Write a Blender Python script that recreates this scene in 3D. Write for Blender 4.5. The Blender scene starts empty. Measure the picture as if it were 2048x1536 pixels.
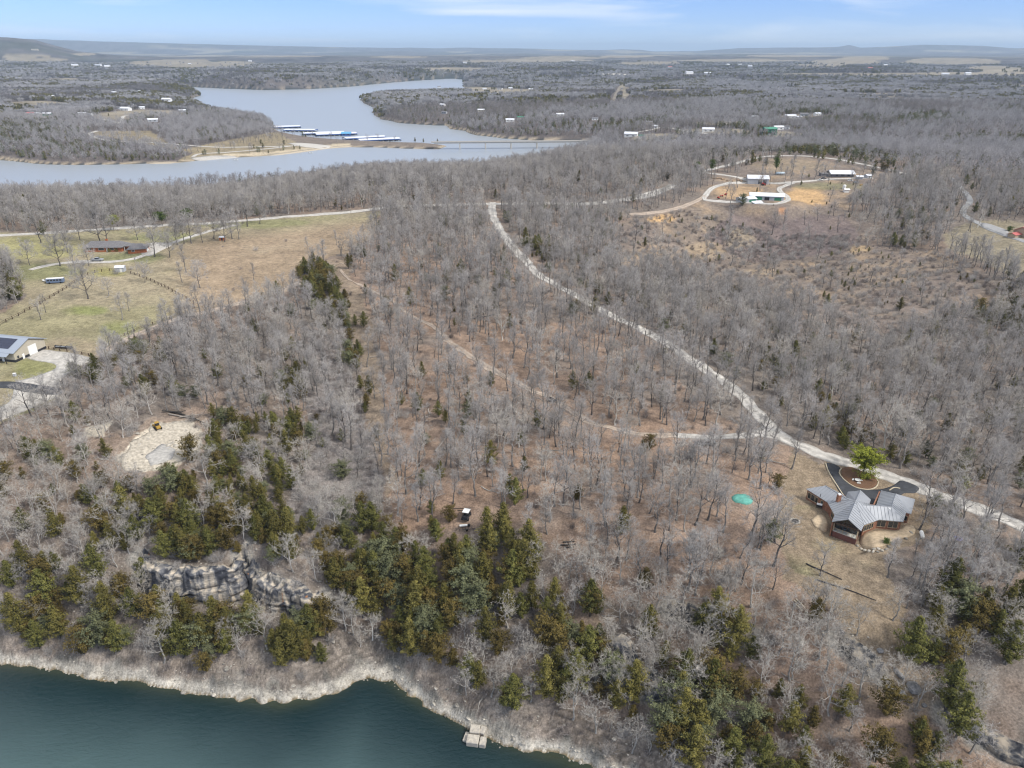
import bpy, bmesh, math, random
import numpy as np
from mathutils import Vector, Matrix
from mathutils.geometry import delaunay_2d_cdt
random.seed(7); np.random.seed(7)
S = bpy.context.scene
C = S.collection
# ------------------------------------------------------------------ camera
F = 1462.0; TILT = math.radians(24.55); CAMZ = 150.0
cam = bpy.data.objects.new('camera', bpy.data.cameras.new('camera')); C.objects.link(cam)
cam.location = (0, 0, CAMZ); cam.rotation_euler = (math.pi/2 - TILT, 0, 0)
cam.data.sensor_width = 36; cam.data.lens = 36*F/2048; cam.data.clip_start = 1; cam.data.clip_end = 90000
S.camera = cam
# ------------------------------------------------------------------ light
SUN_EL, SUN_AZ = math.radians(46), math.radians(118)     # azimuth from +Y, positive = right
sun = bpy.data.objects.new('sun', bpy.data.lights.new('sun', 'SUN')); C.objects.link(sun)
sd = Vector((math.sin(SUN_AZ)*math.cos(SUN_EL), math.cos(SUN_AZ)*math.cos(SUN_EL), math.sin(SUN_EL)))
sun.rotation_euler = (-sd).to_track_quat('-Z', 'Y').to_euler(); sun.location = (0, 0, 400)
sun.data.energy = 1.5; sun.data.angle = math.radians(10); sun.data.color = (1, .95, .87)
W = bpy.data.worlds.new('World'); S.world = W; W.use_nodes = True
wn = W.node_tree.nodes; wl = W.node_tree.links; wn.clear()
def WN(t, **k):
    n = wn.new(t)
    for a, b in k.items(): setattr(n, a, b)
    return n
sky = WN('ShaderNodeTexSky', sky_type='NISHITA', sun_disc=False, sun_elevation=SUN_EL, sun_rotation=SUN_AZ,
         altitude=250, air_density=.7, dust_density=0.0, ozone_density=6.0)
geo = WN('ShaderNodeTexCoord')
mp = WN('ShaderNodeMapping'); mp.inputs['Scale'].default_value = (1.3, 1.3, 13.0); mp.inputs['Rotation'].default_value = (0, .06, 0)
wl.new(geo.outputs['Generated'], mp.inputs[0])
nz = WN('ShaderNodeTexNoise'); nz.inputs['Scale'].default_value = 2.6; nz.inputs['Detail'].default_value = 7; nz.inputs['Roughness'].default_value = .55; nz.inputs['Distortion'].default_value = .5
wl.new(mp.outputs[0], nz.inputs[0])
cr = WN('ShaderNodeValToRGB'); cr.color_ramp.elements[0].position = .50; cr.color_ramp.elements[1].position = .80
sx = WN('ShaderNodeSeparateXYZ'); wl.new(geo.outputs['Generated'], sx.inputs[0])
hi = WN('ShaderNodeMapRange', interpolation_type='SMOOTHSTEP'); hi.inputs[1].default_value = .04; hi.inputs[2].default_value = .45; hi.inputs[3].default_value = 0; hi.inputs[4].default_value = .34; wl.new(sx.outputs[2], hi.inputs[0])
ad = WN('ShaderNodeMath', operation='ADD'); wl.new(nz.outputs[0], ad.inputs[0]); wl.new(hi.outputs[0], ad.inputs[1]); wl.new(ad.outputs[0], cr.inputs[0])
mx = WN('ShaderNodeMix', data_type='RGBA'); mx.inputs[7].default_value = (6.6, 6.75, 6.9, 1)
sc = WN('ShaderNodeMath', operation='MULTIPLY'); sc.inputs[1].default_value = .75
wl.new(cr.outputs[0], sc.inputs[0]); wl.new(sc.outputs[0], mx.inputs[0])
tint = WN('ShaderNodeMix', data_type='RGBA', blend_type='MULTIPLY'); tint.inputs[0].default_value = 1; tint.inputs[7].default_value = (.62, .66, .86, 1)
wl.new(sky.outputs[0], tint.inputs[6]); wl.new(tint.outputs[2], mx.inputs[6])
bg = WN('ShaderNodeBackground'); bg.inputs['Strength'].default_value = .07
wo = WN('ShaderNodeOutputWorld'); wl.new(mx.outputs[2], bg.inputs[0]); wl.new(bg.outputs[0], wo.inputs[0])
vs = S.view_settings
S.display_settings.display_device = 'sRGB'; vs.view_transform = 'Standard'; vs.look = 'None'; vs.gamma = 1; vs.exposure = 1.33; vs.use_curve_mapping = False
cy = S.cycles
cy.max_bounces = 5; cy.diffuse_bounces = 2; cy.glossy_bounces = 2; cy.transmission_bounces = 3; cy.transparent_max_bounces = 8; cy.volume_bounces = 0
cy.use_denoising = True; cy.use_adaptive_sampling = True; cy.adaptive_threshold = .01; cy.caustics_reflective = False; cy.caustics_refractive = False
cy.filter_width = 1.2
S.render.threads_mode = 'AUTO'

# ------------------------------------------------------------------ helpers
def tag(o, label=None, cat=None, group=None, kind=None):
    if label: o['label'] = label
    if cat: o['category'] = cat
    if group: o['group'] = group
    if kind: o['kind'] = kind
    return o
def empty(name, loc=(0, 0, 0), rz=0):
    o = bpy.data.objects.new(name, None); C.objects.link(o); o.location = loc; o.rotation_euler = (0, 0, rz); o.empty_display_size = .5
    return o
def lin(r, g, b): return tuple(((c/255/12.92) if c/255 <= .04045 else ((c/255+.055)/1.055)**2.4) for c in (r, g, b))
def mat(name, col, rough=.8, metal=0, noise=0, nscale=1.0, bump=0, bscale=5, spec=.3, rnd=0, coords='Object', col2=None):
    m = bpy.data.materials.new(name); m.use_nodes = True
    n = m.node_tree.nodes; l = m.node_tree.links; b = n['Principled BSDF']
    b.inputs['Roughness'].default_value = rough; b.inputs['Metallic'].default_value = metal
    b.inputs['Specular IOR Level'].default_value = spec
    c = tuple(col)+(1,)
    b.inputs['Base Color'].default_value = c
    tc = n.new('ShaderNodeTexCoord'); last = None
    if noise or col2:
        t = n.new('ShaderNodeTexNoise'); t.inputs['Scale'].default_value = nscale; t.inputs['Detail'].default_value = 6; t.inputs['Roughness'].default_value = .65
        l.new(tc.outputs[coords], t.inputs[0])
        mxn = n.new('ShaderNodeMix'); mxn.data_type = 'RGBA'
        k = noise
        a_ = tuple(max(0, x*(1-k)) for x in col)+(1,); b_ = (tuple(col2) if col2 else tuple(x*(1+k) for x in col))+(1,)
        mxn.inputs[6].default_value = a_; mxn.inputs[7].default_value = b_
        r = n.new('ShaderNodeMapRange'); r.inputs[1].default_value = .32; r.inputs[2].default_value = .68
        l.new(t.outputs[0], r.inputs[0]); l.new(r.outputs[0], mxn.inputs[0]); last = mxn.outputs[2]
    if rnd:
        oi = n.new('ShaderNodeObjectInfo'); mr = n.new('ShaderNodeMapRange'); mr.inputs[3].default_value = 1-rnd; mr.inputs[4].default_value = 1+rnd
        l.new(oi.outputs['Random'], mr.inputs[0])
        vm = n.new('ShaderNodeMix'); vm.data_type = 'RGBA'; vm.blend_type = 'MULTIPLY'; vm.inputs[0].default_value = 1
        if last is not None: l.new(last, vm.inputs[6])
        else: vm.inputs[6].default_value = c
        l.new(mr.outputs[0], vm.inputs[7]); last = vm.outputs[2]
    if last is not None: l.new(last, b.inputs['Base Color'])
    if bump:
        t2 = n.new('ShaderNodeTexNoise'); t2.inputs['Scale'].default_value = bscale; t2.inputs['Detail'].default_value = 5
        l.new(tc.outputs[coords], t2.inputs[0]); bp = n.new('ShaderNodeBump'); bp.inputs['Strength'].default_value = bump
        l.new(t2.outputs[0], bp.inputs['Height']); l.new(bp.outputs[0], b.inputs['Normal'])
    return m
def mesh_np(name, V, Fq, mats, colors=None, midx=None, smooth=False):
    """V (n,3); Fq (m,k) index array of equal-sized faces, or list of such arrays"""
    me = bpy.data.meshes.new(name)
    arrs = Fq if isinstance(Fq, list) else [Fq]
    arrs = [np.asarray(a, dtype=np.int32) for a in arrs if len(a)]
    nl = sum(a.size for a in arrs); nf = sum(len(a) for a in arrs)
    me.vertices.add(len(V)); me.vertices.foreach_set('co', np.asarray(V, dtype=np.float32).ravel())
    me.loops.add(nl); me.loops.foreach_set('vertex_index', np.concatenate([a.ravel() for a in arrs]))
    ls = np.concatenate([np.full(len(a), a.shape[1], dtype=np.int32) for a in arrs])
    me.polygons.add(nf); me.polygons.foreach_set('loop_start', np.concatenate([[0], np.cumsum(ls)[:-1]]).astype(np.int32))
    if midx is not None: me.polygons.foreach_set('material_index', np.asarray(midx, dtype=np.int32))
    if smooth: me.polygons.foreach_set('use_smooth', np.ones(nf, dtype=bool))
    me.update(calc_edges=True)
    if colors is not None:
        a = me.color_attributes.new('Col', 'FLOAT_COLOR', 'POINT')
        cc = np.ones((len(V), 4), dtype=np.float32); cc[:, :3] = colors; a.data.foreach_set('color', cc.ravel())
    for m in (mats if isinstance(mats, (list, tuple)) else [mats]): me.materials.append(m)
    return me
def link(name, me, parent=None):
    o = bpy.data.objects.new(name, me); C.objects.link(o)
    if parent is not None: o.parent = parent
    return o
# value noise
def _h(ix, iy, s):
    n = (ix*374761393 + iy*668265263 + s*1274126177) & 0xFFFFFFFF
    n = ((n ^ (n >> 13))*1274126177) & 0xFFFFFFFF
    return ((n ^ (n >> 16)) & 0xFFFF)/65535.0
def vnoise(x, y, s=0):
    x = np.asarray(x, float); y = np.asarray(y, float)
    ix = np.floor(x).astype(np.int64); iy = np.floor(y).astype(np.int64); fx = x-ix; fy = y-iy
    fx = fx*fx*(3-2*fx); fy = fy*fy*(3-2*fy)
    return (_h(ix, iy, s)*(1-fx)+_h(ix+1, iy, s)*fx)*(1-fy)+(_h(ix, iy+1, s)*(1-fx)+_h(ix+1, iy+1, s)*fx)*fy
def fbm(x, y, sc_, oct=4, s=0):
    t = 0; a = 1; n = 0
    for i in range(oct): t = t+a*(vnoise(x/sc_*2**i+17*i, y/sc_*2**i-9*i, s+i)-.5); n += a; a *= .5
    return t/n*2
def sstep(a, b, x): t = np.clip((x-a)/(b-a), 0, 1); return t*t*(3-2*t)
ct, st = math.cos(TILT), math.sin(TILT)
def at(px, py, z):
    """the place at height z that the photograph's pixel looks at"""
    u = (px-1024)/F; v = (768-py)/F; dz = -st+v*ct
    d = (z-CAMZ)/dz; return Vector((u*d, (ct+v*st)*d, z))
def proj(x, y, z):
    dep = y*ct-(z-CAMZ)*st; dep = np.where(np.abs(dep) < 1e-3, 1e-3, dep)
    up = y*st+(z-CAMZ)*ct
    return 1024+F*x/dep, 768-F*up/dep, dep
def inpoly(px, py, poly):
    P = np.asarray(poly, float); ins = np.zeros(np.shape(px), bool)
    bb = (px >= P[:, 0].min()) & (px <= P[:, 0].max()) & (py >= P[:, 1].min()) & (py <= P[:, 1].max())
    if not bb.any(): return ins
    x = px[bb]; y = py[bb]; r = np.zeros(x.shape, bool); j = len(P)-1
    for i in range(len(P)):
        xi, yi = P[i]; xj, yj = P[j]
        if yi != yj: r ^= ((yi > y) != (yj > y)) & (x < (xj-xi)*(y-yi)/(yj-yi)+xi)
        j = i
    ins[bb] = r; return ins
def segdist(x, y, P, closed=False):
    P = np.asarray(P, float); best = np.full(np.shape(x), 1e18); side = np.zeros(np.shape(x))
    n = len(P) if closed else len(P)-1
    for i in range(n):
        a = P[i]; b = P[(i+1) % len(P)]; d = b-a; L = d@d+1e-9
        t = np.clip(((x-a[0])*d[0]+(y-a[1])*d[1])/L, 0, 1); ex = x-a[0]-t*d[0]; ey = y-a[1]-t*d[1]
        q = ex*ex+ey*ey; m = q < best; best = np.where(m, q, best); side = np.where(m, d[0]*ey-d[1]*ex, side)
    return np.sqrt(best), np.sign(side)

# ------------------------------------------------------------------ terrain
SHORE = [(-700, 1290), (-200, 1310), (0, 1330), (130, 1345), (240, 1362), (330, 1378), (450, 1394), (560, 1412), (620, 1402), (680, 1376), (712, 1356), (745, 1353), (778, 1362), (810, 1388), (850, 1410), (900, 1434), (940, 1457), (1000, 1484), (1060, 1504), (1120, 1522), (1170, 1538), (1260, 1570), (1400, 1640), (1700, 1760), (2300, 1960)]
LAKE = [(-900, 330), (-60, 318), (0, 320), (60, 327), (150, 329), (250, 329), (340, 327), (400, 321), (470, 315), (540, 311), (600, 304), (660, 296), (700, 294), (760, 295), (830, 298), (880, 299), (892, 292), (850, 287), (780, 285), (700, 282), (640, 277), (590, 270), (555, 262), (548, 252), (535, 243), (440, 229), (400, 212), (375, 200), (400, 191), (388, 185), (370, 177), (345, 172), (450, 177), (530, 180), (620, 178), (700, 173), (760, 167), (830, 161), (900, 157), (925, 158), (930, 181), (850, 183), (795, 187), (745, 192), (724, 199), (727, 206), (750, 215), (745, 226), (760, 238), (800, 246), (860, 250), (893, 251), (898, 258), (930, 262), (950, 270), (1000, 276), (1080, 281), (1190, 284), (1170, 300), (1060, 325), (950, 338), (750, 342), (500, 366), (300, 383), (0, 388), (-900, 400)]
shoreW = np.array([at(x, y, 0)[:2] for x, y in SHORE])
lakeW = np.array([at(x, y, 0)[:2] for x, y in LAKE])
CTRL = [(-300, 1240, 8), (100, 1270, 7), (400, 1310, 8), (600, 1340, 7), (750, 1270, 9), (950, 1380, 9), (1150, 1450, 9), (1400, 1540, 10), (1800, 1700, 10),
        (-200, 1100, 22), (60, 1120, 22), (300, 1130, 18), (500, 1120, 20), (660, 1110, 20), (800, 1120, 20), (1000, 1130, 24), (1200, 1200, 22), (1400, 1260, 22), (1700, 1400, 20), (2000, 1500, 18), (2200, 1400, 26),
        (1300, 1330, 15), (1550, 1450, 14), (1200, 1330, 13),
        (0, 1000, 30), (300, 1000, 29), (500, 1000, 27), (700, 1000, 24), (900, 1000, 30), (1100, 1000, 33), (1300, 1080, 33), (1500, 1100, 34), (1700, 1060, 35), (1720, 960, 35.5), (1800, 1080, 34.5), (1900, 1150, 33), (2100, 1200, 32), (1750, 1230, 31),
        (-100, 850, 38), (60, 830, 38.5), (60, 700, 40), (300, 850, 36), (300, 700, 40), (500, 850, 33), (700, 850, 29), (850, 850, 33), (1050, 830, 36), (1300, 880, 37), (1500, 870, 37.5), (1540, 850, 38), (1700, 915, 36.5), (2048, 1050, 35.5), (1900, 900, 33), (2100, 900, 30),
        (500, 700, 37), (680, 700, 34), (850, 700, 38), (1050, 700, 40), (1250, 720, 40.5), (1400, 730, 40.5), (1290, 665, 41.5), (1180, 610, 42.5), (1500, 700, 36), (1700, 750, 33), (1900, 720, 30), (2100, 700, 30),
        (0, 560, 42), (225, 500, 44), (400, 560, 42.5), (600, 520, 43.5), (-200, 470, 44), (100, 465, 44), (400, 440, 45), (700, 425, 47), (900, 450, 47), (990, 410, 49), (1010, 470, 47), (1050, 520, 45.5), (1100, 565, 44),
        (1250, 580, 38), (1450, 600, 32), (1650, 620, 30), (1850, 640, 31), (2050, 560, 36), (2040, 470, 40),
        (1250, 470, 40), (1400, 510, 26), (1550, 500, 22), (1700, 500, 28), (1870, 520, 31), (1480, 440, 36), (1330, 430, 42),
        (1520, 375, 47), (1530, 400, 45), (1640, 395, 45), (1700, 360, 50), (1690, 340, 51), (1580, 318, 55), (1400, 350, 52), (1800, 360, 49), (1900, 420, 44),
        (1250, 325, 56), (1400, 312, 56), (1600, 303, 54), (1800, 315, 53), (2000, 330, 50), (2200, 380, 44),
        (1500, 262, 38), (1800, 240, 42), (2000, 250, 45), (1400, 240, 30), (1100, 240, 25), (950, 220, 22), (860, 200, 28), (1000, 190, 38), (1300, 200, 38), (1600, 200, 42), (1900, 190, 45),
        (0, 280, 22), (200, 290, 14), (350, 300, 8), (450, 280, 8), (300, 240, 26), (100, 230, 30), (200, 200, 32), (-300, 250, 30), (350, 215, 22), (450, 250, 14), (100, 160, 36), (300, 150, 38), (300, 160, 30),
        (500, 160, 40), (600, 150, 48), (700, 142, 45), (900, 140, 42), (450, 135, 60), (1100, 140, 50), (1500, 140, 50), (1900, 140, 50), (-300, 140, 60),
        (0, 118, 60), (500, 118, 60), (1000, 118, 60), (1500, 118, 60), (2000, 118, 60), (0, 108, 80), (500, 108, 80), (1000, 108, 80), (1500, 108, 80), (2000, 108, 80)]
CTRL2 = [(x_, d_, z_) for xs, tab in (((-400, 0, 220, 420), ((545, 43), (600, 35), (690, 19), (790, 4))), ((600,), ((600, 43), (700, 28), (800, 14), (900, 3))), ((780, 950), ((600, 50), (690, 39), (800, 24), (900, 10), (980, 3))),
         ((1110,), ((600, 54), (700, 50), (880, 28), (1060, 6))), ((1300,), ((880, 34), (1060, 20))), ((1500, 1700), ((900, 36), (1060, 28))), ((1900, 2100), ((850, 40), (1050, 34))), ((780, 850, 920), ((2250, 19), (2600, 9), (2900, 5)))) for x_ in xs for d_, z_ in tab]
def warp(x, y): r = np.hypot(x, y); return np.stack([np.arctan2(x, y)*3.2, np.log(np.maximum(r, 1))*3.0], -1)
def atd(px, d, z):
    v = ((z-CAMZ)/d+st)/ct; return at(px, 768-v*F, z)
CTRL = CTRL+[(*[768*0+q for q in (c[0], 768-(((c[2]-CAMZ)/c[1]+st)/ct)*F)], c[2]) for c in CTRL2]
cw = np.array([at(*c) for c in CTRL]); Q = warp(cw[:, 0], cw[:, 1]); cz = np.array([c[2] for c in CTRL], float)
CC = .12
D = np.sqrt(((Q[:, None]-Q[None])**2).sum(-1)+CC*CC)
A_ = np.zeros((len(Q)+1,)*2); A_[:-1, :-1] = D + np.eye(len(Q))*-.02; A_[-1, :-1] = 1; A_[:-1, -1] = 1
wgt = np.linalg.solve(A_, np.append(cz, 0))
def base_z(x, y):
    q = warp(x, y).reshape(-1, 2); out = np.empty(len(q))
    for i in range(0, len(q), 20000):
        s = q[i:i+20000]; d = np.sqrt(((s[:, None]-Q[None])**2).sum(-1)+CC*CC); out[i:i+20000] = d@wgt[:-1]+wgt[-1]
    return out.reshape(np.shape(x))
# horizon ridges: (pixel x, height) at ~20 km, and the wooded hill on the left at ~8.5 km
def hz(py, dist): return CAMZ-(st-(768-py)/F*ct)*dist
RX = [-400, 0, 260, 400, 560, 750, 900, 1100, 1240, 1260, 1330, 1400, 1480, 1560, 1580, 1600, 1700, 1800, 1850, 1900, 1960, 2048, 2500]
RY = [80, 82, 84, 87, 91, 95, 97, 99, 101, 104, 104, 98, 97, 96, 92.5, 97, 92.5, 94, 98, 98.5, 96, 94, 97]
HX = [-900, -200, 0, 60, 130, 200, 235, 262, 300, 360, 450]
HY = [70, 72, 74, 76, 79, 81, 84, 92, 102, 108, 112]
# cliff bands: pixel polyline of the foot line, foot height, wall height
CLIFFS = [
    dict(p=[(285, 1160), (315, 1182), (350, 1195), (400, 1196), (440, 1192), (480, 1180), (500, 1150)], z=11.5, h=9),
    dict(p=[(488, 1165), (520, 1195), (560, 1215), (600, 1222), (625, 1245), (655, 1225)], z=9.5, h=7),
    dict(p=[(1205, 1292), (1240, 1312), (1268, 1332)], z=15.5, h=4.5),
    dict(p=[(1195, 1355), (1250, 1362), (1310, 1385), (1345, 1392)], z=12.0, h=4),
    dict(p=[(1330, 1250), (1400, 1275), (1440, 1290), (1500, 1308)], z=18.5, h=2.4, flat=1),
    dict(p=[(1655, 1335), (1700, 1362), (1745, 1388)], z=18.5, h=1.5, flat=1),
    dict(p=[(1870, 1478), (1950, 1512), (2060, 1562)], z=14.0, h=1.1, flat=1),
]
def profile_shore(x, y):
    d, s = segdist(x, y, shoreW); dn = d*s
    return dn
def terrain_z(x, y, full=False):
    r = np.hypot(x, y)
    wx = x+fbm(x, y, 14, 3, 5)*3.0*np.clip(1-r/500, 0, 1)+fbm(x, y, 3, 2, 8)*1.3*(r < 320); wy = y+fbm(x, y, 14, 3, 6)*2.4*np.clip(1-r/500, 0, 1)+fbm(x, y, 3, 2, 9)*1.1*(r < 320)
    dn = np.full(np.shape(x), 500.0); m = r < 420
    if m.any(): dn[m] = profile_shore(wx[m], wy[m])
    dn = np.where((y < 250) | (r < 300), dn, np.maximum(dn, 200))
    dl = np.full(np.shape(x), 500.0); m = (r > 600) & (r < 7000)
    if m.any():
        rx = x[m]+fbm(x[m], y[m], 90, 3, 31)*10; ry = y[m]+fbm(x[m], y[m], 90, 3, 32)*10
        d, _ = segdist(rx, ry, lakeW, True); ins = inpoly(rx, ry, lakeW); dl[m] = np.where(ins, -d, d)
    b = base_z(x, y)
    b = np.clip(b, 1.5, 130)
    rough = fbm(x, y, 26, 4, 11)*1.1+fbm(x, y, 9, 3, 12)*.35
    b = b+rough*np.clip((b-2)/10, 0, 1)*np.clip(1.2-r/900, .0, 1)
    far = sstep(1300, 4500, r); b = b+far*(fbm(x, y, 900, 4, 21)*26)*np.clip((dl-60)/350, 0, 1)+sstep(700, 2000, r)*fbm(x, y, 260, 3, 22)*6
    b = np.maximum(b, 2)
    # far ridges
    px = 1024+F*x/np.maximum(y*ct+60, 1)
    az = np.arctan2(x, y)
    pxa = 1024+F*np.tan(np.clip(az, -1.3, 1.3))/1.0*1.0/(ct+((768-100)/F)*st)
    rh = np.interp(pxa, RX, [hz(v, 20000) for v in RY]); b = b+np.maximum(rh-b, 0)*np.exp(-((r-20500)/2600)**2)*sstep(9000, 17000, r)+sstep(15000, 20000, r)*0
    hh = np.interp(pxa+fbm(x, y, 900, 2, 51)*14, HX, [hz(v, 8500) for v in HY]); b = b+np.maximum(hh-b, 0)*np.exp(-(np.abs(r-8500)/1500)**2.2)
    b = b+sstep(6000, 12000, r)*np.maximum(fbm(x, y, 2600, 4, 41), 0)*60
    z1 = np.where(dn > 0, b*(1-np.exp(-dn/7.0))+np.minimum(dn, 3)*.25, np.maximum(dn*.45, -9))
    z1 = np.where(dn > 60, b, z1)
    z2 = np.where(dl > 0, np.minimum(1.5, dl*.25)+(b-1)*(1-np.exp(-np.maximum(dl, 0)/40)), np.maximum(dl*.12, -8))
    z = np.where(dl < 450, np.minimum(z1, z2), z1)
    # stepped rock ledges by the water
    led = (dn > 0) & (dn < 16)
    stp = .9+.25*fbm(x, y, 30, 2, 61); q = z/stp; zq = (np.floor(q)+sstep(.55, .95, q-np.floor(q)))*stp
    z = np.where(led, z+(zq-z)*.8*np.clip((16-dn)/8, 0, 1), z)
    for c in CW:
        m = (np.abs(x-c['c'][0]) < c['R']) & (np.abs(y-c['c'][1]) < c['R'])
        if c['flat'] or not m.any(): continue
        d, s = segdist(x[m], y[m], c['w']); sd_ = d*s
        # fade beyond the ends
        t = np.zeros(d.shape); bd = np.full(d.shape, 1e9); acc = 0
        for k in range(len(c['w'])-1):
            a0 = c['w'][k]; dd = c['w'][k+1]-a0; L = np.hypot(*dd); tt = np.clip(((x[m]-a0[0])*dd[0]+(y[m]-a0[1])*dd[1])/L/L, 0, 1)
            e = np.hypot(x[m]-a0[0]-tt*dd[0], y[m]-a0[1]-tt*dd[1]); h = e < bd; bd = np.where(h, e, bd); t = np.where(h, acc+tt*L, t); acc += L
        t = np.minimum(t, acc-t)
        perp = np.clip(1-d/14, 0, 1)
        zz = z[m]; foot = c['z']; top = c['z']+c['h']
        tgt = np.where(sd_ > 1.0, np.maximum(zz, top-.3+np.minimum(sd_, 6)*.06), np.minimum(zz, foot+.4+np.maximum(sd_, -6)*.35))
        wgt_ = np.clip(1-(d-2.0)/9, 0, 1); wgt_ = wgt_*wgt_*(3-2*wgt_)
        ends = sstep(0, 4, t)
        z[m] = zz+(tgt-zz)*wgt_*ends
    return (z, dn, dl) if full else z
CW = []
for c in CLIFFS:
    w = np.array([at(px, py, c['z'])[:2] for px, py in c['p']])
    CW.append(dict(flat=c.get('flat', 0), w=w, z=c['z'], h=c['h'], c=w.mean(0), R=np.abs(w-w.mean(0)).max()+18))
_r = [62.0]
while _r[-1] < 42000:
    r0 = _r[-1]; _r.append(r0*(1+(.0042 if r0 < 330 else .0075 if r0 < 4200 else .02)))
RR = np.array(_r); NAZ = 760; AZ = np.linspace(-math.radians(56), math.radians(56), NAZ)
GA, GR = np.meshgrid(AZ, RR); GX = GR*np.sin(GA); GY = GR*np.cos(GA)
GZ, DN, DL = terrain_z(GX, GY, True)
# level pads under buildings: (pixel x, pixel y, height, radius m)
PADS = [(1722, 1030, 35.0, 17), (1688, 1088, 33.3, 4.5), (20, 700, 40, 17), (225, 492, 44, 22), (1520, 372, 47.0, 16), (1530, 400, 45, 24), (1690, 352, 50.0, 22), (2060, 460, 40, 18)]
for px, py, z, R in PADS:
    p = at(px, py, z); d = np.hypot(GX-p.x, GY-p.y); w_ = 1-sstep(R, R*1.6, d); GZ = GZ+(z-GZ)*w_
lnR = np.log(RR)
def gz(x, y):
    x = np.asarray(x, float); y = np.asarray(y, float)
    r = np.hypot(x, y); a = np.arctan2(x, y)
    fi = np.clip(np.interp(r, RR, np.arange(len(RR))), 0, len(RR)-1.001); fj = np.clip((a-AZ[0])/(AZ[1]-AZ[0]), 0, NAZ-1.001)
    i = fi.astype(int); j = fj.astype(int); u = fi-i; v = fj-j
    return (GZ[i, j]*(1-u)+GZ[i+1, j]*u)*(1-v)+(GZ[i, j+1]*(1-u)+GZ[i+1, j+1]*u)*v
def hit(px, py):
    """ground point seen at a pixel of the photograph"""
    u = (px-1024)/F; v = (768-py)/F; d = np.array([u, ct+v*st, -st+v*ct])
    t = 90*1.004**np.arange(1500); X = d[0]*t; Y = d[1]*t; Z = CAMZ+d[2]*t
    g = np.maximum(gz(X, Y), 0); k = np.argmax(Z <= g)
    if k == 0: k = len(t)-1
    a, b = t[k-1], t[k]
    for _ in range(18):
        m = (a+b)/2
        if CAMZ+d[2]*m <= max(float(gz(d[0]*m, d[1]*m)), 0): b = m
        else: a = m
    return Vector((d[0]*b, d[1]*b, max(float(gz(d[0]*b, d[1]*b)), 0)))
# ------------------------------------------------------------------ land cover
Z_ = {}
Z_['meadow'] = [(-400, 452), (60, 466), (200, 461), (400, 447), (600, 433), (768, 421), (752, 450), (738, 480), (700, 505), (640, 520), (600, 556), (560, 590), (470, 604), (385, 630), (300, 655), (230, 695), (200, 712), (120, 760), (110, 800), (60, 826), (0, 850), (-400, 960)]
Z_['leftwood'] = [(-400, 520), (0, 515), (45, 560), (55, 590), (20, 620), (-20, 640), (-400, 640)]
Z_['yard'] = [(1592, 905), (1640, 930), (1660, 915), (1750, 945), (1850, 985), (1856, 1050), (1835, 1085), (1768, 1110), (1800, 1200), (1790, 1290), (1850, 1340), (1880, 1400), (1830, 1410), (1740, 1350), (1690, 1240), (1590, 1165), (1560, 1080), (1562, 960)]
Z_['clear'] = [(1225, 470), (1240, 445), (1300, 428), (1400, 400), (1400, 372), (1440, 350), (1540, 318), (1600, 312), (1700, 330), (1795, 352), (1752, 378), (1700, 405), (1690, 425), (1755, 455), (1740, 490), (1800, 505), (1870, 500), (1905, 515), (2010, 575), (1985, 612), (1895, 640), (1810, 682), (1745, 706), (1690, 660), (1600, 626), (1500, 596), (1440, 580), (1325, 545), (1290, 540), (1250, 560), (1230, 500)]
Z_['thick'] = [(1400, 470), (1470, 430), (1560, 440), (1640, 430), (1690, 430), (1720, 470), (1690, 500), (1580, 520), (1500, 525), (1450, 500)]
Z_['rightlawn'] = [(1890, 470), (1935, 445), (1990, 440), (2200, 460), (2300, 600), (2048, 565), (1960, 520), (1900, 500)]
Z_['strip'] = [(648, 520), (700, 515), (705, 560), (745, 630), (748, 700), (768, 760), (762, 860), (790, 960), (775, 1000), (735, 860), (718, 720), (690, 600)]
Z_['pad'] = [(232, 925), (262, 885), (305, 850), (375, 838), (402, 862), (398, 905), (365, 925), (330, 945), (260, 945)]
Z_['pad2'] = [(160, 855), (215, 845), (222, 870), (165, 872)]
Z_['padslope'] = [(225, 900), (300, 840), (420, 830), (420, 880), (400, 940), (330, 985), (240, 975)]
Z_['thicket'] = [(600, 640), (690, 700), (735, 870), (770, 1000), (740, 1060), (650, 1090), (560, 1020), (620, 900), (610, 760)]
Z_['camp'] = [(360, 300), (430, 285), (560, 262), (620, 280), (680, 288), (660, 298), (560, 312), (420, 322), (350, 326), (385, 305), (300, 290), (190, 270), (180, 262), (300, 262)]
Z_['causeway'] = [(545, 258), (600, 266), (660, 275), (780, 280), (870, 283), (895, 286), (895, 300), (700, 296), (620, 302)]
Z_['redleaf'] = [(740, 480), (1000, 470), (1060, 560), (1290, 700), (1500, 880), (1600, 900), (1640, 1150), (1760, 1350), (2300, 1700), (2300, 1980), (1600, 1600), (1400, 1290), (1180, 1180), (1060, 1060), (800, 1060), (770, 960), (765, 760), (745, 640), (700, 560)]
Z_['lawnyard'] = [(1570, 1010), (1640, 1015), (1650, 1060), (1690, 1090), (1760, 1120), (1700, 1180), (1600, 1150), (1555, 1080)]
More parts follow.
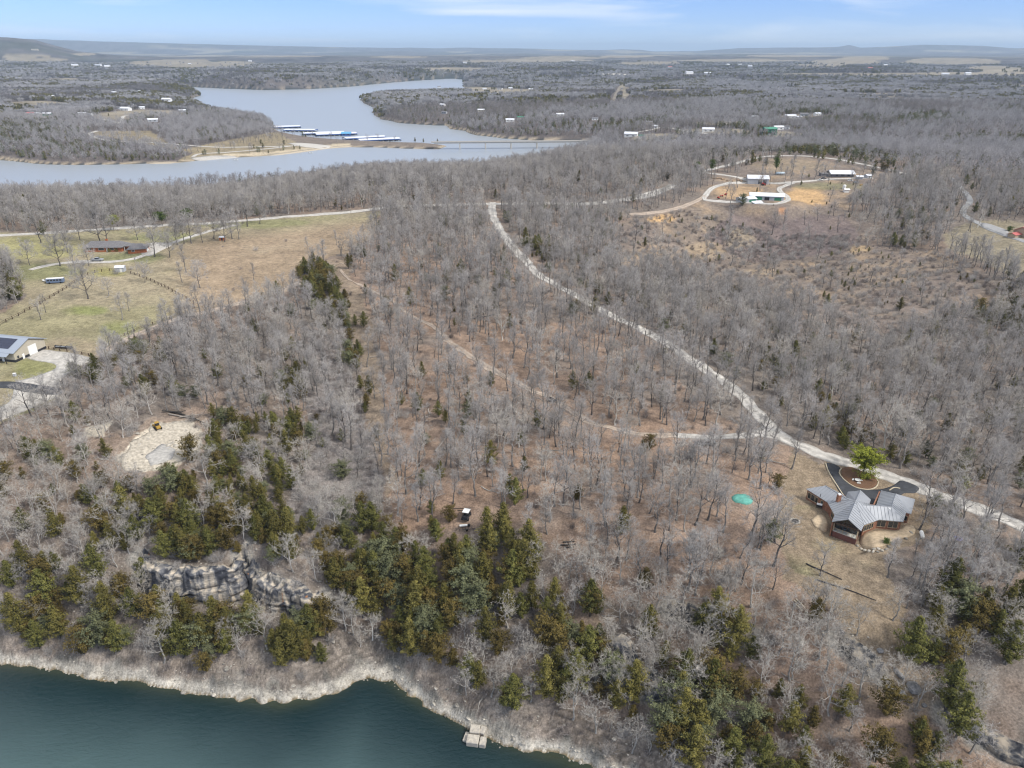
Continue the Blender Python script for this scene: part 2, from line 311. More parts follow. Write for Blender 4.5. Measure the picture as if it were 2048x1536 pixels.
FIELDS = [(355, 126, 88, 8), (330, 122, 45, 3.5), (460, 128, 70, 6), (60, 120, 60, 4), (40, 112, 55, 3), (170, 108, 26, 2.2), (1060, 122, 130, 4), (1120, 116, 90, 3), (1030, 183, 95, 4), (985, 186, 60, 4), (1330, 183, 58, 4), (1300, 127, 60, 3), (1480, 122, 120, 3.5), (1700, 124, 80, 5), (1740, 117, 60, 4), (1900, 124, 110, 6), (1800, 149, 260, 3.2), (2020, 146, 60, 6), (1770, 190, 75, 4), (1830, 200, 80, 4), (1990, 136, 60, 5), (1640, 131, 60, 2.5), (1580, 112, 100, 2), (1250, 113, 50, 2), (790, 114, 50, 1.6), (560, 112, 70, 1.6), (90, 208, 65, 7), (130, 160, 60, 4), (80, 233, 50, 4), (1430, 262, 90, 7), (1560, 268, 60, 8), (1310, 275, 50, 8), (1600, 235, 65, 6), (1530, 171, 30, 2), (1250, 185, 12, 12), (2030, 175, 40, 5), (1450, 246, 60, 4), (900, 138, 60, 3), (300, 226, 70, 6), (230, 232, 50, 8), (950, 178, 60, 3)]
def masks(x, y, z):
    wx = x+fbm(x, y, 11, 3, 71)*3; wy = y+fbm(x, y, 11, 3, 72)*3
    px, py, dep = proj(wx, wy, z)
    ok = dep > 0; px = np.where(ok, px, -9e3); py = np.where(ok, py, -9e3)
    M = {k: inpoly(px, py, v) for k, v in Z_.items()}
    r = np.hypot(x, y); f = np.zeros(x.shape, bool)
    far = r > 800
    fx = px+fbm(x, y, 220, 3, 73)*14; fy = py
    for cx, cy_, a, b in FIELDS:
        th = np.sqrt(((fx-cx)/a)**2+((fy-cy_)/(b*(1.15 if cy_ < 205 else 1)))**2)+fbm(x, y, 60+r*.04, 2, 75)*.35*1.5
        f |= far & (th < 1)
    M['field'] = f & ~M['camp']
    M['px'], M['py'] = px, py
    return M
def cover_colors(X, Y, Zz, dn, dl):
    sh = X.shape; x, y, z = X.ravel(), Y.ravel(), Zz.ravel(); dn = dn.ravel(); dl = dl.ravel(); r = np.hypot(x, y)
    M = masks(x, y, z); n1 = fbm(x, y, 18, 4, 81)[:, None]; n2 = fbm(x, y, 3.2, 3, 82)[:, None]; n3 = fbm(x, y, 70, 3, 83)[:, None]
    L = lambda *c: np.array(c)
    litter = L(.285, .208, .157); grey = L(.20, .17, .145); thick = L(.17, .148, .14); tan = L(.36, .29, .19); grass = L(.21, .225, .095); dirt = L(.46, .31, .175); rock = L(.36, .34, .30)
    c = np.tile(grey, (len(x), 1))
    def put(m, col, a=1.0):
        m = np.asarray(m, float).reshape(-1, 1)*a; c[:] = c*(1-m)+col*m
    put(sstep(-.15, .35, n1[:, 0]+n3[:, 0]*.5), litter*.95, .6)
    put(M['redleaf'], litter*(1+.15*n1)); put(M['redleaf']*sstep(.05, .5, n1[:, 0]), L(.30, .20, .135), .5); put(M['redleaf']*sstep(.1, .5, -n1[:, 0]), L(.25, .215, .185), .7)
    put(M['thicket'], L(.235, .21, .195)); put(M['strip'], L(.285, .225, .165), .8)
    mead = M['meadow'] & ~M['leftwood']
    put(mead, L(.31, .265, .18)*(1+.22*n1+.1*n2)); g = mead*sstep(-.1, .45, n3[:, 0]*.9+n1[:, 0]*.6)
    px, py = M['px'], M['py']
    brown = mead*np.clip(sstep(300, 420, px)*sstep(465, 500, py+(px-400)*.12)+0, 0, 1); 
    put(g*(1-brown), L(.25, .235, .125), .6); put(brown, L(.315, .24, .165)*(1+.22*n1), .95)
    put(mead*sstep(.3, .9, -n3[:, 0]+n1[:, 0]), L(.33, .27, .19), .6)
    for cx, cy_, a, b, cc, al in [(170, 622, 52, 13, L(.21, .235, .08), .75), (240, 655, 40, 18, L(.22, .235, .09), .65), (210, 545, 40, 14, L(.30, .28, .10), .7), (330, 475, 60, 12, L(.22, .235, .1), .6), (500, 447, 130, 9, L(.22, .23, .1), .6),
                                (250, 515, 75, 12, L(.19, .2, .09), .7), (60, 760, 60, 40, L(.27, .24, .13), .8), (80, 735, 70, 22, L(.22, .23, .09), .6), (90, 840, 70, 26, L(.22, .23, .1), .6), (60, 495, 130, 22, L(.33, .31, .14), .7), (70, 545, 110, 22, L(.19, .2, .09), .7), (165, 700, 90, 20, L(.30, .24, .17), .7)]:
        d = np.sqrt(((px-cx)/a)**2+((py-cy_)/b)**2)+n1[:, 0]*.7; put((1-sstep(.6, 1.1, d))*mead, cc, al)
    put(M['yard'], L(.26, .205, .145)*(1+.12*n1)); put(M['lawnyard']*sstep(-.4, .4, n1[:, 0]), L(.235, .235, .12), .7)
    put(M['clear'], L(.225, .182, .145)*(1+.3*n1+.15*n2)); put(M['clear']*sstep(.15, .5, n1[:, 0]+n2[:, 0]*.3), L(.34, .25, .165), .7); put(M['clear']*sstep(-.1, .3, -n1[:, 0]+n3[:, 0]*.5), L(.2, .165, .145), .6)
    put(M['thick'], L(.175, .14, .135), .75)
    put(M['rightlawn'], L(.26, .225, .16)*(1+.2*n1)); put(M['padslope'], L(.27, .21, .165)); 
    for cx, cy_, a, b, cc, al in [(1610, 392, 68, 17, L(.50, .33, .17), .95), (1470, 383, 62, 14, L(.45, .31, .18), .8), (1325, 437, 34, 9, L(.52, .34, .17), .95), (1580, 330, 90, 16, L(.27, .215, .15), .8), (1660, 372, 70, 10, L(.23, .215, .12), .7), (1720, 500, 24, 8, L(.5, .36, .2), .6), (1480, 480, 30, 22, L(.35, .29, .19), .5), (1565, 420, 12, 4, L(.5, .26, .13), .8),
                                  (1410, 500, 40, 20, L(.38, .29, .19), .6), (1520, 545, 40, 8, L(.40, .31, .21), .6), (1960, 600, 60, 14, L(.3, .22, .15), .6), (1780, 545, 60, 30, L(.34, .26, .18), .5), (1580, 1320, 1, 1, L(.4, .3, .2), 0), (1790, 1370, 90, 70, L(.34, .27, .2), .6), (1195, 1225, 40, 40, L(.32, .25, .18), .6), (640, 1115, 60, 35, L(.34, .28, .23), .75), (470, 1050, 70, 20, L(.33, .27, .22), .5), (290, 965, 50, 22, L(.32, .26, .22), .7)]:
        d = np.sqrt(((px-cx)/a)**2+((py-cy_)/b)**2)+n1[:, 0]*.6; put(1-sstep(.6, 1.05, d), cc, al)
    # far land
    w = sstep(500, 1300, r)*(1-M['clear'])*(1-M['rightlawn'])*(1-(mead)); put(w, L(.135, .115, .105)*(1+.25*n3))
    fw = sstep(2600, 4500, r); n5 = fbm(x, y, 330, 4, 91)[:, None]; n6 = fbm(x, y, 60, 3, 92)[:, None]
    put(fw, L(.10, .092, .09)*(1+.6*n5+.6*n6)); put(fw*sstep(.12, .35, fbm(x, y/1.0, 700, 4, 95)), L(.06, .07, .045), .55)
    put(fw*sstep(7000, 9000, r)*sstep(.22, .4, fbm(x, y, 1200, 4, 97)), L(.33, .29, .2), .75)
    put(M['field'], L(.255, .22, .165)*(1+.3*n3+.25*n6)); put(M['camp'], L(.26, .215, .14)*(1+.2*n3)); put(M['causeway'], L(.2, .165, .135))
    # shores
    nb = n2[:, 0]*2.5+n1[:, 0]*3
    inl = dn+nb*.6
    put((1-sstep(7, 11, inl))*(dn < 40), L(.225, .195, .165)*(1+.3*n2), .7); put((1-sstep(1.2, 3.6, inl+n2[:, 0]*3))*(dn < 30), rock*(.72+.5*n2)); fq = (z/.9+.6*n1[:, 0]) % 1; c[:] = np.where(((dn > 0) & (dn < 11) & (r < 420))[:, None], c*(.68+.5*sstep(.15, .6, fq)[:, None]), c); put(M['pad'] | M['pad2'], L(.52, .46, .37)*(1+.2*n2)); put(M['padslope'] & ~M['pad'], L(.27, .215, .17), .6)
    put((1-sstep(1.2, 2.6, dn+nb*.2))*(dn < 30), L(.43, .40, .345)*(1+.4*n2)); put((dn < .3), L(.20, .16, .10)); put((dn < -2), L(.045, .05, .035))
    put((1-sstep(3, 7, dl))*(dl < 40), L(.36, .30, .22), np.where(r < 1700, 1, .45)[:, None]); put((dl < 22)*(dl > 0)*(px > 420)*(px < 700)*(py > 285), L(.50, .42, .30)); put(dl < -1, L(.03, .04, .04))
    # cliffs and rocky rims
    for q in CW:
        m = np.hypot(x-q['c'][0], y-q['c'][1]) < q['R']+6
        d = np.full(len(x), 99.); d[m] = segdist(x[m], y[m], q['w'])[0]; put(1-sstep(1.2, 3.4, d+n2[:, 0]*1.5), L(.33, .31, .275)*(1+.3*n2))
    return np.clip(c, .01, .9).reshape(-1, 3), M
COLS, MK = cover_colors(GX, GY, GZ, DN, DL)
nr, na = GX.shape
idx = np.arange(nr*na).reshape(nr, na)
quads = np.stack([idx[:-1, :-1], idx[:-1, 1:], idx[1:, 1:], idx[1:, :-1]], -1).reshape(-1, 4)
def ground_mat():
    m = bpy.data.materials.new('ground'); m.use_nodes = True; n = m.node_tree.nodes; l = m.node_tree.links; b = n['Principled BSDF']
    b.inputs['Roughness'].default_value = .95; b.inputs['Specular IOR Level'].default_value = .1
    at_ = n.new('ShaderNodeVertexColor'); at_.layer_name = 'Col'
    tc = n.new('ShaderNodeTexCoord'); last = at_.outputs[0]
    for sc_, lo, hi, dt in ((2.2, .55, 1.42, 5), (.45, .66, 1.3, 4), (.07, .8, 1.18, 4)):
        t = n.new('ShaderNodeTexNoise'); t.inputs['Scale'].default_value = sc_; t.inputs['Detail'].default_value = dt; t.inputs['Roughness'].default_value = .7
        l.new(tc.outputs['Object'], t.inputs[0]); r = n.new('ShaderNodeMapRange'); r.inputs[1].default_value = .3; r.inputs[2].default_value = .7; r.inputs[3].default_value = lo; r.inputs[4].default_value = hi
        l.new(t.outputs[0], r.inputs[0]); x = n.new('ShaderNodeMix'); x.data_type = 'RGBA'; x.blend_type = 'MULTIPLY'; x.inputs[0].default_value = 1
        l.new(last, x.inputs[6]); l.new(r.outputs[0], x.inputs[7]); last = x.outputs[2]
        if sc_ == 2.2: f = t
    l.new(last, b.inputs['Base Color'])
    bp = n.new('ShaderNodeBump'); bp.inputs['Strength'].default_value = .5; bp.inputs['Distance'].default_value = .35; l.new(f.outputs[0], bp.inputs['Height']); l.new(bp.outputs[0], b.inputs['Normal'])
    return m
M_ground = ground_mat()
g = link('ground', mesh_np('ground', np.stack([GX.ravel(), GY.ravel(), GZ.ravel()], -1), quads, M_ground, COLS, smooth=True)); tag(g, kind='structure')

# water: one level sheet
def water_mat(nm, b0, b1, ro):
    m = bpy.data.materials.new(nm); m.use_nodes = True; n = m.node_tree.nodes; l = m.node_tree.links; b = n['Principled BSDF']
    b.inputs['Base Color'].default_value = (.012, .055, .058, 1); b.inputs['Roughness'].default_value = ro; b.inputs['IOR'].default_value = 1.333; b.inputs['Specular IOR Level'].default_value = .5
    tc = n.new('ShaderNodeTexCoord'); mp_ = n.new('ShaderNodeMapping'); mp_.inputs['Scale'].default_value = (.7, 1.5, 1); mp_.inputs['Rotation'].default_value = (0, 0, math.radians(-24))
    l.new(tc.outputs['Object'], mp_.inputs[0])
    t = n.new('ShaderNodeTexNoise'); t.inputs['Scale'].default_value = .62; t.inputs['Detail'].default_value = 6; t.inputs['Roughness'].default_value = .62; t.inputs['Distortion'].default_value = .35
    l.new(mp_.outputs[0], t.inputs[0])
    t3 = n.new('ShaderNodeTexNoise'); t3.inputs['Scale'].default_value = .02; t3.inputs['Detail'].default_value = 3; l.new(mp_.outputs[0], t3.inputs[0])
    r3 = n.new('ShaderNodeMapRange'); r3.inputs[1].default_value = .35; r3.inputs[2].default_value = .65; r3.inputs[3].default_value = b0; r3.inputs[4].default_value = b1; l.new(t3.outputs[0], r3.inputs[0])
    bp = n.new('ShaderNodeBump'); bp.inputs['Distance'].default_value = .55; l.new(r3.outputs[0], bp.inputs['Strength']); l.new(t.outputs[0], bp.inputs['Height']); l.new(bp.outputs[0], b.inputs['Normal'])
    # shallow margins show the paler lake bed through the water (colour attribute, also holding painted reflections)
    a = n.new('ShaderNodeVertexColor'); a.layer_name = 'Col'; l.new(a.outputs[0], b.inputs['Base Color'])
    return m
# coarse sheet, finer near the bay so the bed colour can show in the shallows
wr = np.concatenate([np.linspace(40, 420, 260), np.geomspace(422, 41000, 240)]); wa = np.linspace(-math.radians(56), math.radians(56), 400)
wA, wR = np.meshgrid(wa, wr); wX = wR*np.sin(wA); wY = wR*np.cos(wA)
wdn = np.full(wX.shape, -500.); mm = wR < 420; wdn[mm] = profile_shore(wX[mm], wY[mm]); dep_ = np.clip(-wdn, 0, 200)
bank_refl = np.array([.006, .022, .027]); shal = np.array([.035, .045, .03]); body = np.array([.14, .225, .225])  # dark tone near the bank paints in the reflection of trees and cliffs
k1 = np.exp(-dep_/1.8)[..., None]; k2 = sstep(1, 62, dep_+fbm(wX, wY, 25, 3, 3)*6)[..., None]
wc = (bank_refl*(1-k2)+body*k2); wc = wc*(1-k1)+shal*k1; wc = np.where((wR > 420)[..., None], np.array([.30, .33, .36]), wc)  # pale open-lake base colour paints in the bright sky reflection
ii = np.arange(wX.size).reshape(wX.shape)
wq = np.stack([ii[:-1, :-1], ii[:-1, 1:], ii[1:, 1:], ii[1:, :-1]], -1).reshape(-1, 4)
cut = 260
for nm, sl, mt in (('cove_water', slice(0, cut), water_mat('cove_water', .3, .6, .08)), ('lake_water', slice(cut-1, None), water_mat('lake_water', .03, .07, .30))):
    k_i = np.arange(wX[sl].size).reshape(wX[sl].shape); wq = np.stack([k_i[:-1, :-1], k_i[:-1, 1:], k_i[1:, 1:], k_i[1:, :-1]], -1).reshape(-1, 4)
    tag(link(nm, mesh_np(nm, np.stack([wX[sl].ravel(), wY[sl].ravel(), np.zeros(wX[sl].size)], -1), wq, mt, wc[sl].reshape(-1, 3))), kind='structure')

# haze
def haze():
    m = bpy.data.materials.new('haze'); m.use_nodes = True; n = m.node_tree.nodes; l = m.node_tree.links; n.clear()
    o = n.new('ShaderNodeOutputMaterial'); v = n.new('ShaderNodeVolumePrincipled'); v.inputs['Color'].default_value = (.62, .80, 1, 1); v.inputs['Density'].default_value = HAZE_D; v.inputs['Anisotropy'].default_value = .0
    l.new(v.outputs[0], o.inputs['Volume'])
    X0, X1, Y0, Y1, Z0, Z1 = -46000, 46000, -200, 44000, -11, max(160, float(GZ.max())+15)
    V = [(x, y, z) for z in (Z0, Z1) for y in (Y0, Y1) for x in (X0, X1)]
    Fq = [(0, 2, 3, 1), (4, 5, 7, 6), (0, 1, 5, 4), (2, 6, 7, 3), (0, 4, 6, 2), (1, 3, 7, 5)]
    tag(link('haze', mesh_np('haze', np.array(V), np.array(Fq), m)), kind='stuff')
HAZE_D = 5.6e-5
haze()

# ------------------------------------------------------------------ roads and pads
M_gravel = mat('pale_gravel', (.46, .435, .395), .95, noise=.3, nscale=.7, coords='Object', bump=.3, bscale=6)
M_dirt = mat('dirt_track', (.35, .285, .23), .95, noise=.22, nscale=.7, bump=.3, bscale=5)
M_asph = mat('asphalt', (.055, .058, .065), .85, noise=.25, nscale=.6, bump=.15, bscale=8)
M_greyroad = mat('grey_road', (.30, .30, .30), .9, noise=.15, nscale=.5)
M_beach = mat('beach_sand', (.46, .39, .29), .95, noise=.15, nscale=.3)
M_conc = mat('concrete', (.50, .47, .42), .9, noise=.1, nscale=.8)
def with_tracks(m):
    n = m.node_tree.nodes; l = m.node_tree.links; b = n['Principled BSDF']; s = b.inputs['Base Color'].links[0].from_socket; v = n.new('ShaderNodeVertexColor'); v.layer_name = 'Col'
    x = n.new('ShaderNodeMix'); x.data_type = 'RGBA'; x.blend_type = 'MULTIPLY'; x.inputs[0].default_value = 1; l.new(s, x.inputs[6]); l.new(v.outputs[0], x.inputs[7]); l.new(x.outputs[2], b.inputs['Base Color']); return m
M_gravel_r = with_tracks(mat('gravel_lane', (.49, .465, .425), .95, noise=.26, nscale=.7, bump=.3, bscale=6)); M_dirt_r = with_tracks(mat('dirt_lane', (.40, .325, .26), .95, noise=.25, nscale=.7, bump=.3, bscale=5))
def catmull(P, step=2.0):
    P = [np.array(p[:2], float) for p in P]; P = [2*P[0]-P[1]]+P+[2*P[-1]-P[-2]]; out = []
    for i in range(1, len(P)-2):
        a, b, c, d = P[i-1:i+3]; n = max(2, int(np.linalg.norm(c-b)/step))
        for k in range(n):
            t = k/n; out.append(.5*((2*b)+(-a+c)*t+(2*a-5*b+4*c-d)*t*t+(-a+3*b-3*c+d)*t**3))
    out.append(P[-2]); return np.array(out)
ROADS = []
def road(name, pts, w, m, label=None, lift=.0, ragged=.2, kind='structure', zs=None, parent=None):
    m = {'pale_gravel': M_gravel_r, 'dirt_track': M_dirt_r}.get(m.name, m)
    P = [hit(*p) if zs is None else at(*p, zs) for p in pts]
    r0 = min(math.hypot(p[0], p[1]) for p in P)
    c = catmull(P, 1.2 if r0 < 400 else 5)
    t = np.gradient(c, axis=0); t /= np.linalg.norm(t, axis=1)[:, None]+1e-9; nn = np.stack([-t[:, 1], t[:, 0]], -1)
    wl_ = w/2*(1+ragged*fbm(c[:, 0], c[:, 1], 4, 3, 3)*2); wr_ = w/2*(1+ragged*fbm(c[:, 0], c[:, 1], 4, 3, 4)*2)
    rows = []
    ks = (-1, -.96, -.78, -.55, -.38, -.16, .16, .38, .55, .78, .96, 1)
    rr = np.hypot(c[:, 0], c[:, 1]); up = .09+rr*.00022+lift
    for k in ks:
        ww = np.where(k < 0, wl_, wr_)*k; q = c+nn*ww[:, None]; rows.append(np.column_stack([q, gz(q[:, 0], q[:, 1])+(up if abs(k) < 1 else -.15)]))
    n = len(c); V = np.stack(rows, 1).reshape(-1, 3); K = len(ks); ii = np.arange(n*K).reshape(n, K)
    q = np.stack([ii[:-1, :-1], ii[:-1, 1:], ii[1:, 1:], ii[1:, :-1]], -1).reshape(-1, 4)
    o = link(name, mesh_np(name, V, q[:, ::-1], m, np.repeat((np.stack([np.clip({1: .72, .96: .72, .78: .92, .55: 1.05, .38: 1.05, .16: .86}[abs(k)]*(1+.25*fbm(c[:, 0]+k*9, c[:, 1], 6, 3, 7)), .3, 1.2) for k in ks], 1).reshape(-1, 1)), 3, 1), smooth=True), parent); 
    if parent is None: tag(o, label=label, kind=kind)
    ROADS.append((c, w/2, rr.min())); return o
def pad(name, pts, m, step=1.0, lift=.0, zs=None, label=None, flat=None, kind='structure', parent=None, smooth_=True, thick=.25, rag=0):
    P = [hit(*p) if zs is None else at(*p, zs) for p in pts]
    if smooth_: c = catmull(P+[P[0]], step)[:-1]
    else: c = np.array([p[:2] for p in P])
    if rag: c = c+np.stack([fbm(c[:, 0], c[:, 1], 3.5, 3, 8), fbm(c[:, 0], c[:, 1], 3.5, 3, 9)], 1)*rag
    b0, b1 = c.min(0), c.max(0); xs = np.arange(b0[0], b1[0], step*1.5); ys = np.arange(b0[1], b1[1], step*1.5)
    gx, gy = np.meshgrid(xs, ys); gx = gx.ravel(); gy = gy.ravel(); ins = inpoly(gx, gy, c); dd, _ = segdist(gx, gy, c, True); k = ins & (dd > step*.6)
    pts2 = [Vector(p) for p in c]+[Vector((a, b)) for a, b in zip(gx[k], gy[k])]
    vv, ee, ff, *_ = delaunay_2d_cdt(pts2, [], [list(range(len(c)))], 1, 1e-4)
    v = np.array([(p.x, p.y) for p in vv]); rr = np.hypot(v[:, 0], v[:, 1])
    z = (gz(v[:, 0], v[:, 1])+.07+rr*.00022+lift) if flat is None else np.full(len(v), flat)
    F3 = np.array([f for f in ff if len(f) == 3]); a = v[F3]; cr_ = (a[:, 1, 0]-a[:, 0, 0])*(a[:, 2, 1]-a[:, 0, 1])-(a[:, 1, 1]-a[:, 0, 1])*(a[:, 2, 0]-a[:, 0, 0]); F3[cr_ < 0] = F3[cr_ < 0][:, ::-1]
    # skirt
    nb_ = len(c); sk = []; V = np.column_stack([v, z]); 
    low = V[:nb_].copy(); low[:, 2] -= thick+(0.0 if flat is None else .5); V = np.vstack([V, low]); o_ = len(v)
    j = np.arange(nb_); j2 = (j+1) % nb_; quadsk = np.stack([j, j2, o_+j2, o_+j], -1)
    o = link(name, mesh_np(name, V, [F3, quadsk], m), parent)
    if parent is None: tag(o, label=label, kind=kind)
    ROADS.append((c, .5, rr.min())); return o
road('gravel_road', [(986, 405), (985, 425), (1000, 460), (1022, 490), (1050, 520), (1075, 548), (1105, 566), (1180, 608), (1290, 663), (1345, 694), (1400, 732), (1455, 770), (1490, 800), (1530, 842), (1590, 888), (1700, 928), (1790, 958), (1870, 988), (1960, 1020), (2048, 1056), (2200, 1120)], 5.6, M_gravel)
road('county_road', [(-300, 490), (-100, 478), (0, 471), (130, 464), (300, 453), (450, 444), (600, 432), (720, 422), (800, 413), (900, 411), (985, 408), (1100, 407), (1180, 408), (1260, 398), (1330, 378), (1345, 370)], 6.5, M_gravel, lift=.02)
road('pale_trail', [(1555, 862), (1500, 868), (1450, 874), (1400, 874), (1350, 871)], 3.4, M_gravel, ragged=.3, lift=.03)
road('trail', [(1362, 872), (1330, 871), (1290, 869), (1230, 858), (1180, 845), (1130, 815), (1105, 798), (1060, 780), (1020, 757), (975, 735), (930, 705), (890, 680)], 2.8, M_dirt, ragged=.45)
road('forest_track', [(905, 688), (860, 650), (820, 630), (780, 600), (740, 580), (700, 560), (680, 540)], 1.7, M_dirt, ragged=.5)
# the twin wheel track along the wood's edge
def offs(pts, d): return pts
road('farm_lane', [(200, 712), (215, 700), (260, 675), (310, 655), (360, 636), (430, 620), (520, 597), (600, 566)], 4.2, M_dirt, ragged=.1)
pad('gravel_yard', [(52, 716), (82, 700), (125, 704), (172, 713), (185, 720), (160, 732), (140, 745), (122, 760), (118, 775), (60, 772), (20, 768), (45, 760), (80, 750), (110, 738), (108, 728), (75, 722)], M_gravel, 1.2)
pad('paved_drive', [(-120, 768), (0, 764), (60, 768), (120, 777), (116, 790), (60, 786), (0, 776), (-120, 778)], M_asph, 1.2, lift=.05)
pad('concrete_apron', [(28, 778), (60, 782), (118, 788), (90, 805), (50, 822), (0, 842), (-80, 868), (-80, 845), (0, 815), (22, 800)], M_conc, 1.2, lift=.02)
road('ranch_driveway', [(60, 540), (100, 530), (160, 524), (220, 524), (270, 517), (300, 505), (325, 492), (350, 484), (380, 474), (420, 462), (470, 450)], 4.0, M_gravel)
pad('ranch_parking', [(288, 492), (300, 486), (330, 486), (345, 490), (325, 500), (300, 512), (280, 505)], M_gravel, 1.5, lift=.05)
# hilltop farm
road('farm_road', [(1400, 345), (1440, 349), (1480, 356), (1520, 364), (1560, 367), (1610, 363), (1650, 359), (1700, 357), (1745, 356)], 4.6, M_gravel)
road('farm_ridge_road', [(1395, 345), (1450, 332), (1500, 319), (1535, 313), (1600, 312), (1680, 320), (1760, 336), (1830, 352)], 5, M_gravel)
road('farm_drive', [(1585, 366), (1562, 375), (1560, 382), (1575, 394), (1572, 402), (1550, 408), (1500, 406), (1440, 403), (1410, 400), (1412, 390), (1430, 374), (1480, 366), (1520, 368)], 4.6, M_gravel, lift=.04)
road('hill_track', [(1410, 392), (1385, 406), (1350, 418), (1310, 425), (1260, 430)], 4.5, M_dirt)
road('wood_lane', [(1345, 372), (1330, 380), (1300, 392), (1260, 398)], 5, M_gravel, lift=.06)
road('right_lane', [(1900, 355), (1925, 380), (1940, 400), (1925, 425), (1960, 448), (2010, 470), (2100, 500)], 4.5, M_greyroad)
pad('red_house_drive', [(1965, 446), (1990, 452), (2015, 462), (2012, 472), (1985, 462), (1962, 452)], M_greyroad, 1.5, lift=.06)
# campground
road('camp_road', [(195, 262), (180, 268), (200, 278), (260, 284), (330, 287), (420, 294), (500, 294), (590, 292)], 6, M_gravel)
pad('camp_parking', [(380, 316), (420, 312), (470, 313), (476, 318), (440, 321), (392, 321)], M_gravel, 6)
road('camp_loop', [(385, 314), (400, 308), (450, 305), (500, 301), (560, 295), (600, 290)], 5, M_gravel)
pad('boat_ramp', [(575, 287), (600, 286), (660, 292), (640, 298), (600, 293)], M_conc, 6)
pad('beach', [(300, 326), (400, 323), (470, 316), (540, 309), (600, 301), (660, 294), (700, 291), (700, 293.5), (660, 297), (600, 305), (540, 312.5), (470, 318.5), (400, 325.5), (300, 328)], M_beach, 6, lift=-.1)
road('village_street', [(190, 238), (215, 240), (240, 246), (250, 232), (290, 232)], 7, M_gravel)
road('bridge_road', [(1255, 268), (1290, 262), (1330, 255), (1370, 262), (1415, 268)], 7, M_gravel)
road('powerline_clearing', [(1238, 175), (1225, 210)], 9, mat('dry_grass_strip', (.22, .19, .15), .95, noise=.3, nscale=.05))
pad('dirt_slide', [(1600, 176), (1565, 180), (1580, 174)], M_dirt, 10)
# ------------------------------------------------------------------ trees
def bark(name, c1, c2, rnd):
    return mat(name, c1, .9, noise=.25, nscale=1.2, rnd=rnd, col2=c2, spec=.1)
M_bark_d = bark('dark_bark', (.085, .075, .07), (.19, .175, .165), .25)
M_bark_m = bark('grey_bark', (.15, .14, .13), (.32, .30, .28), .25)
M_bark_l = bark('pale_bark', (.30, .28, .255), (.50, .47, .43), .2)
M_twig = bark('grey_twigs', (.37, .345, .325), (.51, .48, .45), .22)
M_twig_l = bark('pale_twigs', (.47, .43, .385), (.58, .54, .48), .18)
M_twig_far = bark('far_twigs', (.38, .365, .36), (.50, .48, .48), .22)
def leafmat(name, a, b, rnd=.25, tr=.15):
    m = mat(name, a, .85, noise=.3, nscale=.9, rnd=rnd, col2=b, spec=.12); return m
M_cedar = leafmat('cedar_foliage', (.058, .057, .015), (.205, .176, .05), .35)
M_cedar2 = leafmat('rusty_cedar_foliage', (.06, .048, .014), (.18, .135, .042), .3)
M_cedar3 = leafmat('green_cedar_foliage', (.052, .060, .016), (.185, .175, .05), .3)
M_pine = leafmat('pine_foliage', (.12, .14, .018), (.32, .34, .05), .15)
M_pine2 = leafmat('green_pine_foliage', (.05, .085, .018), (.13, .175, .035), .2)
M_blue = leafmat('greyish_cedar_foliage', (.10, .115, .06), (.21, .215, .11), .2)
M_brush = bark('brush_twigs', (.22, .185, .165), (.37, .325, .30), .35)
M_rust = bark('dead_leaves', (.17, .075, .04), (.26, .13, .07), .2)
def tube(P, R, k):
    P = np.asarray(P, float); n = len(P); T = np.gradient(P, axis=0); T /= np.linalg.norm(T, axis=1)[:, None]+1e-9
    up = np.where(np.abs(T[:, 2:3]) > .9, np.array([[1., 0, 0]]), np.array([[0, 0, 1.]])); A = np.cross(T, up); A /= np.linalg.norm(A, axis=1)[:, None]+1e-9; B = np.cross(T, A)
    th = np.arange(k)*2*math.pi/k; V = P[:, None]+(A[:, None]*np.cos(th)[None, :, None]+B[:, None]*np.sin(th)[None, :, None])*np.asarray(R)[:, None, None]
    i = np.arange(n*k).reshape(n, k); a = i[:-1]; b = i[1:]; Fq = np.stack([a, np.roll(a, -1, 1), np.roll(b, -1, 1), b], -1).reshape(-1, 4)
    return V.reshape(-1, 3), Fq
class Geo:
    def __init__(s): s.V = []; s.Q = []; s.T = []; s.n = 0
    def add(s, V, Fq):
        (s.Q if Fq.shape[1] == 4 else s.T).append(Fq+s.n); s.V.append(V); s.n += len(V)
    def mesh(s, name, m, smooth=False):
        f = []
        if s.Q: f.append(np.concatenate(s.Q))
        if s.T: f.append(np.concatenate(s.T))
        return mesh_np(name, np.concatenate(s.V), f, m, smooth=smooth)
def unit(v): return v/(np.linalg.norm(v)+1e-9)
def ribbons(g, P0, D, L, w, rng, bend=.15):
    """many thin tapering twigs at once: triangles"""
    n = len(P0); side = np.cross(D, rng.normal(size=(n, 3))); side /= np.linalg.norm(side, axis=1)[:, None]+1e-9
    w = (np.ones(n)*w)[:, None]; L = (np.ones(n)*L)[:, None]
    mid = P0+D*L*.5+rng.normal(size=(n, 3))*L*bend*.5; tip = P0+D*L+rng.normal(size=(n, 3))*L*bend
    V = np.stack([P0-side*w/2, P0+side*w/2, mid+side*w*.35, mid-side*w*.35, tip], 1).reshape(-1, 3)
    b = np.arange(n)*5; g.add(V, np.stack([b, b+1, b+2, b+3], -1)); g.add(np.zeros((0, 3)), np.stack([b+3, b+2, b+4], -1)+0) if False else g.T.append(np.stack([b+3, b+2, b+4], -1)+g.n-len(V))
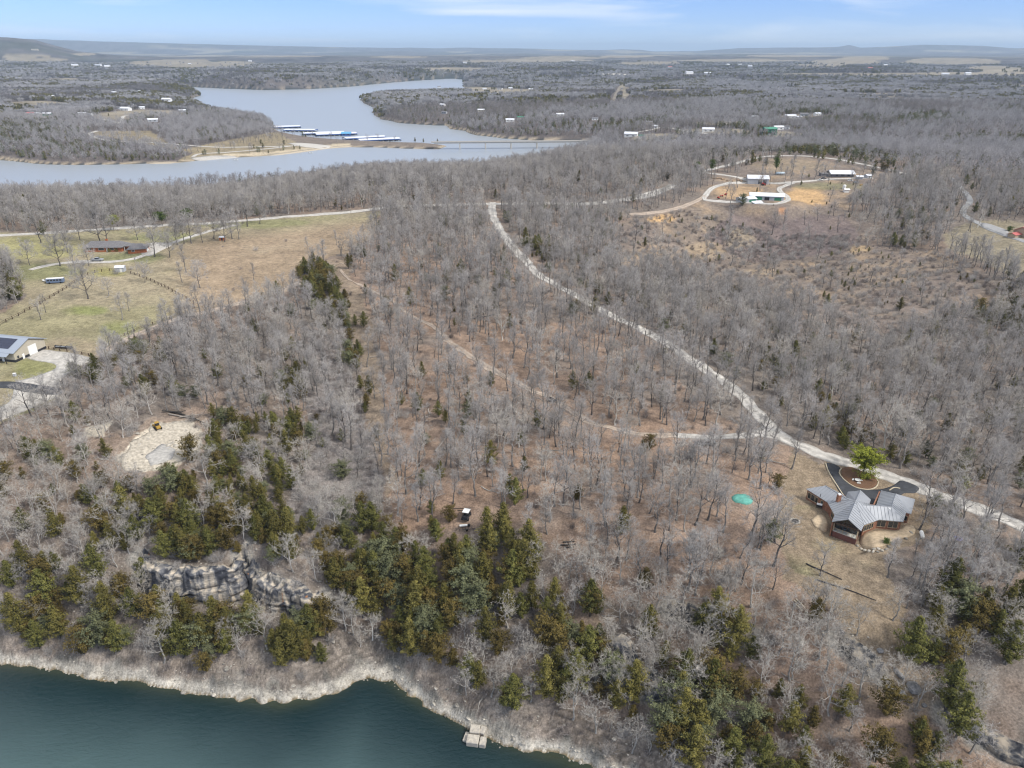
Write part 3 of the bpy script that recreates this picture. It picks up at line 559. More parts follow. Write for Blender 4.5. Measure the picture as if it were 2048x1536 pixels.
def bare_tree(name, H, rng, m1, m2, spread=.42, fork=.33, nl=9, gnarl=.12, tw=1.0, wide=1.0, dens=1.0, lod=0):
    """returns (trunk mesh, crown mesh) of a leafless tree"""
    tr = Geo(); cr = Geo()
    r0 = H*.0135+.05; n = 9; z = np.linspace(0, 1, n)
    P = np.zeros((n, 3)); P[:, 2] = z*H*.86-.3*(z == 0); wob = np.cumsum(rng.normal(size=(n, 2))*H*.012*(1+gnarl*4), 0); P[:, :2] = wob-wob[0]
    Rr = r0*(1-z)**.8+.025; Rr[0] *= 1.45; tr.add(*tube(P, Rr, 6 if lod == 0 else 4))
    starts = []
    for i in range(nl):
        t = fork+(1-fork)*((i+rng.random()*.8)/nl)**.85; t = min(t, .98)
        p = np.array([np.interp(t, z, P[:, k]) for k in range(3)]); rr = np.interp(t, z, Rr)*.62
        a = i*2.4+rng.random()*.8; up = .62+.75*t+rng.normal()*.14
        d = unit(np.array([math.cos(a)*spread*2.3, math.sin(a)*spread*2.3, up])); L = H*(spread*1.05)*(1.12-.50*t)*rng.uniform(.75, 1.2)
        starts.append((p, d, L, max(rr, .04)))
    tw0, twd, twl = [], [], []
    def grow(p, d, L, r, lev):
        ns = 5 if lev == 1 else 4; pts = [p]; dd = d.copy(); dirs = [dd]
        for k in range(ns):
            dd = unit(dd+rng.normal(size=3)*(.16+gnarl*(1.3 if lev == 1 else 1))+np.array([0, 0, .10 if lev < 3 else .02])); pts.append(pts[-1]+dd*L/ns); dirs.append(dd)
        R = np.linspace(r, max(r*.3, .016), ns+1)*(1.12 if lev > 1 else 1)
        (tr if lev == 1 and lod == 0 else cr).add(*tube(pts, R, 4 if lev == 1 and lod == 0 else 3))
        if lev < 2 + (lod == 0):
            nc = int((6 if lev == 1 else 4)*(dens if lev > 1 else 1)+rng.random())
            for c in range(nc):
                t = .22+.78*(c+rng.random())/nc; k = min(int(t*ns), ns-1); q = pts[k]+(pts[k+1]-pts[k])*(t*ns-k)
                ax = unit(np.cross(dirs[k], rng.normal(size=3))); nd = unit(dirs[k]*.75+ax*rng.uniform(.5, .95)+np.array([0, 0, .12]))
                grow(q, nd, L*rng.uniform(.42, .62)*(1.15-.35*t), R[k]*.55, lev+1)
        if lev >= 2:
            nt = int((9 if lod == 0 else 12)*dens)
            for c in range(nt):
                t = rng.uniform(.1, 1); k = min(int(t*ns), ns-1); tw0.append(pts[k]+(pts[k+1]-pts[k])*(t*ns-k))
                twd.append(unit(dirs[k]*.8+rng.normal(size=3)*.55+np.array([0, 0, .15]))); twl.append(rng.uniform(.5, 1.0)*H*(.065 if lod == 0 else .09))
    for p, d, L, r in starts: grow(p, d, L, r, 1)
    ribbons(cr, np.array(tw0), np.array(twd), np.array(twl), (.030 if lod == 0 else .075)*tw, rng)
    if lod == 0:   # second order twiglets
        T0 = np.array(tw0); TD = np.array(twd); TL = np.array(twl); k = rng.integers(0, len(T0), int(len(T0)*1.0))
        f = rng.uniform(.3, 1, len(k))[:, None]; q = T0[k]+TD[k]*TL[k][:, None]*f; nd = TD[k]+rng.normal(size=(len(k), 3))*.6; nd /= np.linalg.norm(nd, axis=1)[:, None]
        ribbons(cr, q, nd, TL[k]*.6, .020*tw, rng)
    return tr.mesh(name+'_trunk', m1, True), cr.mesh(name+'_crown', m2)
def merged(name, a, b):
    va = np.array([v.co for v in a.vertices]); g = Geo()
    me = bpy.data.meshes.new(name); bm = bmesh.new(); bm.from_mesh(a); n1 = len(bm.faces); bm.from_mesh(b); bm.faces.ensure_lookup_table()
    for f in bm.faces[n1:]: f.material_index = 1
    bm.to_mesh(me); bm.free(); me.materials.append(a.materials[0]); me.materials.append(b.materials[0]); return me
def leafy(name, rng, H, Wd, kind, mleaf, mbark, n=2600, leaf=.30, base=.1):
    """evergreen: sprays of small leaf faces clumped along branches through the crown's volume"""
    tr = Geo(); z = np.linspace(0, 1, 5); P = np.zeros((5, 3)); P[:, 2] = z*H*.92-.2*(z == 0); P[:, :2] = np.cumsum(rng.normal(size=(5, 2))*H*.01, 0); tr.add(*tube(P, H*.018*(1-z)+.03, 5))
    cr = Geo(); nb = int(26+H*4); C0, S0, DD = [], [], []
    for i in range(nb):
        t = (i+rng.random())/nb
        if kind == 'cone': rad = Wd/2*(1-t)**.75*(.55+.45*min(1, t*6+.3)); zz = H*(base+(1-base)*t)
        elif kind == 'spire': rad = Wd/2*(1-t**1.7)*(.5+.5*min(1, t*5+.3)); zz = H*(base+(1-base)*t)
        elif kind == 'oval': rad = Wd/2*math.sqrt(max(0, 1-(2*t-.85)**2/1.36)); zz = H*(base+(1-base)*t)
        else: rad = Wd/2*math.sqrt(max(.05, 1-(2*t-1)**2)); zz = H*(base+(1-base)*t)
        a = i*2.399+rng.random(); rad *= rng.uniform(.5, 1.3)
        steps = max(2, int(rad/(.42 if kind != 'pine' else .8))+1)
        for s_ in range(steps):
            f = (s_+.7)/steps
            if kind == 'pine' and f < .5: continue
            c = np.array([math.cos(a)*rad*f, math.sin(a)*rad*f, zz+(f*rad*(.55 if kind != 'pine' else .18))*(1 if kind != 'round' else .4)+rng.normal()*.15])
            C0.append(c+np.array([P[2, 0], P[2, 1], 0])); S0.append((.26+.24*rng.random())*(1+Wd*.07)*(1.35 if kind == 'pine' else 1)); DD.append([math.cos(a), math.sin(a), .9])
            if s_ == 0: tr.add(*tube([np.array([P[2, 0], P[2, 1], zz-.15]), C0[-1]], [.04, .02], 3)) if rng.random() < .5 else None
    C0 = np.array(C0); S0 = np.array(S0); DD = np.array(DD); C0[:, 2] = np.minimum(C0[:, 2], H)
    k = rng.integers(0, len(C0), n); off = rng.normal(size=(n, 3)); off /= np.linalg.norm(off, axis=1)[:, None]; off *= (rng.random(n)**.4)[:, None]*S0[k][:, None]
    q = C0[k]+off*np.array([1, 1, .8]); nrm = off/S0[k][:, None]*1.0+np.array([0, 0, .55])+rng.normal(size=(n, 3))*.45+DD[k]*.3; nrm /= np.linalg.norm(nrm, axis=1)[:, None]
    a1 = np.cross(nrm, rng.normal(size=(n, 3))); a1 /= np.linalg.norm(a1, axis=1)[:, None]; b1 = np.cross(nrm, a1); s1 = (leaf*rng.uniform(.6, 1.3, n))[:, None]
    V = np.stack([q-a1*s1*.5, q-b1*s1*.28, q+a1*s1*.65, q+b1*s1*.28], 1).reshape(-1, 3); b = np.arange(n)*4
    cr.add(V, np.stack([b, b+1, b+2, b+3], -1)); return tr.mesh(name+'_trunk', mbark), cr.mesh(name+'_crown', mleaf)
rng = np.random.default_rng(11)
BARE = [bare_tree('oak', H, rng, m1, m2, spread=sp, fork=fk, nl=nl, gnarl=gn, tw=tw, dens=dn_) for H, m1, m2, sp, fk, nl, gn, tw, dn_ in [
    (13.5, M_bark_d, M_twig, .36, .34, 9, .07, .95, .8), (15, M_bark_m, M_twig, .30, .36, 10, .06, .95, .75), (12, M_bark_d, M_twig, .42, .30, 9, .10, .95, .8), (14, M_bark_m, M_twig, .26, .30, 11, .06, 1.0, .7),
    (11, M_bark_l, M_twig_l, .52, .26, 9, .17, 1.3, .62), (12.5, M_bark_l, M_twig_l, .44, .3, 9, .13, 1.15, .7), (9.5, M_bark_l, M_twig_l, .58, .2, 8, .24, 1.6, .5), (8, M_bark_m, M_twig, .55, .2, 10, .15, 1.1, .8),
    (12.5, M_bark_m, M_twig, .46, .24, 8, .14, 1.0, .55), (16, M_bark_m, M_twig, .24, .5, 8, .08, .9, .6), (10, M_bark_d, M_twig, .34, .28, 7, .12, .85, .5), (7, M_bark_m, M_twig, .28, .25, 8, .10, .8, .6), (15, M_bark_d, M_twig, .50, .22, 12, .10, 1.3, 1.3)]]
BARE_H = [13.5, 15, 12, 14, 11, 12.5, 9.5, 8, 12.5, 16, 10, 7, 15]
CED = [leafy('cedar', rng, H, Wd, kd, ml, M_bark_d, n=n) for H, Wd, kd, ml, n in [
    (7.5, 4.6, 'cone', M_cedar, 3400), (8.5, 5.4, 'spire', M_cedar3, 4400), (6.5, 5.0, 'oval', M_cedar2, 3600), (7, 6.4, 'round', M_blue, 4400), (5.0, 3.4, 'cone', M_cedar2, 2200), (9.5, 5.6, 'spire', M_cedar, 4800)]]
CED_H = [7.5, 8.5, 6.5, 7, 5, 9]
CEDARLO = [merged('cedar_far', *leafy('c', rng, H, Wd, kd, ml, M_bark_d, n=240, leaf=1.0)) for H, Wd, kd, ml in [(8, 5, 'oval', M_cedar), (7, 4.4, 'cone', M_cedar), (9, 5.5, 'oval', M_blue)]]
BAREHI = [merged('bare_'+str(i), a, b) for i, (a, b) in enumerate(BARE)]
CEDHI = [merged('cedar_'+str(i), a, b) for i, (a, b) in enumerate(CED)]
M_twig_fd = bark('brownish_far_twigs', (.26, .235, .22), (.36, .33, .31), .25)
FARB = [merged('far_bare', *bare_tree('f', H, rng, M_bark_d, [M_twig_fd, M_twig_far, M_twig_far][int(sp*10) % 3 if False else (0 if H == 12.5 else 1)], spread=sp, fork=.35, nl=8, dens=1.0, lod=1)) for H, sp in ((12.5, .46), (13.5, .42), (11.5, .50))]
def shrub_mesh(name, rng, H, n, m, w=.03, spread=1.0):
    g = Geo(); P0 = rng.normal(size=(n//5, 3))*np.array([.35*spread, .35*spread, .0]); P0[:, 2] = -.1; D_ = rng.normal(size=(n//5, 3))*.5+np.array([0, 0, 1.1]); D_ /= np.linalg.norm(D_, axis=1)[:, None]
    ribbons(g, P0, D_, rng.uniform(.6, 1, n//5)*H, w*1.6, rng); k = rng.integers(0, n//5, n); f = rng.uniform(.25, .95, n)[:, None]; L = rng.uniform(.3, .6, n)*H*.7
    nd = D_[k]+rng.normal(size=(n, 3))*.55; nd /= np.linalg.norm(nd, axis=1)[:, None]; ribbons(g, P0[k]+D_[k]*f*H*.8, nd, L, w, rng, .25); return g.mesh(name, m)
SHR = [shrub_mesh('brush', rng, 2.6, 260, M_brush, .035), shrub_mesh('brush', rng, 1.8, 200, M_brush, .035, 1.6), shrub_mesh('brush', rng, 3.6, 320, M_twig, .035, 1.3)]
# a far clump: several crowns of one canopy, seen from more than 1.8 km
def clump(rng, R, m):
    g = Geo()
    for i in range(5):
        a = rng.random()*6.28; rr = R*math.sqrt(rng.random())*.8; h = rng.uniform(8, 12.5); c = np.array([math.cos(a)*rr, math.sin(a)*rr, 0]); n = 70
        g.add(*tube([c-[0, 0, 1], c+[0, 0, h*.8]], [.3, .1], 3))
        P0 = c+rng.normal(size=(n, 3))*np.array([.9, .9, 0])+np.array([0, 0, 1])*rng.uniform(h*.35, h*.75, n)[:, None]; D_ = rng.normal(size=(n, 3))*.7+np.array([0, 0, .9]); D_ /= np.linalg.norm(D_, axis=1)[:, None]
        ribbons(g, P0, D_, rng.uniform(2.5, 5, n), .34, rng, .2)
    return g.mesh('far_clump', m)
M_clump = bark('canopy_twigs', (.33, .32, .325), (.44, .43, .43), .25)
M_clump_d = bark('dark_canopy_twigs', (.17, .155, .15), (.26, .24, .235), .3)
M_clump_l = bark('pale_canopy_twigs', (.37, .36, .37), (.50, .485, .49), .25)
CLB = [clump(rng, 9, M_clump_d), clump(rng, 9, M_clump), clump(rng, 9, M_clump_l)]
def cclump(rng):
    g = Geo(); 
    for i in range(6):
        a = rng.random()*6.28; rr = 8*math.sqrt(rng.random()); h = rng.uniform(8, 12); c = np.array([math.cos(a)*rr, math.sin(a)*rr, 0]); n = 60
        o = rng.normal(size=(n, 3)); o /= np.linalg.norm(o, axis=1)[:, None]; q = c+o*np.array([2.4, 2.4, h*.42])+np.array([0, 0, h*.55]); nr_ = o+rng.normal(size=(n, 3))*.4+[0, 0, .3]; a1 = np.cross(nr_, rng.normal(size=(n, 3))); a1 /= np.linalg.norm(a1, axis=1)[:, None]; b1 = np.cross(nr_, a1); b1 /= np.linalg.norm(b1, axis=1)[:, None]
        V = np.stack([q-a1*1.1, q-b1*.8, q+a1*1.1, q+b1*.8], 1).reshape(-1, 3); b = np.arange(n)*4; g.add(V, np.stack([b, b+1, b+2, b+3], -1))
    return g.mesh('far_cedars', M_cedar)
CLC = [cclump(rng) for _ in range(2)]

# ---- where trees stand
CEDZ = [([(1690, 560), (1800, 560), (1800, 690), (1700, 690)], .6), ([(1940, 560), (2048, 575), (2048, 700), (1960, 680)], .6), ([(150, 700), (330, 690), (350, 790), (170, 790)], .35), ([(0, 890), (120, 900), (250, 1000), (250, 1170), (0, 1180)], .52), ([(160, 960), (330, 860), (460, 850), (640, 840), (655, 1000), (560, 1170), (300, 1120), (170, 1000)], .80),
        ([(560, 760), (640, 700), (655, 900), (640, 1010), (560, 940)], .55), ([(585, 550), (650, 530), (720, 560), (740, 640), (735, 880), (765, 930), (745, 950), (700, 800), (690, 660), (640, 640)], .9), ([(730, 855), (768, 860), (768, 935), (735, 930)], .8),
        ([(0, 1150), (300, 1150), (640, 1180), (660, 1340), (300, 1345), (0, 1290)], .82), ([(640, 1080), (760, 1060), (1000, 1040), (1060, 1110), (1200, 1240), (1210, 1330), (1300, 1420), (1200, 1530), (1000, 1420), (850, 1380), (760, 1300), (640, 1180)], .84),
        ([(1150, 1380), (1350, 1340), (1600, 1400), (2048, 1500), (2048, 1700), (1100, 1560)], .66), ([(1380, 1240), (1500, 1240), (1520, 1340), (1380, 1330)], .45), ([(1800, 1180), (2048, 1220), (2048, 1420), (1820, 1380)], .25),
        ([(1470, 690), (1690, 740), (1720, 900), (1560, 850)], .3), ([(1560, 285), (1600, 290), (1730, 300), (1800, 335), (1790, 350), (1700, 330), (1560, 308)], .85), ([(1860, 540), (2048, 560), (2048, 690), (1880, 600)], .7),
        ([(1040, 485), (1120, 490), (1110, 530), (1050, 520)], .5), ([(0, 380), (140, 375), (300, 400), (140, 440), (0, 440)], .3), ([(0, 515), (45, 530), (40, 600), (0, 600)], .7), ([(850, 740), (960, 750), (950, 900), (860, 880)], .25), ([(1420, 690), (1480, 720), (1420, 760)], .25),
        ([(1760, 440), (1850, 430), (1850, 500), (1780, 500)], .3), ([(0, 250), (120, 235), (110, 265), (0, 310)], .75), ([(0, 318), (0, 290), (110, 295), (90, 322)], .5), ([(740, 185), (800, 175), (1100, 230), (1100, 270), (940, 262), (760, 222)], .28), ([(380, 185), (400, 195), (470, 235), (440, 235), (370, 210)], .6)]
def ced_prob(px, py, x, y, r):
    p = np.where(r < 700, .05, .14)+0*px
    n = fbm(x, y, 90, 3, 101); p = np.where((r > 700), np.clip(.17+n*1.2*(r > 900), .02, .9), p)
    p = np.where((py > 640) & (py < 1060) & (px > 780) & (px < 1500), .015, p)
    for poly, v in CEDZ:
        m = inpoly(px, py, poly); p = np.where(m, v*(.75+.9*np.clip(fbm(x, y, 14, 2, 103), -.5, .5)), p)
    return p
def grid_pts(r0, r1, step, amax, seed, jit=.42):
    rg = np.random.default_rng(seed); xs = np.arange(-r1*math.sin(amax), r1*math.sin(amax), step); ys = np.arange(max(40, r0*.6), r1, step); X, Y = np.meshgrid(xs, ys); X = X.ravel()+rg.uniform(-jit, jit, X.size)*step; Y = Y.ravel()+rg.uniform(-jit, jit, Y.size)*step
    R = np.hypot(X, Y); k = (R >= r0) & (R < r1) & (np.abs(np.arctan2(X, Y)) < amax); return X[k], Y[k]
def gridval(A, x, y):
    r = np.hypot(x, y); a = np.arctan2(x, y); i = np.clip(np.interp(r, RR, np.arange(len(RR))).round().astype(int), 0, len(RR)-1); j = np.clip(((a-AZ[0])/(AZ[1]-AZ[0])).round().astype(int), 0, NAZ-1); return A[i, j]
KEEP = []
VIL = [(150, 132, 40, 'w', 'w'), (197, 132, 48, 'w', 'w'), (215, 134, 34, 'w', 'w'), (118, 151, 14, 'w', 'g'), (157, 161, 16, 'g', 'g'), (165, 188, 16, 'w', 'w'), (172, 190, 12, 'g', 'g'), (205, 192, 13, 'c', 'g'), (228, 187, 18, 'w', 'w'), (281, 184, 12, 'c', 'w'), (313, 192, 12, 'w', 'g'), (334, 202, 24, 'w', 'w'), (343, 206, 12, 'g', 'w'), (252, 221, 22, 'w', 'w'), (240, 218, 14, 'w', 'g'), (283, 218, 14, 'w', 'w'), (263, 212, 12, 'g', 'g'), (62, 230, 15, 'w', 'p'), (76, 230, 12, 'w', 'w'), (95, 231, 16, 'gr', 'w'), (165, 230, 14, 'w', 'w'), (180, 231, 12, 'w', 'g'), (365, 224, 14, 'g', 'w'), (306, 243, 18, 'g', 'w'), (345, 190, 11, 'w', 'g'), (105, 195, 14, 'w', 'w'),
       (878, 175, 14, 'w', 'g'), (969, 179, 15, 'w', 'w'), (1000, 179, 18, 'w', 'g'), (1021, 178, 14, 'w', 'w'), (1062, 180, 16, 'w', 'w'), (885, 212, 13, 'w', 'w'), (889, 227, 12, 'g', 'g'), (962, 223, 15, 'c', 'w'), (1020, 243, 17, 'w', 'w'), (1041, 238, 13, 'c', 'gr'), (1108, 233, 12, 'c', 'g'), (1120, 232, 16, 'w', 'w'), (1298, 248, 16, 'c', 'g'), (1262, 273, 28, 'w', 'w'), (1283, 276, 12, 'w', 'gr'), (1416, 263, 24, 'w', 'w'), (1556, 259, 20, 'w', 'w'), (1572, 258, 14, 'w', 'g'), (1580, 236, 26, 'w', 'w'), (1608, 232, 20, 'g', 'g'), (1634, 231, 17, 'w', 'w'), (1597, 238, 14, 'w', 'w'), (1508, 237, 14, 'g', 'w'), (1310, 256, 14, 'w', 'w'), (1190, 240, 12, 'w', 'g'), (1118, 188, 16, 'w', 'w'),
       (1455, 131, 30, 'w', 'w'), (1480, 131, 24, 'w', 'w'), (1378, 148, 40, 'w', 'w'), (1415, 149, 30, 'w', 'w'), (1770, 132, 40, 'c', 'w'), (1890, 151, 30, 'w', 'w'), (1935, 150, 26, 'w', 'w'), (1340, 136, 26, 'w', 'p'), (1740, 139, 24, 'c', 'p'), (500, 123, 26, 'w', 'w'), (1145, 124, 34, 'w', 'w'), (930, 127, 26, 'w', 'w'), (70, 101, 50, 'c', 'c'), (380, 130, 20, 'c', 'w'), (1500, 134, 24, 'w', 'w')]
VP = []      # circles kept clear: (x, y, r)
def clearpx(px, py, r): p = hit(px, py); KEEP.append((p.x, p.y, r))
for a in [(1722, 1030, 15), (1690, 1010, 12), (1770, 1020, 12), (1640, 1000, 9), (1725, 960, 11), (1690, 945, 6), (933, 1050, 8), (300, 900, 9), (1640, 1060, 8), (1655, 1085, 6), (1700, 1105, 9), (1750, 1095, 8), (1725, 1125, 7), (1790, 1080, 6), (345, 875, 8), (285, 930, 7), (265, 905, 6), (760, 1000, 0), (1485, 998, 6), (1492, 1030, 7), (1480, 1050, 5), (1413, 905, 6), (315, 855, 5), (1413, 888, 6), (1105, 802, 4), (30, 700, 16), (225, 490, 22), (105, 562, 9), (195, 520, 7), (445, 477, 4), (242, 538, 4),
          (1515, 360, 16), (1530, 398, 22), (1500, 400, 18), (1680, 345, 24), (1720, 355, 18), (1480, 360, 14), (2035, 465, 20), (1935, 490, 14), (1590, 1043, 4), (890, 880, 5), (1135, 1088, 4), (1680, 1160, 5), (1598, 1213, 4), (955, 1475, 5), (870, 875, 4)]: clearpx(*a)
for a, b in [(1540, 864), (1500, 868), (1460, 873), (1420, 875), (1380, 873), (1340, 871), (1300, 869), (1260, 864), (1225, 857), (1190, 847), (1155, 830), (1130, 815), (1100, 797), (1060, 780), (1020, 757), (975, 735), (935, 708)]:
    p = hit(a, b); u = Vector((-p.x, -p.y)).normalized(); KEEP.append((p.x+u.x*5, p.y+u.y*5, 3.6))
VIL = [(a, b, (L*.75 if a > 1200 and 228 < b < 280 else L), *w) for a, b, L, *w in VIL]
for a, b, L, *_ in VIL:
    p = hit(a, b); u = Vector((-p.x, -p.y)).normalized(); KEEP.append((p.x, p.y, L*1.0)); rr = p.length
    for k in (1, 2, 3): KEEP.append((p.x+u.x*L*.8*k*min(2.2, rr/900), p.y+u.y*L*.8*k*min(2.2, rr/900), L*.9))
for k in range(0, 260, 14): p = at(545+k, 262+k*.075, 0); KEEP.append((p.x, p.y, 16))
def site_ok(x, y, rm=1.6):
    z = gz(x, y); dn = np.where(np.hypot(x, y) < 400, gridval(DN, x, y), 200); dl = gridval(DL, x, y); r = np.hypot(x, y)
    ok = (z > .8) & (dn > 3.6+2*fbm(x, y, 20, 2, 99)) & (dl > np.where(r > 1500, 4, 8))
    for c, hw, r0 in ROADS:
        b0 = c.min(0)-12; b1 = c.max(0)+12; m = ok & (x > b0[0]) & (x < b1[0]) & (y > b0[1]) & (y < b1[1])
        if m.any(): ok[m] &= segdist(x[m], y[m], c[::(2 if len(c) > 60 else 1)])[0] > hw+rm+(r[m]*.0025)
    for cx, cy_, cr_ in KEEP: ok &= (x-cx)**2+(y-cy_)**2 > cr_*cr_
    return ok, z, dn, dl, r
PADPOLY = [r[0] for r in ROADS if r[1] == .5]
CLIFFVIEW = [(285, 1130), (480, 1115), (560, 1140), (670, 1190), (665, 1255), (570, 1270), (480, 1225), (430, 1250), (380, 1225), (300, 1212)]
def density(x, y, z, r):
    M = masks(x, y, z); px, py = M['px'], M['py']; d = np.ones(len(x))
    n = fbm(x, y, 35, 3, 111)
    d = np.where(M['redleaf'] & (r < 420), .86+n*.5, d)
    d = np.where(M['strip'] | M['thicket'], np.where(M['thicket'], .55, .10), d)
    d = np.where(M['clear'], .035, d); d = np.where(M['thick'], .10, d); d = np.where(M['yard'], np.where(M['py'] > 1260, .35, .05), d); d = np.where(M['rightlawn'], .05, d); d = np.where(M['pad'] | M['pad2'], 0, d); d = np.where(M['padslope'], .12, d)
    mead = M['meadow'] & ~M['leftwood']; d = np.where(mead, .0, d); d = np.where(M['camp'], .22, d); d = np.where(M['field'] , .02, d); d = np.where(M['causeway'], .03, d)
    d = np.where(inpoly(px, py, CLIFFVIEW), .0, d)
    for p in PADPOLY: d = np.where(inpoly(x, y, p), 0, d)
    return d, M, px, py
pts = dict(bare=[], cedar=[])
rg = np.random.default_rng(5)
def scatter(r0, r1, step, seed):
    x, y = grid_pts(r0, r1, step, math.radians(42), seed); ok, z, dn, dl, r = site_ok(x, y); x, y = x[ok], y[ok]; z = gz(x, y); r = np.hypot(x, y)
    d, M, px, py = density(x, y, z, r); k = rg.random(len(x)) < d; x, y, z, r, px, py = x[k], y[k], z[k], r[k], px[k], py[k]
    cp = ced_prob(px, py, x, y, r); cp = np.where(M['thicket'][k], .12, cp); c = rg.random(len(x)) < cp; return x, y, z, r, px, py, c
x, y, z, r, px, py, c = scatter(85, 760, 5.4, 1)
dens_c = rg.random(len(x))
NB = np.column_stack([x, y, z, px, py])[~c]; NC = np.column_stack([x, y, z, px, py])[c]
# extra cedars in the dense belts
x, y, z, r, px, py, c = scatter(85, 420, 3.7, 2); NC = np.vstack([NC, np.column_stack([x, y, z, px, py])[c & (rg.random(len(x)) < .9)]])
x, y, z, r, px, py, c = scatter(85, 330, 6.0, 3); k = ~c & (px > 1080) & (py > 1110) & (rg.random(len(x)) < .8); NB = np.vstack([NB, np.column_stack([x, y, z, px, py])[k]])
x, y, z, r, px, py, c = scatter(85, 330, 6.5, 4); k = ~c & (px < 700) & (py > 1000) & (rg.random(len(x)) < .7); NB = np.vstack([NB, np.column_stack([x, y, z, px, py])[k]])
def slope_pale(P):   # pale gnarled oaks of the bluff and the bank below the plateau
    px, py = P[:, 3], P[:, 4]; edge = np.interp(px, [0, 300, 640, 800, 1000, 1200, 1400, 1700, 2048], [830, 850, 900, 1040, 1080, 1150, 1200, 1230, 1230])
    return py > edge
pale = slope_pale(NB)
vb = np.where(pale, rg.choice([4, 5, 6, 7], len(NB), p=[.3, .25, .3, .15]), np.where(rg.random(len(NB)) < .10, 5, rg.choice([0, 1, 2, 3, 8, 9, 10, 11], len(NB), p=[.12, .14, .1, .16, .16, .1, .12, .1])))
shore_small = (NB[:, 3] < 1300) & pale
sb = rg.uniform(.62, 1.2, len(NB))*np.where(pale, .88, 1.0); rb = rg.uniform(0, 6.28, len(NB))
vc = rg.choice(6, len(NC), p=[.2, .24, .18, .12, .12, .14]); sc2 = rg.uniform(.6, 1.3, len(NC))*np.where(NC[:, 4] < 1040, .75, np.where(NC[:, 4] > 1150, 1.2, 1.05))*np.where((NC[:, 1] > 330), 1.15, 1); rc = rg.uniform(0, 6.28, len(NC))
# hand-placed trees of the photograph: (kind, pixel of the foot, height)
EXTRA_B = []
for (a, b, h, v) in [(82, 485, 13, 2), (100, 450, 9, 2), (60, 530, 9, 2), (120, 532, 12, 0), (150, 545, 11, 3), (178, 532, 8, 2), (200, 488, 17, 2), (215, 488, 15, 0), (130, 490, 9, 2), (135, 505, 10, 2), (176, 598, 12, 0), (82, 640, 9, 2), (92, 625, 8, 0), (217, 592, 6, 7), (258, 622, 9, 1), (245, 640, 12, 1), (290, 565, 7, 0), (309, 514, 14, 0), (340, 515, 9, 2), (355, 490, 10, 2), (368, 488, 10, 0), (383, 487, 12, 0), (405, 485, 9, 2), (428, 478, 10, 0), (450, 484, 10, 2), (465, 478, 12, 0), (478, 478, 10, 3), (495, 453, 14, 0), (520, 448, 12, 0), (400, 576, 9, 2), (372, 545, 11, 3), (365, 565, 8, 3), (508, 560, 9, 3), (617, 505, 9, 3), (673, 490, 9, 3),
                       (65, 834, 13, 2), (77, 840, 8, 3), (100, 833, 10, 3), (140, 822, 13, 2), (132, 845, 10, 3), (18, 870, 10, 2), (90, 800, 0, 0), (40, 905, 10, 2), (545, 430, 12, 0), (575, 428, 12, 0), (330, 440, 12, 0), (270, 455, 12, 2), (350, 465, 12, 0), (390, 445, 11, 2), (160, 480, 10, 2), (275, 480, 9, 2),
                       (1583, 938, 13, 3), (1540, 905, 12, 3), (1488, 908, 13, 3), (1470, 922, 11, 3), (1430, 930, 12, 3), (1512, 898, 12, 3), (1532, 945, 10, 3), (1855, 1008, 12, 0), (1905, 1020, 12, 3), (1838, 1060, 13, 2), (1390, 1050, 14, 2), (1415, 1040, 14, 0), (1500, 1070, 15, 2), (1520, 1100, 12, 2), (1775, 1155, 11, 3), (1550, 1085, 14, 2), (1380, 975, 13, 0), (1325, 970, 12, 0), (1360, 955, 12, 0), (1625, 1230, 10, 2), (1640, 1150, 9, 2), (1880, 1100, 10, 2), (1705, 1000, 0, 0),
                       (1415, 372, 11, 3), (1424, 372, 11, 0), (1452, 345, 12, 3), (1460, 344, 12, 3), (1470, 346, 12, 0), (1492, 338, 12, 3), (1523, 349, 13, 3), (1530, 345, 12, 0), (1568, 365, 13, 3), (1582, 353, 18, 3), (1580, 375, 12, 3), (1600, 370, 15, 3), (1628, 360, 17, 3), (1648, 360, 13, 2), (1670, 350, 12, 0), (1725, 352, 12, 2), (1740, 365, 14, 2), (1690, 330, 12, 3), (1655, 372, 10, 3), (1560, 350, 10, 3),
                       (2006, 560, 14, 3), (1960, 535, 13, 3), (1946, 525, 12, 3), (1905, 520, 12, 3), (1925, 515, 11, 3), (1990, 545, 13, 3), (2020, 580, 13, 3), (1915, 560, 12, 3), (1885, 545, 12, 0), (2035, 590, 12, 3)]:
    if h: EXTRA_B.append((a, b, h, v))
EXTRA_B = [(a, b, h*(1.35 if a < 500 and b < 600 else 1), 12 if a < 540 and b < 600 and v in (0, 2) else v) for a, b, h, v in EXTRA_B]
eb = np.array([list(hit(a, b))+[a, b] for a, b, h, v in EXTRA_B]); nE = len(eb)
NB = np.vstack([eb, NB]); vb = np.concatenate([[v for *_, v in EXTRA_B], vb]); sb = np.concatenate([[h/BARE_H[v] for _, _, h, v in EXTRA_B], sb]); rb = np.concatenate([rg.uniform(0, 6.28, nE), rb])
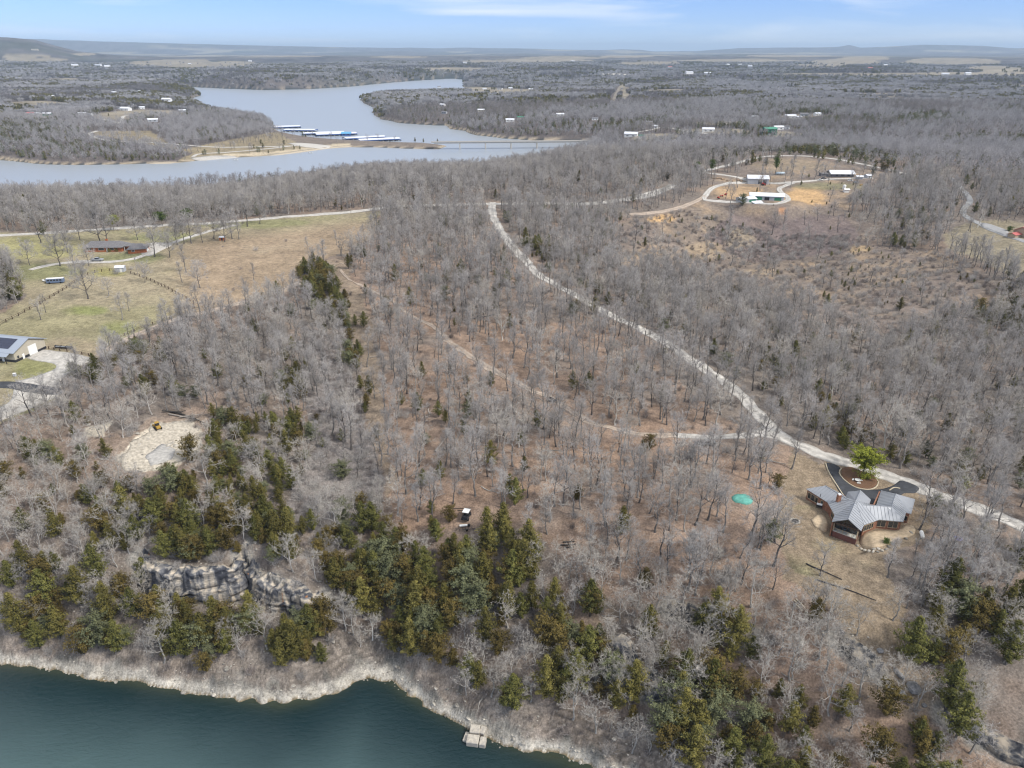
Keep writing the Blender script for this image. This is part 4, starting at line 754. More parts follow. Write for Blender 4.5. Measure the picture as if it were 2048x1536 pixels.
EXTRA_C = [(40, 600, 11, 1, 0), (20, 590, 10, 5, 0), (88, 470, 9, 1, 0), (740, 790, 8, 0, 0), (722, 780, 6, 0, 0), (1030, 1010, 9, 1, 0), (1020, 990, 7, 0, 0), (1153, 1000, 3.5, 0, 0), (900, 1045, 5.5, 2, 0), (1003, 1065, 6.5, 0, 0), (980, 1110, 9, 5, 0), (1068, 1160, 6, 0, 0), (1925, 1250, 8, 1, 0), (1990, 1275, 8, 1, 0), (1860, 1330, 8, 1, 0), (1555, 405, 0, 0, 0), (1485, 412, 9, 3, 0), (1485, 455, 4, 0, 0), (1500, 1320, 7, 1, 0), (1460, 1325, 7, 5, 0), (1355, 1420, 11, 5, 0), (384, 925, 9, 2, 0), (425, 920, 9, 1, 0), (345, 985, 9, 3, 0), (250, 1020, 7, 1, 0), (180, 1010, 7, 1, 0), (125, 1050, 4, 4, 0), (1660, 460, 3, 0, 0), (200, 770, 5, 0, 0), (290, 795, 5, 0, 0), (185, 755, 6, 1, 0), (1810, 930, 5, 1, 0), (1850, 915, 6, 1, 0), (1680, 885, 6, 1, 0), (1690, 900, 5, 1, 0), (1980, 305, 0, 0, 0), (830, 284, 8, 0, 0), (847, 285, 7, 0, 0), (875, 287, 8, 0, 0), (1745, 350, 9, 1, 0), (690, 655, 8, 0, 0), (780, 285, 3, 0, 0)]
EXTRA_C = [e for e in EXTRA_C if e[2]]
ec = np.array([list(hit(a, b))+[a, b] for a, b, *_ in EXTRA_C]); NC = np.vstack([ec, NC]); vc = np.concatenate([[e[3] for e in EXTRA_C], vc]); sc2 = np.concatenate([[e[2]/CED_H[e[3]] for e in EXTRA_C], sc2]); rc = np.concatenate([rg.uniform(0, 6.28, len(EXTRA_C)), rc])
# small cedars dotting the clearing
x, y = grid_pts(380, 700, 5.5, math.radians(38), 44); z = gz(x, y); M = masks(x, y, z); k = M['clear'] & (rg.random(len(x)) < np.where(inpoly(M['px'], M['py'], [(1240, 440), (1400, 440), (1470, 560), (1240, 520)]) | inpoly(M['px'], M['py'], [(1640, 480), (1990, 560), (1800, 640), (1640, 560)]), .14, .035)); k &= site_ok(x, y)[0]; 
e = np.column_stack([x, y, z, M['px'], M['py']])[k]; NC = np.vstack([NC, e]); vc = np.concatenate([vc, rg.choice([0, 1, 4], len(e))]); sc2 = np.concatenate([sc2, rg.uniform(.2, .55, len(e))]); rc = np.concatenate([rc, rg.uniform(0, 6, len(e))])

def inframe(P, m=0): px, py, d = proj(P[:, 0], P[:, 1], P[:, 2]+4); return (d > 0) & (px > -m) & (px < 2048+m) & (py > -m) & (py < 1536+m), d
def split300(P, s, Hs, v):
    f, d = inframe(P); size = np.where(f, s*np.array(Hs)[v]/d, 0); o = np.argsort(-size); ind = np.zeros(len(P), bool); ind[o[:300]] = True; return ind
IB = split300(NB, sb, BARE_H, vb); IC = split300(NC, sc2, CED_H, vc)
IB[:nE] |= False
def gn_instances(name, P, rot, scl, which, meshes, label=None, kind='stuff'):
    """points carrying instances of one tree mesh each"""
    col = bpy.data.collections.new(name+'_kinds')
    for i, me in enumerate(meshes): o = bpy.data.objects.new(f'{i:02d}_{name}', me); col.objects.link(o)
    me = bpy.data.meshes.new(name); me.vertices.add(len(P)); me.vertices.foreach_set('co', P[:, :3].astype(np.float32).ravel())
    for nm, tp, arr in (('rot', 'FLOAT', rot), ('scl', 'FLOAT', scl), ('which', 'INT', which), ('tilt', 'FLOAT', np.random.default_rng(len(P)).normal(0, .055 if 'stone' not in name else .3, len(P)))):
        a = me.attributes.new(nm, tp, 'POINT'); a.data.foreach_set('value', np.asarray(arr, dtype=np.float32 if tp == 'FLOAT' else np.int32))
    ob = link(name, me); tag(ob, label=label, kind=kind)
    ng = bpy.data.node_groups.new(name, 'GeometryNodeTree'); ng.interface.new_socket('Geometry', in_out='INPUT', socket_type='NodeSocketGeometry'); ng.interface.new_socket('Geometry', in_out='OUTPUT', socket_type='NodeSocketGeometry')
    N = ng.nodes; Lk = ng.links; i_ = N.new('NodeGroupInput'); o_ = N.new('NodeGroupOutput'); ip = N.new('GeometryNodeInstanceOnPoints'); ci = N.new('GeometryNodeCollectionInfo'); ci.inputs[0].default_value = col; ci.inputs[1].default_value = True; ci.inputs[2].default_value = True
    ip.inputs['Pick Instance'].default_value = True
    def na_(nm, tp): n = N.new('GeometryNodeInputNamedAttribute'); n.data_type = tp; n.inputs[0].default_value = nm; return n.outputs[0]
    Lk.new(i_.outputs[0], ip.inputs['Points']); Lk.new(ci.outputs[0], ip.inputs['Instance']); Lk.new(na_('which', 'INT'), ip.inputs['Instance Index'])
    cx = N.new('ShaderNodeCombineXYZ'); Lk.new(na_('rot', 'FLOAT'), cx.inputs[2]); Lk.new(na_('tilt', 'FLOAT'), cx.inputs[0]); er = N.new('FunctionNodeEulerToRotation'); Lk.new(cx.outputs[0], er.inputs[0]); Lk.new(er.outputs[0], ip.inputs['Rotation'])
    c2 = N.new('ShaderNodeCombineXYZ'); s_ = na_('scl', 'FLOAT'); [Lk.new(s_, c2.inputs[k]) for k in range(3)]; Lk.new(c2.outputs[0], ip.inputs['Scale'])
    Lk.new(ip.outputs[0], o_.inputs[0]); ob.modifiers.new('instances', 'NODES').node_group = ng; return ob
gn_instances('bare_woodland', NB[~IB], rb[~IB], sb[~IB], vb[~IB], BAREHI, 'leafless grey hardwoods filling the woods behind the nearest trees')
gn_instances('cedar_woodland', NC[~IC], rc[~IC], sc2[~IC], vc[~IC], CEDHI, 'small dark green cedars scattered through the grey woods and clearing')
# middle and far woods
def woods(name, r0, r1, step, seed, mb, mc, s0, s1, lab):
    x, y, z, r, px, py, c = scatter(r0, r1, step, seed); P = np.column_stack([x, y, z-.4]); nb_ = fbm(x, y, 260, 4, 177)+rg.normal(0, .12, len(x)); w = np.where(c, len(mb)+rg.integers(0, len(mc), len(x)), np.clip(((nb_+.45)/.9*len(mb)).astype(int), 0, len(mb)-1))
    return gn_instances(name, P, rg.uniform(0, 6.28, len(x)), rg.uniform(s0, s1, len(x)), w, mb+mc, lab)
woods('middle_distance_woods', 760, 1900, 7.6, 21, FARB, CEDARLO, .7, 1.2, 'grey bare woods with dark cedars around the lake and the village')
woods('far_woods', 1900, 3300, 14, 22, CLB, CLC, .75, 1.15, 'far grey and dark green woods on the hills behind the lake')
woods('farthest_woods', 3300, 6500, 25, 23, CLB, CLC, .8, 1.15, 'bluish farthest woods below the skyline')
# undergrowth
def under():
    x, y = grid_pts(90, 560, 2.6, math.radians(40), 31); ok, z, dn, dl, r = site_ok(x, y, .3); 
    M = masks(x, y, z); d = np.full(len(x), .16); d = np.where(M['redleaf'], .11, d); d = np.where(M['thicket'], .8, d); d = np.where(M['thick'], .85, d); d = np.where(M['clear'] & ~M['thick'], .38, d); d = np.where(M['meadow'] & ~M['leftwood'], .004, d); d = np.where(M['yard'], .006, d); d = np.where(M['strip'], .05, d); d = np.where(M['pad'] | M['pad2'] | M['rightlawn'], 0, d)
    for p in PADPOLY: d = np.where(inpoly(x, y, p), 0, d)
    sl = (M['py'] > 1080) & (dn > 1.5); d = np.where(sl & ~M['yard'], .42, d)
    d = d*(.6+.8*np.clip(fbm(x, y, 12, 3, 131)+.4, 0, 1)); x2, y2 = x, y
    k = ((ok) | ((z > .8) & (dn > 1.8) & (dn < 12) & (rg.random(len(x)) < .8))) & (rg.random(len(x)) < d)
    gn_instances('undergrowth', np.column_stack([x, y, z])[k], rg.uniform(0, 6.28, k.sum()), rg.uniform(.45, 1.15, k.sum()), rg.integers(0, 3, k.sum()), SHR, 'low grey leafless brush between the trees')
under()
def deadfall():
    ms = []
    for i in range(4):
        g_ = Geo(); L = rng.uniform(3.5, 7); n = 5; P = np.zeros((n, 3)); P[:, 0] = np.linspace(0, L, n); P[:, 1] = rng.normal(size=n)*.15; P[:, 2] = .14; g_.add(*tube(P, np.linspace(.17, .06, n), 5))
        for k in range(5): u = rng.uniform(.4, 1)*L; d = unit(np.array([.7, rng.normal()*.8, .35])); q = np.array([u, 0, .15]); g_.add(*tube([q, q+d*rng.uniform(.8, 2.2)], [.05, .015], 3))
        ms.append(g_.mesh('dead_limb', M_limb))
    x, y = grid_pts(110, 480, 7, math.radians(39), 61); ok, z, dn, dl, r = site_ok(x, y); M = masks(x, y, z); k = ok & ~(M['meadow'] | M['yard'] | M['pad'] | M['rightlawn']) & (rg.random(len(x)) < .16)
    gn_instances('fallen_limbs', np.column_stack([x, y, z])[k], rg.uniform(0, 6.28, k.sum()), rg.uniform(.6, 1.3, k.sum()), rg.integers(0, 4, k.sum()), ms, 'grey fallen limbs scattered over the leaf litter')
M_limb = bark('fallen_limb_wood', (.27, .25, .225), (.42, .39, .35), .35)
deadfall()
# loose shore stones and blocks
def stones():
    ms = []
    for i in range(4):
        bm = bmesh.new(); bmesh.ops.create_icosphere(bm, subdivisions=1, radius=.5)
        for v in bm.verts: v.co = Vector((v.co.x*rng.uniform(.8, 1.5), v.co.y*rng.uniform(.7, 1.2), v.co.z*rng.uniform(.35, .7)))
        me = bpy.data.meshes.new('stone'); bm.to_mesh(me); bm.free(); me.materials.append(M_stone); ms.append(me)
    x, y = grid_pts(95, 330, 1.05, math.radians(41), 35); z = gz(x, y); dn = gridval(DN, x, y); n = fbm(x, y, 7, 3, 141)
    d = np.where((dn > -.8) & (dn < 2.6), .62, np.where((dn >= 3.0) & (dn < 12), .14+n*.6, np.where((dn < 30) & (dn > 0), .02, 0))); k = rg.random(len(x)) < d
    M = masks(x, y, z); k |= (M['pad'] | M['pad2']) & (rg.random(len(x)) < .55); k |= inpoly(M['px'], M['py'], [(1760, 1340), (1850, 1360), (1850, 1430), (1770, 1410)]) & (rg.random(len(x)) < .12); k |= inpoly(M['px'], M['py'], [(600, 1100), (700, 1090), (700, 1140), (620, 1150)]) & (rg.random(len(x)) < .1)
    for q in CW:
        m = np.hypot(x-q['c'][0], y-q['c'][1]) < q['R']+4; dd = np.full(len(x), 99.); dd[m] = segdist(x[m], y[m], q['w'])[0]; k |= (dd < 5) & (rg.random(len(x)) < .3)
    sc_ = rg.uniform(.2, .7, k.sum())*np.where(rg.random(k.sum()) < .12, 2.2, 1)
    gn_instances('shore_stones', np.column_stack([x, y, z+.02])[k], rg.uniform(0, 6.28, k.sum()), sc_, rg.integers(0, 4, k.sum()), ms, 'pale broken limestone lying along the shore and on the cut')
M_stone = mat('limestone', (.30, .28, .25), .95, noise=.35, nscale=1.5, rnd=.38, col2=(.50, .46, .39))
stones()

# ---- the 300 largest of each kind, one by one
LM = [(955, 1475, 'the cracked block in the cove'), (745, 1350, 'the shore bend'), (390, 1150, 'the tall streaked cliff'), (600, 1210, 'the curved cliff'), (316, 855, 'the yellow loader'), (300, 920, 'the pale rock cut'), (60, 700, 'the solar roof barn'), (933, 1038, 'the white roofed buggy'),
      (1485, 998, 'the teal tarp'), (1413, 888, 'the dull grey pickup'), (1105, 802, 'the open trail vehicle'), (1720, 1030, 'the star shaped house'), (1650, 1145, 'the upper drain pipe'), (1598, 1213, 'the pale split logs'), (1250, 1300, 'the stacked ledges'), (1820, 1380, 'the gully boulders'),
      (1135, 1090, 'the small dark log pile'), (895, 870, 'the long fallen log'), (1530, 850, 'the road junction'), (1730, 925, 'the bright pine'), (1843, 1074, 'the propane tank'), (2040, 1530, 'the lower right corner'), (5, 1080, 'the middle left edge'), (5, 1330, 'the lower left shore'), (1590, 1043, 'the fire pit'), (1430, 1280, 'the short dark ledge'), (1900, 1490, 'the dark rock step'), (2040, 1150, 'the right edge'),
      (1300, 870, 'the pale trail end'), (965, 640, 'the dark fallen tree'), (770, 960, 'the top of the gully'), (1447, 735, 'the gravel road pole'), (1200, 1460, 'the shore right of the block')]
ORD = ['nearest', 'second nearest', 'third nearest', 'fourth nearest', 'fifth nearest', 'sixth nearest', 'seventh nearest', 'eighth nearest', 'ninth nearest', 'tenth nearest', 'eleventh nearest', 'twelfth nearest']
def plant(P, v, s, rz, protos, Hs, name, cat, desc):
    byl = {}
    for i in range(len(P)):
        px, py = P[i, 3], P[i, 4]; d = [math.hypot(px-a, py-b) for a, b, _ in LM]; k = int(np.argmin(d)); dx, dy = px-LM[k][0], py-LM[k][1]
        dr_ = ('right of ' if dx > 0 else 'left of ') if abs(dx) > abs(dy) else ('below ' if dy > 0 else 'above '); h = s[i]*Hs[int(v[i])]
        ds = ('tall ' if h > 14 or (cat == 'cedar' and h > 8) else 'small ' if h < (8 if cat != 'cedar' else 4.5) else '')+desc[int(v[i])]; byl.setdefault((ds, k, dr_), []).append((d[k], i))
    for (ds, k, dr_), L_ in byl.items():
        for n_, (_, i) in enumerate(sorted(L_)):
            x, y, z = P[i, :3]; t = empty(name, (x, y, z), rz[i]); t.scale = (s[i],)*3; link('trunk', protos[int(v[i])][0], t); link('crown', protos[int(v[i])][1], t)
            lab = f"{ds} {dr_}{LM[k][2]}" if len(L_) == 1 else f"{ds}, {ORD[min(n_, 11)]} {dr_}{LM[k][2]}"
            tag(t, lab, cat, ('leafless trees near ' if cat != 'cedar' else 'cedars near ')+LM[k][2])
plant(NB[IB], vb[IB], sb[IB], rb[IB], BARE, BARE_H, 'bare_tree', 'tree', ['bare grey oak', 'slender bare tree', 'broad bare tree', 'narrow bare tree', 'pale crooked oak', 'pale barked tree', 'white gnarled tree', 'low spreading tree', 'open crowned grey oak', 'very slender bare tree', 'thin young oak', 'slight grey sapling', 'dense grey oak'])
plant(NC[IC], vc[IC], sc2[IC], rc[IC], CED, CED_H, 'cedar_tree', 'cedar', ['pointed olive cedar', 'rounded olive cedar', 'rusty brown cedar', 'broad greyish cedar', 'slim rusty cedar', 'oval green cedar'])
print('TREES', len(NB), len(NC))
# ------------------------------------------------------------------ solid things
NTH = ['first', 'second', 'third', 'fourth', 'fifth', 'sixth', 'seventh', 'eighth', 'ninth', 'tenth', 'eleventh', 'twelfth', 'thirteenth', 'fourteenth', 'fifteenth', 'sixteenth']
class MB:
    def __init__(s): s.v = []; s.f = []
    def poly(s, pts): n = len(s.v); s.v += [tuple(p) for p in pts]; s.f.append(tuple(range(n, n+len(pts)))); return s
    def box(s, c, d, rz=0, rx=0):
        R = Matrix.Rotation(rz, 3, 'Z') @ Matrix.Rotation(rx, 3, 'X'); n = len(s.v)
        for z in (-.5, .5):
            for y in (-.5, .5):
                for x in (-.5, .5): p = R @ Vector((x*d[0], y*d[1], z*d[2])); s.v.append((c[0]+p.x, c[1]+p.y, c[2]+p.z))
        s.f += [tuple(n+i for i in q) for q in ((0, 2, 3, 1), (4, 5, 7, 6), (0, 1, 5, 4), (2, 6, 7, 3), (0, 4, 6, 2), (1, 3, 7, 5))]; return s
    def cyl(s, a, b, r, k=8, r2=None):
        a = Vector(a); b = Vector(b); t = (b-a).normalized(); u = t.orthogonal().normalized(); w = t.cross(u); r2 = r if r2 is None else r2; n = len(s.v)
        for p, q in ((a, r), (b, r2)):
            for i in range(k): th = i*2*math.pi/k; s.v.append(tuple(p+u*math.cos(th)*q+w*math.sin(th)*q))
        s.f += [(n+i, n+(i+1) % k, n+k+(i+1) % k, n+k+i) for i in range(k)]+[tuple(n+k-1-i for i in range(k)), tuple(n+k+i for i in range(k))]; return s
    def slab(s, pts, th):
        """a polygon with thickness th downwards"""
        n = len(s.v); k = len(pts); s.v += [tuple(p) for p in pts]+[(p[0], p[1], p[2]-th) for p in pts]
        s.f += [tuple(n+i for i in range(k)), tuple(n+2*k-1-i for i in range(k))]+[(n+i, n+k+i, n+k+(i+1) % k, n+(i+1) % k) for i in range(k)]; return s
    def ball(s, c, r, k=8, m=5):
        n = len(s.v); r = r if isinstance(r, (tuple, list)) else (r,)*3
        for j in range(m+1):
            for i in range(k): th = i*2*math.pi/k; ph = j*math.pi/m; s.v.append((c[0]+r[0]*math.sin(ph)*math.cos(th), c[1]+r[1]*math.sin(ph)*math.sin(th), c[2]+r[2]*math.cos(ph)))
        for j in range(m):
            for i in range(k): a = n+j*k+i; b = n+j*k+(i+1) % k; s.f.append((a, a+k, b+k, b))
        return s
    def build(s, name, m, parent=None, bevel=0):
        me = bpy.data.meshes.new(name); me.from_pydata(s.v, [], s.f); me.validate()
        bm = bmesh.new(); bm.from_mesh(me); bmesh.ops.remove_doubles(bm, verts=bm.verts, dist=1e-5); bmesh.ops.recalc_face_normals(bm, faces=bm.faces)
        if bevel: bmesh.ops.bevel(bm, geom=bm.edges[:], offset=bevel, segments=1, affect='EDGES')
        bm.to_mesh(me); bm.free(); me.materials.append(m); return link(name, me, parent)
def B(name, m, par, *boxes, bevel=0):
    b = MB()
    for c, d, *r in boxes: b.box(c, d, *r)
    return b.build(name, m, par, bevel)
def copy_tree(o, parent=None):
    c = o.copy(); C.objects.link(c)
    if parent is not None: c.parent = parent
    for ch in list(o.children): copy_tree(ch, c)
    return c
M_brick = mat('red_brick', (.26, .115, .07), .9, noise=.35, nscale=2.2, col2=(.38, .19, .12), bump=.2, bscale=9)
M_brick2 = mat('orange_brick', (.38, .13, .055), .9, noise=.25, nscale=2)
M_rmetal = mat('grey_metal_roof', (.34, .355, .38), .45, metal=.2, noise=.06, nscale=.5, spec=.5)
M_rib = mat('roof_seam', (.27, .285, .30), .45, metal=.35)
M_wroof = mat('white_metal_roof', (.70, .72, .76), .45, noise=.06, nscale=.2)
M_shingle = mat('grey_shingles', (.17, .165, .17), .9, noise=.2, nscale=1)
M_glass = mat('window_glass', (.02, .025, .03), .08, spec=.8)
M_dark = mat('dark_metal', (.03, .03, .035), .6)
M_wood = mat('dark_stained_wood', (.075, .045, .032), .8, noise=.3, nscale=2)
M_lwood = mat('pale_wood', (.45, .36, .25), .85, noise=.2, nscale=2)
M_white = mat('white_paint', (.78, .78, .76), .5)
M_cream = mat('beige_siding', (.46, .42, .34), .8, noise=.06, nscale=.6)
M_greyw = mat('grey_siding', (.42, .44, .47), .8, noise=.06, nscale=.6)
M_redp = mat('red_paint', (.42, .04, .03), .45)
M_pink = mat('red_metal_roof', (.48, .14, .13), .5, noise=.08, nscale=.4)
M_yel = mat('yellow_paint', (.42, .26, .05), .5, noise=.15, nscale=3)
M_blue_p = mat('dock_blue', (.04, .10, .30), .6)
M_green = mat('green_siding', (.05, .22, .13), .7)
M_teal = mat('teal_tarp', (.12, .36, .30), .8, noise=.3, nscale=1.5, bump=.5, bscale=2)
M_rubber = mat('rubber', (.02, .02, .02), .9)
M_solar = mat('solar_cells', (.012, .018, .05), .2, spec=.7)
M_silver = mat('silver_paint', (.45, .47, .50), .35, metal=.4)
M_olive = mat('dull_grey_paint', (.17, .185, .18), .6)
M_paving = mat('tan_stone_paving', (.48, .38, .26), .9, noise=.25, nscale=1.2, bump=.3, bscale=3)
M_mulch = mat('brown_mulch', (.15, .085, .05), .95, noise=.3, nscale=3)
M_edge = mat('stone_edging', (.52, .45, .33), .9, noise=.2, nscale=2)
M_tile = mat('deck_floor', (.50, .50, .46), .6, noise=.1, nscale=1)
M_log = mat('weathered_log', (.28, .25, .22), .9, noise=.3, nscale=2)
M_dlog = mat('charred_log', (.05, .045, .04), .9, noise=.3, nscale=2)
M_pole = mat('utility_pole_wood', (.33, .29, .25), .9)

# ---- limestone cliffs
def cliff_mat(nm='bluff_limestone', dk=.85):
    m = bpy.data.materials.new(nm); m.use_nodes = True; n = m.node_tree.nodes; l = m.node_tree.links; b = n['Principled BSDF']; b.inputs['Roughness'].default_value = .95; b.inputs['Specular IOR Level'].default_value = .15
    tc = n.new('ShaderNodeTexCoord')
    def nz(scale, vec, det=5, ds=0): t = n.new('ShaderNodeTexNoise'); t.inputs['Scale'].default_value = scale; t.inputs['Detail'].default_value = det; t.inputs['Distortion'].default_value = ds; mp_ = n.new('ShaderNodeMapping'); mp_.inputs['Scale'].default_value = vec; l.new(tc.outputs['Object'], mp_.inputs[0]); l.new(mp_.outputs[0], t.inputs[0]); return t.outputs[0]
    def ramp(src, *st): r = n.new('ShaderNodeValToRGB'); r.color_ramp.elements[0].position = st[0][0]; r.color_ramp.elements[0].color = (*st[0][1], 1); r.color_ramp.elements[1].position = st[-1][0]; r.color_ramp.elements[1].color = (*st[-1][1], 1); [setattr(r.color_ramp.elements.new(p), 'color', (*c, 1)) for p, c in st[1:-1]]; l.new(src, r.inputs[0]); return r.outputs[0]
    streak = ramp(nz(.55, (1, 1, .16), 5, .4), (.38, (.07, .075, .09)), (.46, (.16, .165, .18)), (.53, (.34, .325, .30)), (.60, (.62, .55, .45)))
    strata = ramp(nz(.9, (.3, .3, 1.7), 6, .6), (.35, (.6, .6, .6)), (.62, (1.15, 1.12, 1.05)))
    rust = ramp(nz(.45, (1, 1, .12), 3), (.69, (0, 0, 0)), (.74, (.8, .8, .8)))
    x = n.new('ShaderNodeMix'); x.data_type = 'RGBA'; x.blend_type = 'MULTIPLY'; x.inputs[0].default_value = 1; w_ = n.new('ShaderNodeMix'); w_.data_type = 'RGBA'; w_.blend_type = 'MULTIPLY'; w_.inputs[0].default_value = 1; w_.inputs[7].default_value = (dk, dk, dk*1.03, 1); l.new(streak, w_.inputs[6]); l.new(w_.outputs[2], x.inputs[6]); l.new(strata, x.inputs[7])
    y = n.new('ShaderNodeMix'); y.data_type = 'RGBA'; y.inputs[7].default_value = (.40, .19, .08, 1); l.new(rust, y.inputs[0]); l.new(x.outputs[2], y.inputs[6]); l.new(y.outputs[2], b.inputs['Base Color'])
    bp = n.new('ShaderNodeBump'); bp.inputs['Distance'].default_value = .3; bp.inputs['Strength'].default_value = .8; l.new(nz(2.2, (.5, .5, 1.6), 6), bp.inputs['Height']); l.new(bp.outputs[0], b.inputs['Normal']); return m
M_cliff = cliff_mat(); M_cliff_d = cliff_mat('dark_ledge_limestone', .5)
CL_LAB = ['tall blue grey limestone cliff with white and rust streaks', 'curved grey limestone cliff below a bare ledge', 'upper of two stacked limestone blocks on the wooded slope', 'lower pale limestone ledge under the stacked block', 'short dark rock ledge above the wooded slope', 'long low rock step below the yard of the star shaped house', 'dark rock step near the lower right corner']
for q, lab in zip(CW, CL_LAB):
    w = catmull([(*p, 0) for p in q['w']], .5); t = np.gradient(w, axis=0); t /= np.linalg.norm(t, axis=1)[:, None]; out = np.stack([t[:, 1], -t[:, 0]], -1)
    s_ = np.concatenate([[0], np.cumsum(np.linalg.norm(np.diff(w, axis=0), axis=1))]); Ls = s_[-1]; hs = np.arange(-1.6, q['h']+.01, .4)
    hfac = sstep(0, 3.5, np.minimum(s_, Ls-s_)); rows = []
    for h in hs:
        d = (.9 if h < q['h']*(.42+.1*math.sin(h)) else 0)*(not q['flat'])+.55*fbm(s_+h*.3, np.full_like(s_, h*.25), 3.2, 3, 201)+.95*(vnoise(np.full_like(s_, h/.75), s_*.09, 202)-.4)+.8*np.floor(3*vnoise(s_/1.9, np.full_like(s_, round(h/1.6)), 203))/3+.95-.05*h
        p = w+out*d[:, None]; gl = (gz(w[:, 0], w[:, 1])-.6*0) if q['flat'] else q['z']; tj = 1+.22*fbm(s_, s_*0, 2.2, 2, 205); rows.append(np.column_stack([p, gl+np.where(h > 0, h*hfac*tj, h)-(1-hfac)*1.5]))
    for k_ in (.5, 1.3, 2.4, 3.6): p = w-out*k_; g_ = gz(p[:, 0], p[:, 1]); rows.append(np.column_stack([p, g_-.5 if k_ > 3 else np.maximum(g_+.15, ((gl if q['flat'] else q['z'])+q['h']*hfac*tj-(1-hfac)*1.5-.15) if k_ < 2 else -9)]))
    V = np.stack(rows, 0); R_, N_ = V.shape[:2]; ii = np.arange(R_*N_).reshape(R_, N_); Fq = np.stack([ii[:-1, :-1], ii[:-1, 1:], ii[1:, 1:], ii[1:, :-1]], -1).reshape(-1, 4)
    o = link('rock_cliff', mesh_np('rock_cliff', V.reshape(-1, 3), Fq, M_cliff_d if q['flat'] else M_cliff)); tag(o, lab, 'cliff', 'limestone cliffs above the cove')
def boulder(px, py, sx, sy, sz, rz, label, m=M_stone, group='boulders', name='boulder', sink=.25, seed=0):
    rg_ = random.Random(seed+px); bm = bmesh.new(); bmesh.ops.create_icosphere(bm, subdivisions=2, radius=.5)
    for v in bm.verts:
        n_ = v.co.normalized(); k = max(abs(n_.x), abs(n_.y), abs(n_.z)); v.co = v.co*(.75+.35/k*.6)*rg_.uniform(.9, 1.08); v.co.x *= sx; v.co.y *= sy; v.co.z *= sz
    me = bpy.data.meshes.new(name); bm.to_mesh(me); bm.free(); me.materials.append(m); o = link(name, me); p = hit(px, py); o.location = (p.x, p.y, p.z+sz*(.5-sink)); o.rotation_euler = (.1, .05, rz); return tag(o, label, 'boulder', group)
M_grock = mat('grey_boulder_rock', (.20, .20, .205), .95, noise=.3, nscale=1.5, col2=(.38, .37, .36))
for a in [(1797, 1350, 1.1, 3.2, 1.2, .4, 'thin grey boulder standing on the bare gully below the yard'), (1826, 1378, 3.0, 3.6, 1.8, .2, 'largest grey boulder in the bare gully below the yard'), (1798, 1388, 2.2, 2.8, 1.5, .9, 'rounded grey boulder at the left of the bare gully'), (1760, 1303, 1.6, 1.4, .9, 0, 'small pale boulder at the top of the bare gully'), (1848, 1412, 1.3, 1.1, .8, .4, 'small grey boulder under the largest gully boulder'),
          (1296, 1338, 1.9, 1.5, 1.2, .5, 'grey boulder between the stacked limestone ledges'), (1310, 1345, 1.5, 1.5, 1.3, 1.5, 'round grey boulder beside the lower limestone ledge'), (1590, 1210, 1.0, 1.0, .4, 0, 'flat pale stone beside the pale split logs')]: boulder(*a[:6], a[6], m=M_grock)
# the great cracked block standing in the shallows
t = empty('shore_block', at(955, 1478, 0)); tag(t, 'large cracked pale limestone block standing in the shallows of the cove', 'rock')
M_block = mat('block_limestone', (.40, .37, .33), .95, noise=.2, nscale=1.2, col2=(.58, .53, .44), bump=.6, bscale=2)
for (cx, cy_, sx, sy, h, rz) in [(-1.0, -1.0, 2.9, 2.3, 2.0, -.15), (1.35, -1.4, 1.5, 2.2, 1.8, -.15), (-.6, 1.5, 2.4, 2.2, 2.5, -.1), (1.3, 1.3, 1.4, 2.0, 2.3, -.35), (-2.7, .3, 1.0, 2.4, 1.2, -.3)]:
    B('stone', M_block, t, ((cx, cy_, h/2-1.2), (sx, sy, h+1.6), rz, .10), bevel=.12)

